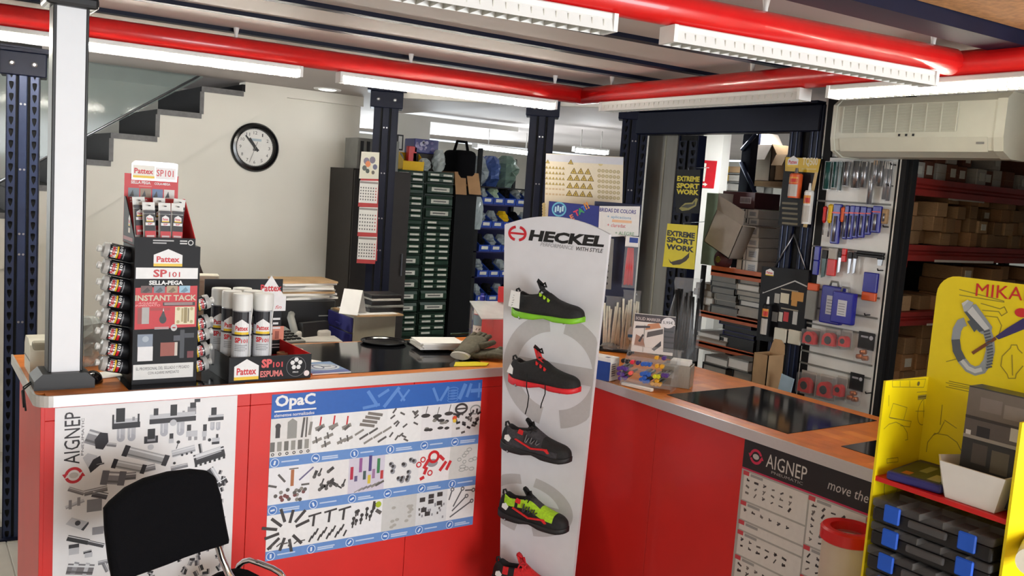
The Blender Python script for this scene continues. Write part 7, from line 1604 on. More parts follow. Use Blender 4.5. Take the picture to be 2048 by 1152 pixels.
for k, (x0, x1, y0, y1, m_) in enumerate(tops): hang('drill_bit', onm[k] + ' drill bit pack from the left on the top rail', 'drill bit', x0, x1, y0, y1, g, drill(m_, 'dark_teal' if k < 3 else 'steel'), .014 + .004 * (k % 2))
def chisel(m, band=True):
    def f(t, w, h):
        bb = B(); bb.rbox(0, w, -.014, .006, 0, h, m, .004, 1); bb.build('sleeve', t)
        bb = B(); bb.tube([(w / 2, -.015, .01), (w / 2, -.015, h * .7)], w * .18, 'steel', 8); bb.build('bit', t)
        if band: bb = B(); bb.box(0, w, -.0155, -.014, h * .76, h * .80, 'tape_red'); bb.build('band', t)
    return f
def driver(m):
    def f(t, w, h):
        bb = B(); bb.lathe([(w * .25, h * .42), (w * .45, h * .5), (w * .4, h * .8), (w * .5, h * .95), (w * .2, h)], m, 10, (w / 2, -.006, 0)); bb.build('handle', t)
        bb = B(); bb.tube([(w / 2, -.006, 0), (w / 2, -.006, h * .45)], w * .12, 'steel', 6); bb.build('shaft', t)
    return f
g = 'tools on the second rail'
for k, (x0, x1, y0, y1, f, lb) in enumerate(((1646, 1654, 412, 470, driver('tape_red'), 'red-handled screwdriver at the left of the second rail'), (1656, 1666, 408, 474, driver('yellow_plastic'), 'yellow-handled screwdriver beside the blue masonry bits'), (1666, 1682, 408, 488, chisel('chisel_blue'), 'longest blue masonry bit pack, leftmost of the blue row'), (1682, 1690, 414, 466, driver('orange_solid'), 'orange-handled screwdriver among the blue bit packs'), (1690, 1699, 411, 479, chisel('chisel_blue'), 'second blue bit pack of the row'), (1700, 1709, 411, 479, chisel('chisel_blue'), 'third blue bit pack of the row'), (1710, 1720, 412, 477, chisel('chisel_blue'), 'fourth blue bit pack of the row'), (1721, 1732, 413, 476, chisel('chisel_blue'), 'fifth blue bit pack of the row'), (1734, 1744, 415, 470, chisel('chisel_blue'), 'sixth blue bit pack of the row'), (1746, 1763, 412, 466, chisel('chisel_blue'), 'shortest blue bit pack at the right of the row'), (1766, 1777, 418, 448, chisel('cardboard_c', False), 'small brown card pack at the end of the second rail'))): hang('tool_pack', lb, 'tool pack', x0, x1, y0, y1, g, f, .014 + .004 * (k % 2))
def blade(m, n=1):
    def f(t, w, h):
        bb = B(); bb.rbox(0, w, -.01, .004, h * .7, h, 'tape_black', .002, 1); bb.build('grip', t); bb = B(); bb.prism([(w * .2, 0), (w * .8, h * .05), (w * .9, h * .7), (w * .1, h * .7)], 'y', -.006, -.001, m); bb.build('blade', t)
    return f
def pack(m, m2, split=.5):
    def f(t, w, h):
        bb = B(); bb.rbox(0, w, -.014, .004, 0, h * split, m2, .003, 1); bb.build('lower', t); bb = B(); bb.rbox(0, w, -.014, .004, h * split, h, m, .003, 1); bb.build('upper', t)
    return f
g = 'tools on the third rail'
for k, (x0, x1, y0, y1, f, lb) in enumerate(((1630, 1640, 492, 550, pack('chisel_blue', 'chisel_blue'), 'blue-handled tool at the left of the third rail'), (1644, 1654, 500, 556, blade('dark_teal'), 'teal tool blade beside the red pack'), (1658, 1674, 496, 552, pack('paper_grey', 'tape_red', .6), 'red and white tool pack on the third rail'), (1677, 1684, 502, 546, blade('steel'), 'steel blade right of the red pack'), (1686, 1694, 497, 524, pack('tape_red', 'tape_red'), 'small red pack on the third rail'), (1697, 1704, 504, 548, blade('steel'), 'left steel bit hanging below the third rail'), (1707, 1714, 504, 548, blade('steel'), 'right steel bit hanging below the third rail'), (1716, 1770, 504, 515, pack('tape_black', 'tape_black'), 'black strip of bits at the right of the third rail'), (1755, 1768, 514, 532, blade('steel'), 'short steel blade at the right end of the third rail'))): hang('tool_pack', lb, 'tool pack', x0, x1, y0, y1, g, f, .014)
def bluecase(t, w, h):
    bb = B(); bb.rbox(0, w, -.03, .0, 0, h, 'royal_plastic', .006, 2); bb.build('case', t); bb = B(); bb.tube([(w * .3, -.015, h), (w * .35, -.015, h + .02), (w * .65, -.015, h + .02), (w * .7, -.015, h)], .005, 'grey_plastic', 6); bb.build('handle', t)
    cv = Cv(lambda u, v, h_: (u, -.03 - h_, v)); cv.rect(w * .3, h * .25, w * .42, h * .5, (206, 206, 212), 1)
    for k in range(5): cv.rect(w * .34, h * (.3 + .08 * k), w * .3, h * .02, (120, 120, 130), 2)
    cv.build('print', t)
hang('drill_case', 'front royal blue drill case with a white label', 'case', 1670, 1714, 584, 648, 'blue drill cases', bluecase, .05)
hang('drill_case', 'rear royal blue drill case partly behind the other', 'case', 1648, 1690, 572, 648, 'blue drill cases', bluecase, .015)
hang('tool_pack', 'blue and orange card pack hanging at the right of the tool wall', 'tool pack', 1728, 1756, 545, 602, None, pack('royal_plastic', 'orange_solid', .30), .014)
hang('tool_pack', 'orange pack hanging behind the blue drill cases', 'tool pack', 1615, 1636, 566, 640, None, pack('orange_solid', 'grey_plastic', .8), .012)
def tape(t, w, h, m='tape_red'):
    bb = B(); bb.box(0, w, -.002, .0, h * .0, h, 'paper_grey'); bb.build('card', t)
    r = min(w, h) * .40; bb = B(); pts = [(w * .5 - r, h * .14), (w * .5 + r, h * .14), (w * .5 + r, h * .45)] + [(w * .5 + r * math.cos(R_(a_)), h * .45 + r * math.sin(R_(a_))) for a_ in range(15, 181, 15)]
    bb.prism(pts, 'y', -.034, -.003, m); bb.build('case', t); bb = B(); bb.lathe([(0, .002), (r * .55, .002), (r * .6, 0)], 'tape_black', 16, caps=False); bb.build('badge', t, (w * .5, -.034, h * .42), (R_(90), 0, 0))
    bb = B(); bb.rbox(-.002, w + .002, -.04, -.002, h * .06, h * .92, 'blister_clear', .004, 1); bb.build('blister', t)
g = 'tape measures on the tool wall'
for x0, x1, y0, y1, lb in ((1612, 1640, 656, 692, 'red tape measure, left of the upper row'), (1650, 1680, 658, 696, 'red tape measure, middle of the upper row'), (1684, 1704, 660, 698, 'red tape measure, right of the upper row'), (1602, 1632, 742, 790, 'red tape measure at the left of the lower row'), (1640, 1672, 750, 800, 'dark red tape measure, middle of the lower row'), (1674, 1694, 752, 798, 'black and red tape measure, right of the lower row')): hang('tape_measure', lb, 'tape measure', x0, x1, y0, y1, g, (lambda t, w, h: tape(t, w, h)), .008)
def blist(t, w, h):
    bb = B(); bb.box(0, w, -.002, 0, h * .45, h, 'tape_black'); bb.build('card', t); bb = B(); bb.rbox(0, w, -.03, 0, 0, h * .5, 'blister_clear', .01, 2); bb.build('blister', t)
    for k, (x, z) in enumerate(((.3, .2), (.65, .18), (.5, .36))): bb = B(); bb.tube([(w * x - .012, -.014, h * z), (w * x + .012, -.014, h * z + .004)], .011, 'copper', 10); bb.build('fitting', t)
    cv = Cv(lambda u, v, h_: (u, -.002 - h_, v)); cv.rect(w * .15, h * .82, w * .45, h * .06, (170, 170, 176), 1); cv.circ(w * .78, h * .84, w * .12, (190, 190, 196), 1); cv.build('print', t)
mat('copper', (200, 116, 64), .3, .7)
hang('fitting_pack', 'blister pack of copper fittings on the upper right of the tool wall', 'blister pack', 1715, 1748, 664, 728, 'fitting packs', blist, .008)
hang('fitting_pack', 'blister pack of copper fittings at the bottom of the tool wall', 'blister pack', 1698, 1726, 746, 810, 'fitting packs', blist, .008)
# ================================================================== ADHESIVE DISPLAYS ON THE WIDE UPRIGHT
DP = Bd((XR - .012, 0, 0), R_(-90))
mat('box_yellow', (228, 184, 24), .45)
t, cv, ip, P_ = panel(DP, 'adhesive_display', 'yellow-headed adhesive display with one cartridge in front', 'display', [(1556, 450), (1614, 455), (1642, 318), (1570, 314)], .0, .01, 'black_card')
W0 = P_[0]
cv.poly([ip(*q) for q in ((1570, 342), (1636, 346), (1642, 318), (1571, 314))], (216, 178, 26), 1); u, v = ip(1575, 330); house_logo(cv, u, v - .006, .06, .05); u, v = ip(1604, 333); cv.text('TQ500', u, v, .085, .042, (238, 226, 190), 2, .03); cv.rect(u, v - .014, .08, .006, (220, 200, 120), 2)
cv.poly([ip(*q) for q in ((1606, 454), (1614, 455), (1636, 345), (1630, 344))], (206, 176, 110), 1)
for k in range(5): u, v = ip(1564, 408 + 10 * k); cv.rect(u, v, .09, .01, (90, 78, 40), 1)
cv.build('print', t)
def disp_cart(label, px_, y0, y1, m, w2, d=.03):
    u, v = DP.px(px_, y1, d); _, v1 = DP.px(px_, y0, d); t = DP.at('adhesive_cartridge', label, 'cartridge', u, v, d, 'cartridges on the displays'); h = v1 - v
    bb = B(); bb.lathe([(w2, 0), (w2, h * .78), (w2 * .8, h * .82)], m, 14); bb.build('tube', t); bb = B(); bb.lathe([(w2 * .35, h * .8), (w2 * .2, h)], 'white_plastic' if m != 'orange_solid' else 'steel', 10); bb.build('nozzle', t)
    cv = Cv(around(w2), sub=.008); cv.rect(-w2, h * .5, w2 * 2, h * .2, (226, 150, 60), 1); cv.rect(-w2 * .2, h * .52, w2 * 1.1, h * .12, (206, 60, 50), 2); cv.rect(-w2, h * .05, w2 * 2, h * .4, (196, 190, 182), 1); cv.build('print', t); return t
disp_cart('white cartridge hanging tip-up on the yellow-headed display', 1612, 366, 448, 'white_plastic', .022)
t = disp_cart('orange packed adhesive pair on the yellow-headed display', 1588, 336, 396, 'orange_solid', .030)
t, cv, ip, P_ = panel(DP, 'adhesive_display', 'black adhesive display card with house outline and samples', 'display', [(1512, 680), (1606, 692), (1618, 540), (1524, 533)], .0, .012, 'black_card')
u, v = ip(1531, 550); house_logo(cv, u, v, .048, .034)
G4 = (196, 194, 190)
cv.path([ip(1527, 584), ip(1526, 586), ip(1590, 562), ip(1614, 573)], .006, G4, 2)
for k, y_ in enumerate((579, 617, 658)): u, v = ip(1562, y_); cv.rect(u, v, .10, .006, (150, 140, 120), 2)
for x0_, y0_, x1_, y1_, c in ((1548, 605, 1560, 588, (170, 168, 160)), (1560, 605, 1579, 588, (214, 206, 180)), (1582, 600, 1608, 586, (196, 140, 60)), (1582, 611, 1595, 600, (196, 140, 60)), (1543, 642, 1556, 625, (150, 150, 146)), (1556, 642, 1566, 625, (206, 204, 190)), (1566, 642, 1578, 625, (190, 40, 48)), (1584, 648, 1596, 624, (190, 190, 186))):
    a_, b_ = ip(x0_, y0_), ip(x1_, y1_); cv.rect(a_[0], a_[1], b_[0] - a_[0], b_[1] - a_[1], c, 1)
cv.build('print', t)
for x0_, y0_, x1_, y1_, lb in ((1549, 681, 1576, 659, 'left'), (1577, 686, 1605, 663, 'right')):
    a_, b_ = ip(x0_, y0_), ip(x1_, y1_); bb = B(); bb.rbox(a_[0] - P_[0][0], b_[0] - P_[0][0], -.012, -.001, a_[1] - P_[0][1], b_[1] - P_[0][1], 'cream_plastic', .003, 1); bb.build('sample_tile', t)
disp_cart('dark cartridge with white tip left on the black display card', 1529, 592, 672, 'black_card', .022)
# ================================================================== RACK WITH RED BEAMS AND CARTONS
YR = pe1 - .03                                    # front plane of the rack, looks to -Y
XQ0, XQ1 = XP + .05, 5.15
t = thing('pallet_rack', 'tall rack with red beams full of small cartons', 'rack', (0, 0, 0))
bz = [(352, 392), (489, 525), (625, 655), (780, 820)]
zb = [(ony(1810, a_, YR).z, ony(1810, c_, YR).z) for a_, c_ in bz]
for (z1_, z0_) in zb:
    h = z1_ - z0_
    bb = B(); bb.prism([(YR, z0_ + h * .1), (YR, z0_ + h * .42), (YR + .012, z0_ + h * .52), (YR + .012, z0_ + h * .62), (YR, z0_ + h * .72), (YR, z1_), (YR + .05, z1_), (YR + .05, z0_ + h * .1)], 'x', XQ0 + .03, XQ1, 'red_beam'); bb.build('beam', t)
    bb = B(); bb.box(XQ0, XQ0 + .035, YR - .006, YR + .05, z0_ - .02, z1_ + .015, 'red_beam'); bb.build('connector', t)
    bb = B(); bb.box(XQ0, XQ1, YR + .05, YR + .42, z1_ - .02, z1_ - .004, 'dark_gap'); bb.build('shelf_board', t)
    bb = B(); bb.box(XQ0 + .25, XQ0 + .75, YR - .002, YR - .0005, z0_ + h * .06, z0_ + h * .2, 'paper_white') if z1_ < 1.9 else bb.box(XQ0 + .3, XQ0 + .6, YR - .002, YR - .0005, z0_ + h * .02, z0_ + h * .1, 'paper_grey'); bb.build('label_strip', t)
for x in (XQ0 - .045, XQ1): bb = B(); bb.box(x, x + .045, YR, YR + .04, 0, 2.28, 'dark_gap'); bb.box(x, x + .045, YR + .38, YR + .42, 0, 2.28, 'dark_gap'); bb.build('post', t)
bb = B(); bb.box(XQ0, XQ1, YR + .43, YR + .44, 0, 2.28, 'black_cabinet'); bb.build('back_sheet', t)
rg = random.Random(23)
cm = {}
for i, m_ in enumerate(('cardboard', 'cardboard_b', 'cardboard_c', 'carton_dark', 'paper_grey')):
    bb = B(); bb.rbox(-.5, .5, 0, 1, 0, 1, m_, .02, 1); bb.box(-.5, .5, -.001, 1, .44, .455, 'cardboard_b'); cm[m_] = bb.mesh('carton_body')
bb = B(); bb.box(-.26, .26, -.004, -.001, .25, .75, 'label_white'); LB = bb.mesh('label_card')
def carton(name, label, group, x, z, w2, h2, d2, m_, lab):
    t = thing(name, label, 'carton', (x, YR + .02 + rg.uniform(0, .03) + (.07 if rg.random() < .12 else 0), z), 0, group); t.rotation_euler = (0, 0, rg.uniform(-.05, .05))
    o = bpy.data.objects.new('carton_body', cm[m_]); COL.objects.link(o); o.parent = t; o.scale = (w2, d2, h2)
    if lab: o2 = bpy.data.objects.new('label_card', LB); COL.objects.link(o2); o2.parent = t; o2.scale = (w2, 1, h2)
CN = ['cardboard', 'cardboard_b', 'cardboard_b', 'cardboard_c', 'cardboard']
CW = {'cardboard': 'brown', 'cardboard_b': 'dark brown', 'cardboard_c': 'light brown', 'carton_dark': 'reddish brown', 'paper_grey': 'pale grey'}
ORDW = ['first', 'second', 'third', 'fourth', 'fifth', 'sixth', 'seventh', 'eighth', 'ninth', 'tenth', 'eleventh', 'twelfth', 'thirteenth', 'fourteenth', 'fifteenth', 'sixteenth', 'seventeenth', 'eighteenth', 'nineteenth', 'twentieth', 'twenty-first', 'twenty-second', 'twenty-third']
def shelf_fill(si, hs, w2, nrow, mats, lab, nm, gap=.0):
    z0_ = zb[si][0] + .001; x = XQ0 + .055
    ci = -1
    while x < XQ1 - w2 - .02:
        ci += 1
        ww = w2 * rg.uniform(.85, 1.15); n = max(1, min(nrow, int(rg.choice((nrow, nrow, nrow - 1, nrow - 1, nrow - 2)))))
        if rg.random() < gap: x += ww; continue
        z = z0_ + .0
        for r_ in range(n):
            hh = hs * rg.uniform(.92, 1.06); m_ = rg.choice(mats)
            carton('small_carton', '%s carton %s, %s column, %s layer' % (CW[m_], nm, ORDW[ci], ORDW[r_]), 'cartons ' + nm, x + ww / 2, z, ww * .96, hh, .2, m_, rg.random() < lab); z += hh + .001
        x += ww
shelf_fill(0, .075, .085, 2, ['carton_dark', 'carton_dark', 'paper_grey', 'paper_grey'], .7, 'above the top red beam', .05)
shelf_fill(1, .062, .074, 4, CN, .12, 'under the top red beam', .10)
shelf_fill(2, .066, .09, 3, CN, .1, 'under the second red beam', .08)
shelf_fill(3, .075, .1, 4, CN, .12, 'under the third red beam', .04)
# ================================================================== AIR CONDITIONER
XA_ = XR - .19
a, c = onx(1664, 300, XA_), onx(1988, 300, XA_); zt2, zb2 = onx(1800, 193, XA_).z, onx(1800, 312, XA_).z
AL = a.y - c.y; AH = zt2 - zb2
t = thing('air_conditioner', 'cream wall-mounted air conditioner at the right', 'air conditioner', (XA_, a.y, zb2), R_(-90))
mat('ac_cream', (208, 208, 192), .35, var=.02); mat('ac_grille', (176, 175, 160), .5, var=.03)
pr = [(.0, AH * .30), (.0, AH * .88), (.03, AH), (.19, AH), (.19, 0), (.07, 0), (.015, AH * .10)]
bb = B(); bb.prism(pr, 'x', .006, AL - .006, 'ac_cream'); bb.build('body', t)
bb = B(); bb.prism([(-.004, AH * .3), (-.004, AH * .9), (.03, AH * 1.01), (.19, AH * 1.01), (.19, -.004), (.066, -.004), (.008, AH * .09)], 'x', AL - .006, AL + .03, 'ac_cream'); bb.build('end_cover', t)
bb = B(); bb.prism([(-.004, AH * .3), (-.004, AH * .9), (.03, AH * 1.01), (.19, AH * 1.01), (.19, -.004), (.066, -.004), (.008, AH * .09)], 'x', -.012, .006, 'ac_cream'); bb.build('end_cover', t)
bb = B(); bb.box(.04, AL * .78, -.002, .002, AH * .40, AH * .86, 'ac_grille'); bb.build('grille', t)
for k in range(22): bb = B(); z = AH * (.41 + .0205 * k); bb.box(.042, AL * .778, -.005, -.002, z, z + .0022, 'ac_cream'); bb.build('fin', t)
for k in range(9): bb = B(); x = .04 + (AL * .78 - .04) * k / 8; bb.box(x - .002, x + .002, -.007, -.002, AH * .40, AH * .86, 'ac_cream'); bb.build('grille_rib', t)
bb = B(); bb.prism([(-.003, AH * .31), (.0, AH * .31), (.018, AH * .08), (.014, AH * .08)], 'x', .03, AL - .03, 'ac_cream'); bb.build('air_flap', t)
for k in range(3): bb = B(); bb.box(AL * .44 + .03 * k, AL * .44 + .008 + .03 * k, -.005, -.002, AH * .33, AH * .37, 'tape_black'); bb.build('indicator', t)
bb = B(); bb.box(AL * .90, AL * .94, -.002, .004, AH * .20, AH * .23, 'grey_plastic'); bb.build('badge', t)
# ================================================================== YELLOW CLAMP DISPLAY AT THE RIGHT EDGE
YD = 1.26; XDB = 2.20; XDF = ony(1772, 760, YD).x
zs_ = ony(1890, 750, YD).z; YD2 = YD - .325; TH3 = .006
t = thing('clamp_display', 'bright yellow hose clamp display stand at the right edge', 'display stand', (0, 0, 0))
bb = B(); bb.box(XDF, XDB, YD, YD + TH3, .05, zs_, 'yellow_card'); bb.build('side_panel', t)
bb = B(); bb.box(XDF, XDB, YD2 - TH3, YD2, .05, zs_ - .02, 'yellow_card'); bb.build('side_panel', t)
hz = onx(1990, 562, XDB).z; r5 = .05
cor = [(YD + TH3, .05), (YD2 - TH3, .05), (YD2 - TH3, hz - r5)] + [(YD2 - TH3 + r5 - r5 * math.cos(R_(a_)), hz - r5 + r5 * math.sin(R_(a_))) for a_ in range(0, 91, 15)] + [(YD + TH3 - r5 + r5 * math.cos(R_(a_)), hz - r5 + r5 * math.sin(R_(a_))) for a_ in range(90, -1, -15)]
bb = B(); bb.prism(cor, 'x', XDB, XDB + TH3, 'yellow_card'); bb.build('back_panel', t)
zsh_ = ony(1768, 948, YD).z
bb = B(); bb.box(XDF + .004, XDB, YD2, YD, zsh_ - .012, zsh_, 'red_plastic'); bb.build('shelf', t)
bb = B(); bb.box(XDF, XDB, YD2, YD, .05, .09, 'yellow_card'); bb.build('base', t)
zc0 = zsh_ - .012 - .34
bb = B(); bb.box(XDF + .004, XDB, YD2, YD, zc0 - .012, zc0, 'red_plastic'); bb.build('shelf', t)
bb = B(); bb.box(XDF + .02, XDB - .02, YD2 + .02, YD - .02, 0, .05, 'black_plastic'); bb.build('plinth', t)
# print on the back panel
GL = (150, 138, 40); cv = Cv(lambda u, v, h: (XDB - h, -u, v))
ib = lambda x, y: (lambda p: (-p.y, p.z))(onx(x, y, XDB))
def tb(s_, x0, y0, x1, hpx, c, bold=0): u, v = ib(x0, y0); u1, v1 = ib(x1, y0 + (x1 - x0) * .1); v2 = ib(x0, y0 - hpx)[1]; cv.text(s_, u, v, math.hypot(u1 - u, v1 - v), v2 - v, c, 3, bold, ang=math.atan2(v1 - v, u1 - u))
tb('MIKALOR', 1951, 592, 2130, 26, (206, 36, 40), 0)
Q = lambda x, y: ib(1720 + x / 3.6, 540 + y / 3.6)
MT = (150, 160, 168); MD = (84, 92, 100); ML = (206, 212, 214)
def band(pts, th, c, l): cv.path([Q(*p) for p in pts], th, c, l)
loop = [(760, 372), (725, 385), (700, 430), (690, 500), (700, 580), (735, 650), (780, 705), (830, 728), (880, 715), (920, 660), (940, 580), (935, 500), (915, 440)]
band(loop, .022, MT, 3); band(loop[3:6], .022, MD, 4); band(loop[5:9], .010, ML, 5)
for k in range(13):
    f = k / 12; x, y = 915 + 25 * math.sin(f * 2.4), 440 + 260 * f; cv.path([Q(x - 22, y + 6), Q(x + 22, y - 6)], .004, MD, 6)
cv.poly([Q(*p) for p in ((752, 300), (800, 250), (838, 246), (955, 410), (950, 440), (880, 462), (850, 440))], MT, 5); cv.poly([Q(*p) for p in ((775, 300), (812, 262), (935, 420), (900, 436))], ML, 6); cv.poly([Q(*p) for p in ((752, 300), (775, 300), (900, 436), (862, 446))], MD, 6)
cv.poly([Q(*p) for p in ((735, 240), (778, 214), (822, 236), (782, 290), (752, 300))], (176, 186, 192), 6); cv.poly([Q(*p) for p in ((735, 240), (778, 214), (786, 222), (748, 262))], ML, 7); cv.poly([Q(*p) for p in ((775, 370), (800, 360), (850, 420), (826, 448))], MD, 7)
cv.path([Q(810, 600), Q(980, 490)], .008, (120, 70, 40), 4); cv.poly([Q(*p) for p in ((975, 480), (1050, 425), (1181, 345), (1200, 420), (1075, 470), (1000, 500))], (56, 50, 110), 4)
u, v = Q(1165, 308); cv.circ(u, v, .016, (206, 40, 44), 4, 16, ry=.011)
for pts in (((870, 240), (1010, 280), (1040, 265), (1060, 305), (1020, 330), (1000, 300), (880, 290)), ((715, 140), (1040, 225)), ((715, 180), (1040, 232)), ((900, 330), (990, 340), (1020, 400), (1000, 470)), ((1085, 560), (1025, 620), (1015, 690), (1060, 750), (1070, 780), (1120, 780), (1125, 750), (1175, 690)), ((1085, 560), (1090, 540), (1130, 540), (1140, 570), (1170, 600)), ((1095, 610), (1100, 760)), ((620, 660), (700, 640)), ((640, 830), (860, 870)), ((640, 800), (860, 845))): cv.path([Q(*p) for p in pts], .0022, GL, 1)
cv.build('print', t)
# line drawings on the side panel (inner face looks to -Y)
cv = Cv(lambda u, v, h: (u, YD - h, v)); isd = lambda x, y: (lambda p: (p.x, p.z))(ony(x, y, YD))
V_ = lambda x, y: isd(1750 + x / 3.6, 740 + y / 3.6)
for pts in (((125, 75), (365, 65), (350, 125), (125, 122), (125, 75)), ((180, 80), (180, 120)), ((250, 76), (250, 120)), ((300, 160), (440, 150)), ((310, 195), (430, 185)), ((130, 240), (230, 270), (205, 360), (100, 340), (130, 240)), ((105, 345), (260, 370), (250, 410), (180, 400)), ((62, 425), (100, 390), (150, 375), (200, 400), (230, 450), (235, 500), (215, 505)), ((290, 296), (410, 296)), ((350, 220), (350, 370)), ((85, 640), (165, 630), (165, 660), (85, 670), (85, 640)), ((100, 180), (98, 260))): cv.path([V_(*p) for p in pts], .0014, (130, 122, 50), 1)
u, v = V_(350, 300); cv.ring(u, v, .028, .002, (130, 122, 50), 1, 24, ry=.036); u, v = V_(312, 98); cv.circ(u, v, .006, (110, 104, 60), 2, 8); u, v = V_(340, 195); cv.rect(u - .02, v - .006, .04, .012, (150, 142, 70), 1)
u, v = V_(118, 830); cv.ring(u, v, .032, .002, (130, 122, 50), 1, 24, ry=.04); cv.build('print', t)
cv = Cv(lambda u, v, h: (XDB - h, -u, v)); Vb = lambda x, y: ib(1750 + x / 3.6, 740 + y / 3.6)
for pts in (((510, 90), (745, 140)), ((510, 120), (745, 170)), ((470, 395), (485, 250)), ((370, 590), (380, 520), (430, 455), (520, 470), (590, 520), (620, 580)), ((500, 360), (590, 420)), ((420, 470), (460, 450), (500, 370))): cv.path([Vb(*p) for p in pts], .002, GL, 1)
cv.build('marking', t)
# ---- things on the red shelf
q = ony(1800, 940, YD - .05); t = thing('tool_case', 'flat dark case with a printed sleeve on the red shelf', 'case', (XDF + .10, YD - .085, zsh_ + .001), R_(8))
bb = B(); bb.rbox(-.09, .10, -.065, .07, 0, .022, 'navy_plastic', .006, 2); bb.build('case', t)
cv = Cv(lambda u, v, h: (u, v, .022 + h)); cv.rect(-.08, -.06, .15, .12, (70, 80, 66), 1); cv.rect(-.07, -.05, .06, .03, (176, 170, 130), 2); cv.rect(-.02, .0, .07, .02, (150, 156, 130), 2); cv.rect(-.075, .02, .03, .02, (190, 110, 60), 2); cv.build('print', t)
pa, pb = onx(1912, 940, XDF + .05), onx(2010, 985, XDF + .01)
t = thing('dispenser_tray', 'white angular dispenser tray on the red shelf', 'tray', (XDF + .015, YD2 + .105, zsh_ + .001)); Hh = .085
# local x into the display, local y towards the far side panel
base = [(.0, .045), (.0, -.07), (.09, -.07), (.10, .05), (.04, .075)]; top = [(-.012, .062), (-.012, -.09), (.10, -.09), (.11, .068), (.04, .095)]
for i in range(5):
    j = (i + 1) % 5; A, B2, C2_, D2 = Vector((*base[i], 0)), Vector((*base[j], 0)), Vector((*top[j], Hh)), Vector((*top[i], Hh)); n_ = (B2 - A).cross(D2 - A).normalized() * .004; ce_ = Vector((.05, 0, Hh / 2))
    if n_.dot(A - ce_) > 0: n_ = -n_
    bb = B(); bb.add([A, B2, C2_, D2, A + n_, B2 + n_, C2_ + n_, D2 + n_], [(0, 1, 2, 3), (7, 6, 5, 4), (0, 4, 5, 1), (1, 5, 6, 2), (2, 6, 7, 3), (3, 7, 4, 0)], 'white_plastic'); bb.build('wall', t)
bb = B(); bb.prism([(x, y) for x, y in base], 'z', 0, .004, 'white_plastic'); bb.build('bottom', t)
zt4 = onx(1990, 772, XDF + .12).z
t = thing('photo_box', 'tall dark printed box standing in the white tray', 'box', (XDF + .035, YD2 + .115, zsh_ + .006)); H4 = zt4 - zsh_ - .006
mat('photo_dark', (52, 54, 58), .35)
bb = B(); bb.box(.02, .075, -.105, .032, 0, H4, 'photo_dark'); bb.build('box', t)
cv = Cv(lambda u, v, h: (.02 - h, -u, v)); w4 = .137; ox = -.032
cv.rect(ox, H4 * .72, w4, H4 * .27, (112, 104, 96), 1); cv.rect(ox + .03, H4 * .80, .05, H4 * .12, (126, 118, 112), 2); cv.rect(ox + .085, H4 * .78, .05, H4 * .12, (132, 124, 116), 2); cv.rect(ox, H4 * .715, w4, .006, (60, 54, 52), 3); cv.rect(ox, H4 * .55, w4, H4 * .16, (96, 90, 88), 1); cv.rect(ox + .03, H4 * .56, .03, H4 * .1, (40, 40, 46), 2); cv.rect(ox, H4 * .535, w4, .008, (160, 156, 150), 3); cv.rect(ox, H4 * .1, w4, H4 * .43, (50, 50, 52), 1); cv.rect(ox + .025, H4 * .32, .035, H4 * .18, (84, 78, 74), 2); cv.rect(ox + .07, H4 * .28, .04, H4 * .2, (104, 98, 84), 2); cv.rect(ox + .065, H4 * .16, .04, H4 * .1, (60, 76, 50), 2); cv.rect(ox + .005, H4 * .56, .012, .012, (226, 226, 226), 3); cv.rect(ox + .105, H4 * .6, .03, .03, (200, 198, 190), 3); cv.rect(ox + .04, H4 * .08, .06, .03, (50, 84, 140), 2)
cv.build('print', t)
# ---- stack of assortment cases under the shelf
ctop = ony(1760, 1003, YD).z
HC_ = .062; z = zc0 + .001; cases = []
n4 = 5; HC_ = (zsh_ - .012 - .035 - zc0) / n4
for k in range(n4):
    zz = zc0 + .001 + k * HC_; t = thing('assortment_case', '%s assortment case with clear lid and blue latches' % ['lowest', 'second from below', 'middle', 'second from the top', 'topmost'][k], 'organizer case', (XDF - .012 + .004 * (k % 2), YD - .012, zz), R_(-90) + R_((0, 1, -1, .5, 1)[k]), 'assortment cases in the yellow display')
    w5, d5, h5 = .295, .215, HC_ - .003
    bb = B(); bb.rbox(0, w5, 0, d5, 0, h5 * .62, 'black_plastic', .006, 2); bb.build('tray', t)
    bb = B(); bb.rbox(-.002, w5 + .002, -.002, d5 + .002, h5 * .63, h5, 'smoky_plastic', .005, 2); bb.build('lid', t)
    bb = B(); bb.rbox(.10, w5 - .10, -.012, -.001, h5 * .3, h5 * .62, 'smoky_plastic', .004, 2); bb.build('handle', t)
    for x in (.035, w5 - .075): bb = B(); bb.rbox(x, x + .042, -.010, -.002, h5 * .18, h5 * .92, 'latch_blue', .003, 1); bb.build('latch', t)
    for i in range(1, 5): bb = B(); bb.box(w5 * i / 5 - .001, w5 * i / 5 + .001, .006, d5 - .006, h5 * .62, h5 * .9, 'hazy_plastic'); bb.build('divider', t)
    bb = B(); bb.box(.006, w5 - .006, d5 * .5 - .001, d5 * .5 + .001, h5 * .62, h5 * .9, 'hazy_plastic'); bb.build('divider', t)
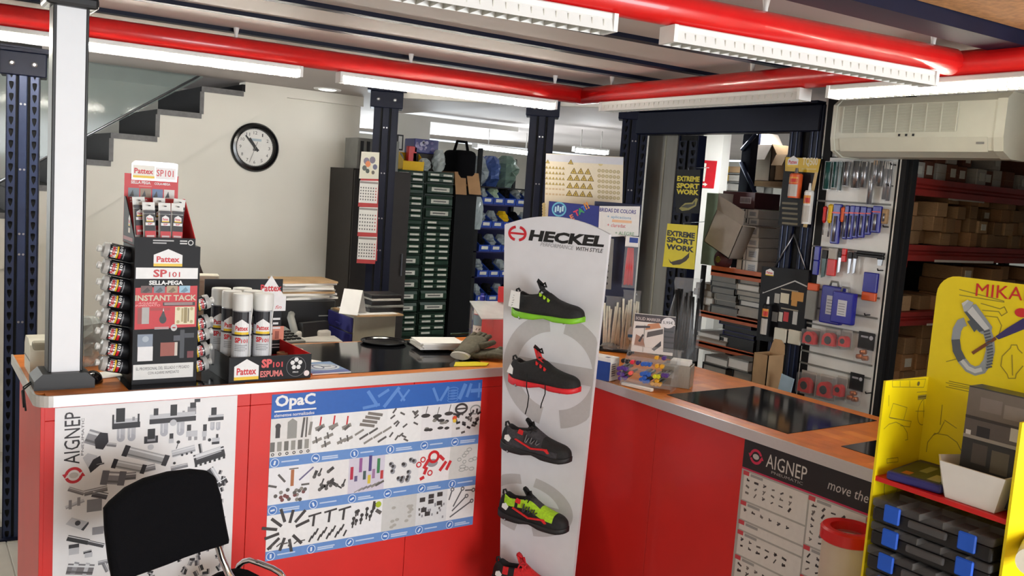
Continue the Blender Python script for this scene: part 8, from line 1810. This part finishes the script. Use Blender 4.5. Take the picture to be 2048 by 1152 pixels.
# ---- red-rimmed clear tube
q = ony(1698, 1060, 1.42); t = thing('collection_tube', 'clear upright tube with a red rim in front of the chart poster', 'collection tube', (q.x, 1.42, 0)); zt5 = ony(1698, 1058, 1.42).z; r6 = (ony(1735, 1060, 1.42).x - ony(1661, 1060, 1.42).x) / 2 * .83
mat('tube_haze', (214, 200, 180), .3, alpha=.72, var=.1, scale=6)
bb = B(); bb.lathe([(r6 * .95, .02), (r6 * .95, zt5 - .01)], 'tube_haze', 28, caps=False); bb.build('tube_wall', t)
bb = B(); bb.lathe([(r6 * .7, zt5 + .004), (r6 * .98, zt5 + .006), (r6 * 1.05, zt5), (r6 * 1.05, zt5 - .03), (r6 * .97, zt5 - .034), (r6 * .7, zt5 - .02), (r6 * .7, zt5 + .004)], 'red_plastic', 32, caps=False); bb.build('rim', t)
bb = B(); bb.lathe([(r6 * 1.2, 0), (r6 * 1.2, .02), (r6, .03)], 'red_plastic', 28); bb.build('foot', t)
# ---- rolled paper at the picture's right bottom corner
q = ony(2062, 1125, .86); t = thing('paper_roll', 'end of a cream paper roll at the lower right corner', 'paper roll', (q.x, .86, q.z), R_(20), rot=(0, R_(90), R_(20)))
bb = B(); bb.lathe([(.012, 0), (.03, 0), (.03, .3), (.012, .3), (.012, 0)], 'cream_plastic', 20, caps=False); bb.build('paper', t)
# ================================================================== CHAIR IN FRONT OF THE LEFT COUNTER
hd = R_(72); cu = Vector((math.sin(hd), math.cos(hd), 0)); cn = Vector((cu.y, -cu.x, 0))      # along the backrest, and towards the camera
o0 = Vector((.72, 2.56, 0))
DCH = Bd(o0, math.atan2(cu.y, cu.x)); c_ = lambda x, y: DCH.px(x, y)
t = DCH.thing('visitor_chair', 'black fabric visitor chair with chrome frame by the left counter', 'chair')
out = [(222, 1162), (213, 1120), (205, 1060), (203, 1015), (215, 1002), (250, 975), (290, 957), (340, 944), (385, 938), (410, 940), (424, 950), (434, 985), (441, 1030), (449, 1075), (448, 1082), (430, 1090), (380, 1107), (330, 1128), (280, 1145)]
P_ = [c_(*q) for q in out]
bb = B(); cxm = sum(p[0] for p in P_) / len(P_); czm = sum(p[1] for p in P_) / len(P_)
def bow(u): return .018 * ((u - cxm) / .2) ** 2
secs = []
for sc, yy in ((.93, -.018), (.985, -.012), (1.0, 0.0), (.985, .016), (.93, .024)): secs.append([(cxm + (u - cxm) * sc, yy - bow(u), czm + (v - czm) * sc) for u, v in P_])
n = len(P_); bb.loft(secs, 'black_fabric', caps=True); bb.build('backrest', t)
u0, v0 = c_(437, 1088); u1, v1 = c_(449, 1142); zl = .45
sg = [P_[0][0] + .03, P_[13][0] - .03]
bb = B(); bb.tube([(u0 - .005, .012, v0 + .08), (u0, .006, v0), ((u0 + u1) / 2, -.0, (v0 + v1) / 2), (u1, -.02, v1), (u1 + .015, -.07, v1 - .06), (u1 + .01, -.16, zl), (u1 + .01, -.44, zl)], .011, 'chrome', 12); bb.build('back_tube', t)
ul = P_[0][0] + .035; bb = B(); bb.tube([(ul + .01, .012, v0 + .08), (ul, .006, v0 - .05), (ul - .01, -.02, v1 - .02), (ul - .015, -.07, v1 - .08), (ul - .01, -.16, zl), (ul - .01, -.44, zl)], .011, 'chrome', 12); bb.build('back_tube', t)
bb = B(); bb.rbox(ul + .005, u1 + .0, -.50, -.07, zl + .008, zl + .055, 'black_fabric', .02, 3); bb.build('seat', t)
for x in (ul - .01, u1 + .01):
    bb = B(); bb.tube([(x, -.10, zl), (x, -.04, .02)], .011, 'chrome', 10); bb.build('leg', t); bb = B(); bb.tube([(x, -.44, zl), (x, -.47, .02)], .011, 'chrome', 10); bb.build('leg', t)
# right armrest: chrome loop with a black pad
DA = Bd(o0 + cu * .30 - cn * .0, math.atan2(cu.y, cu.x) + R_(-62))
A_ = lambda x, y: (lambda p: Vector((p[0], 0, p[1])))(DA.px(x, y))
pts = [A_(*q) for q in ((470, 1152), (479, 1130), (488, 1123), (500, 1120), (520, 1127), (545, 1137), (560, 1146), (570, 1160), (578, 1185))]
t2 = DA.thing('chair_armrest', 'chrome armrest loop with black pad beside the chair back', 'armrest')
bb = B(); bb.tube(pts, .010, 'chrome', 12); bb.tube([pts[-1], pts[-1] + Vector((.02, 0, -.12)), Vector((pts[-1].x + .02, 0, .02))], .010, 'chrome', 12); bb.build('tube_loop', t2)
pd = [A_(*q) for q in ((420, 1152), (440, 1141), (460, 1135), (480, 1132), (500, 1136), (520, 1146), (540, 1158), (560, 1185), (420, 1185))]
bb = B(); bb.prism([(p.x, p.z) for p in pd], 'y', -.045, -.015, 'black_fabric'); bb.build('arm_pad', t2)
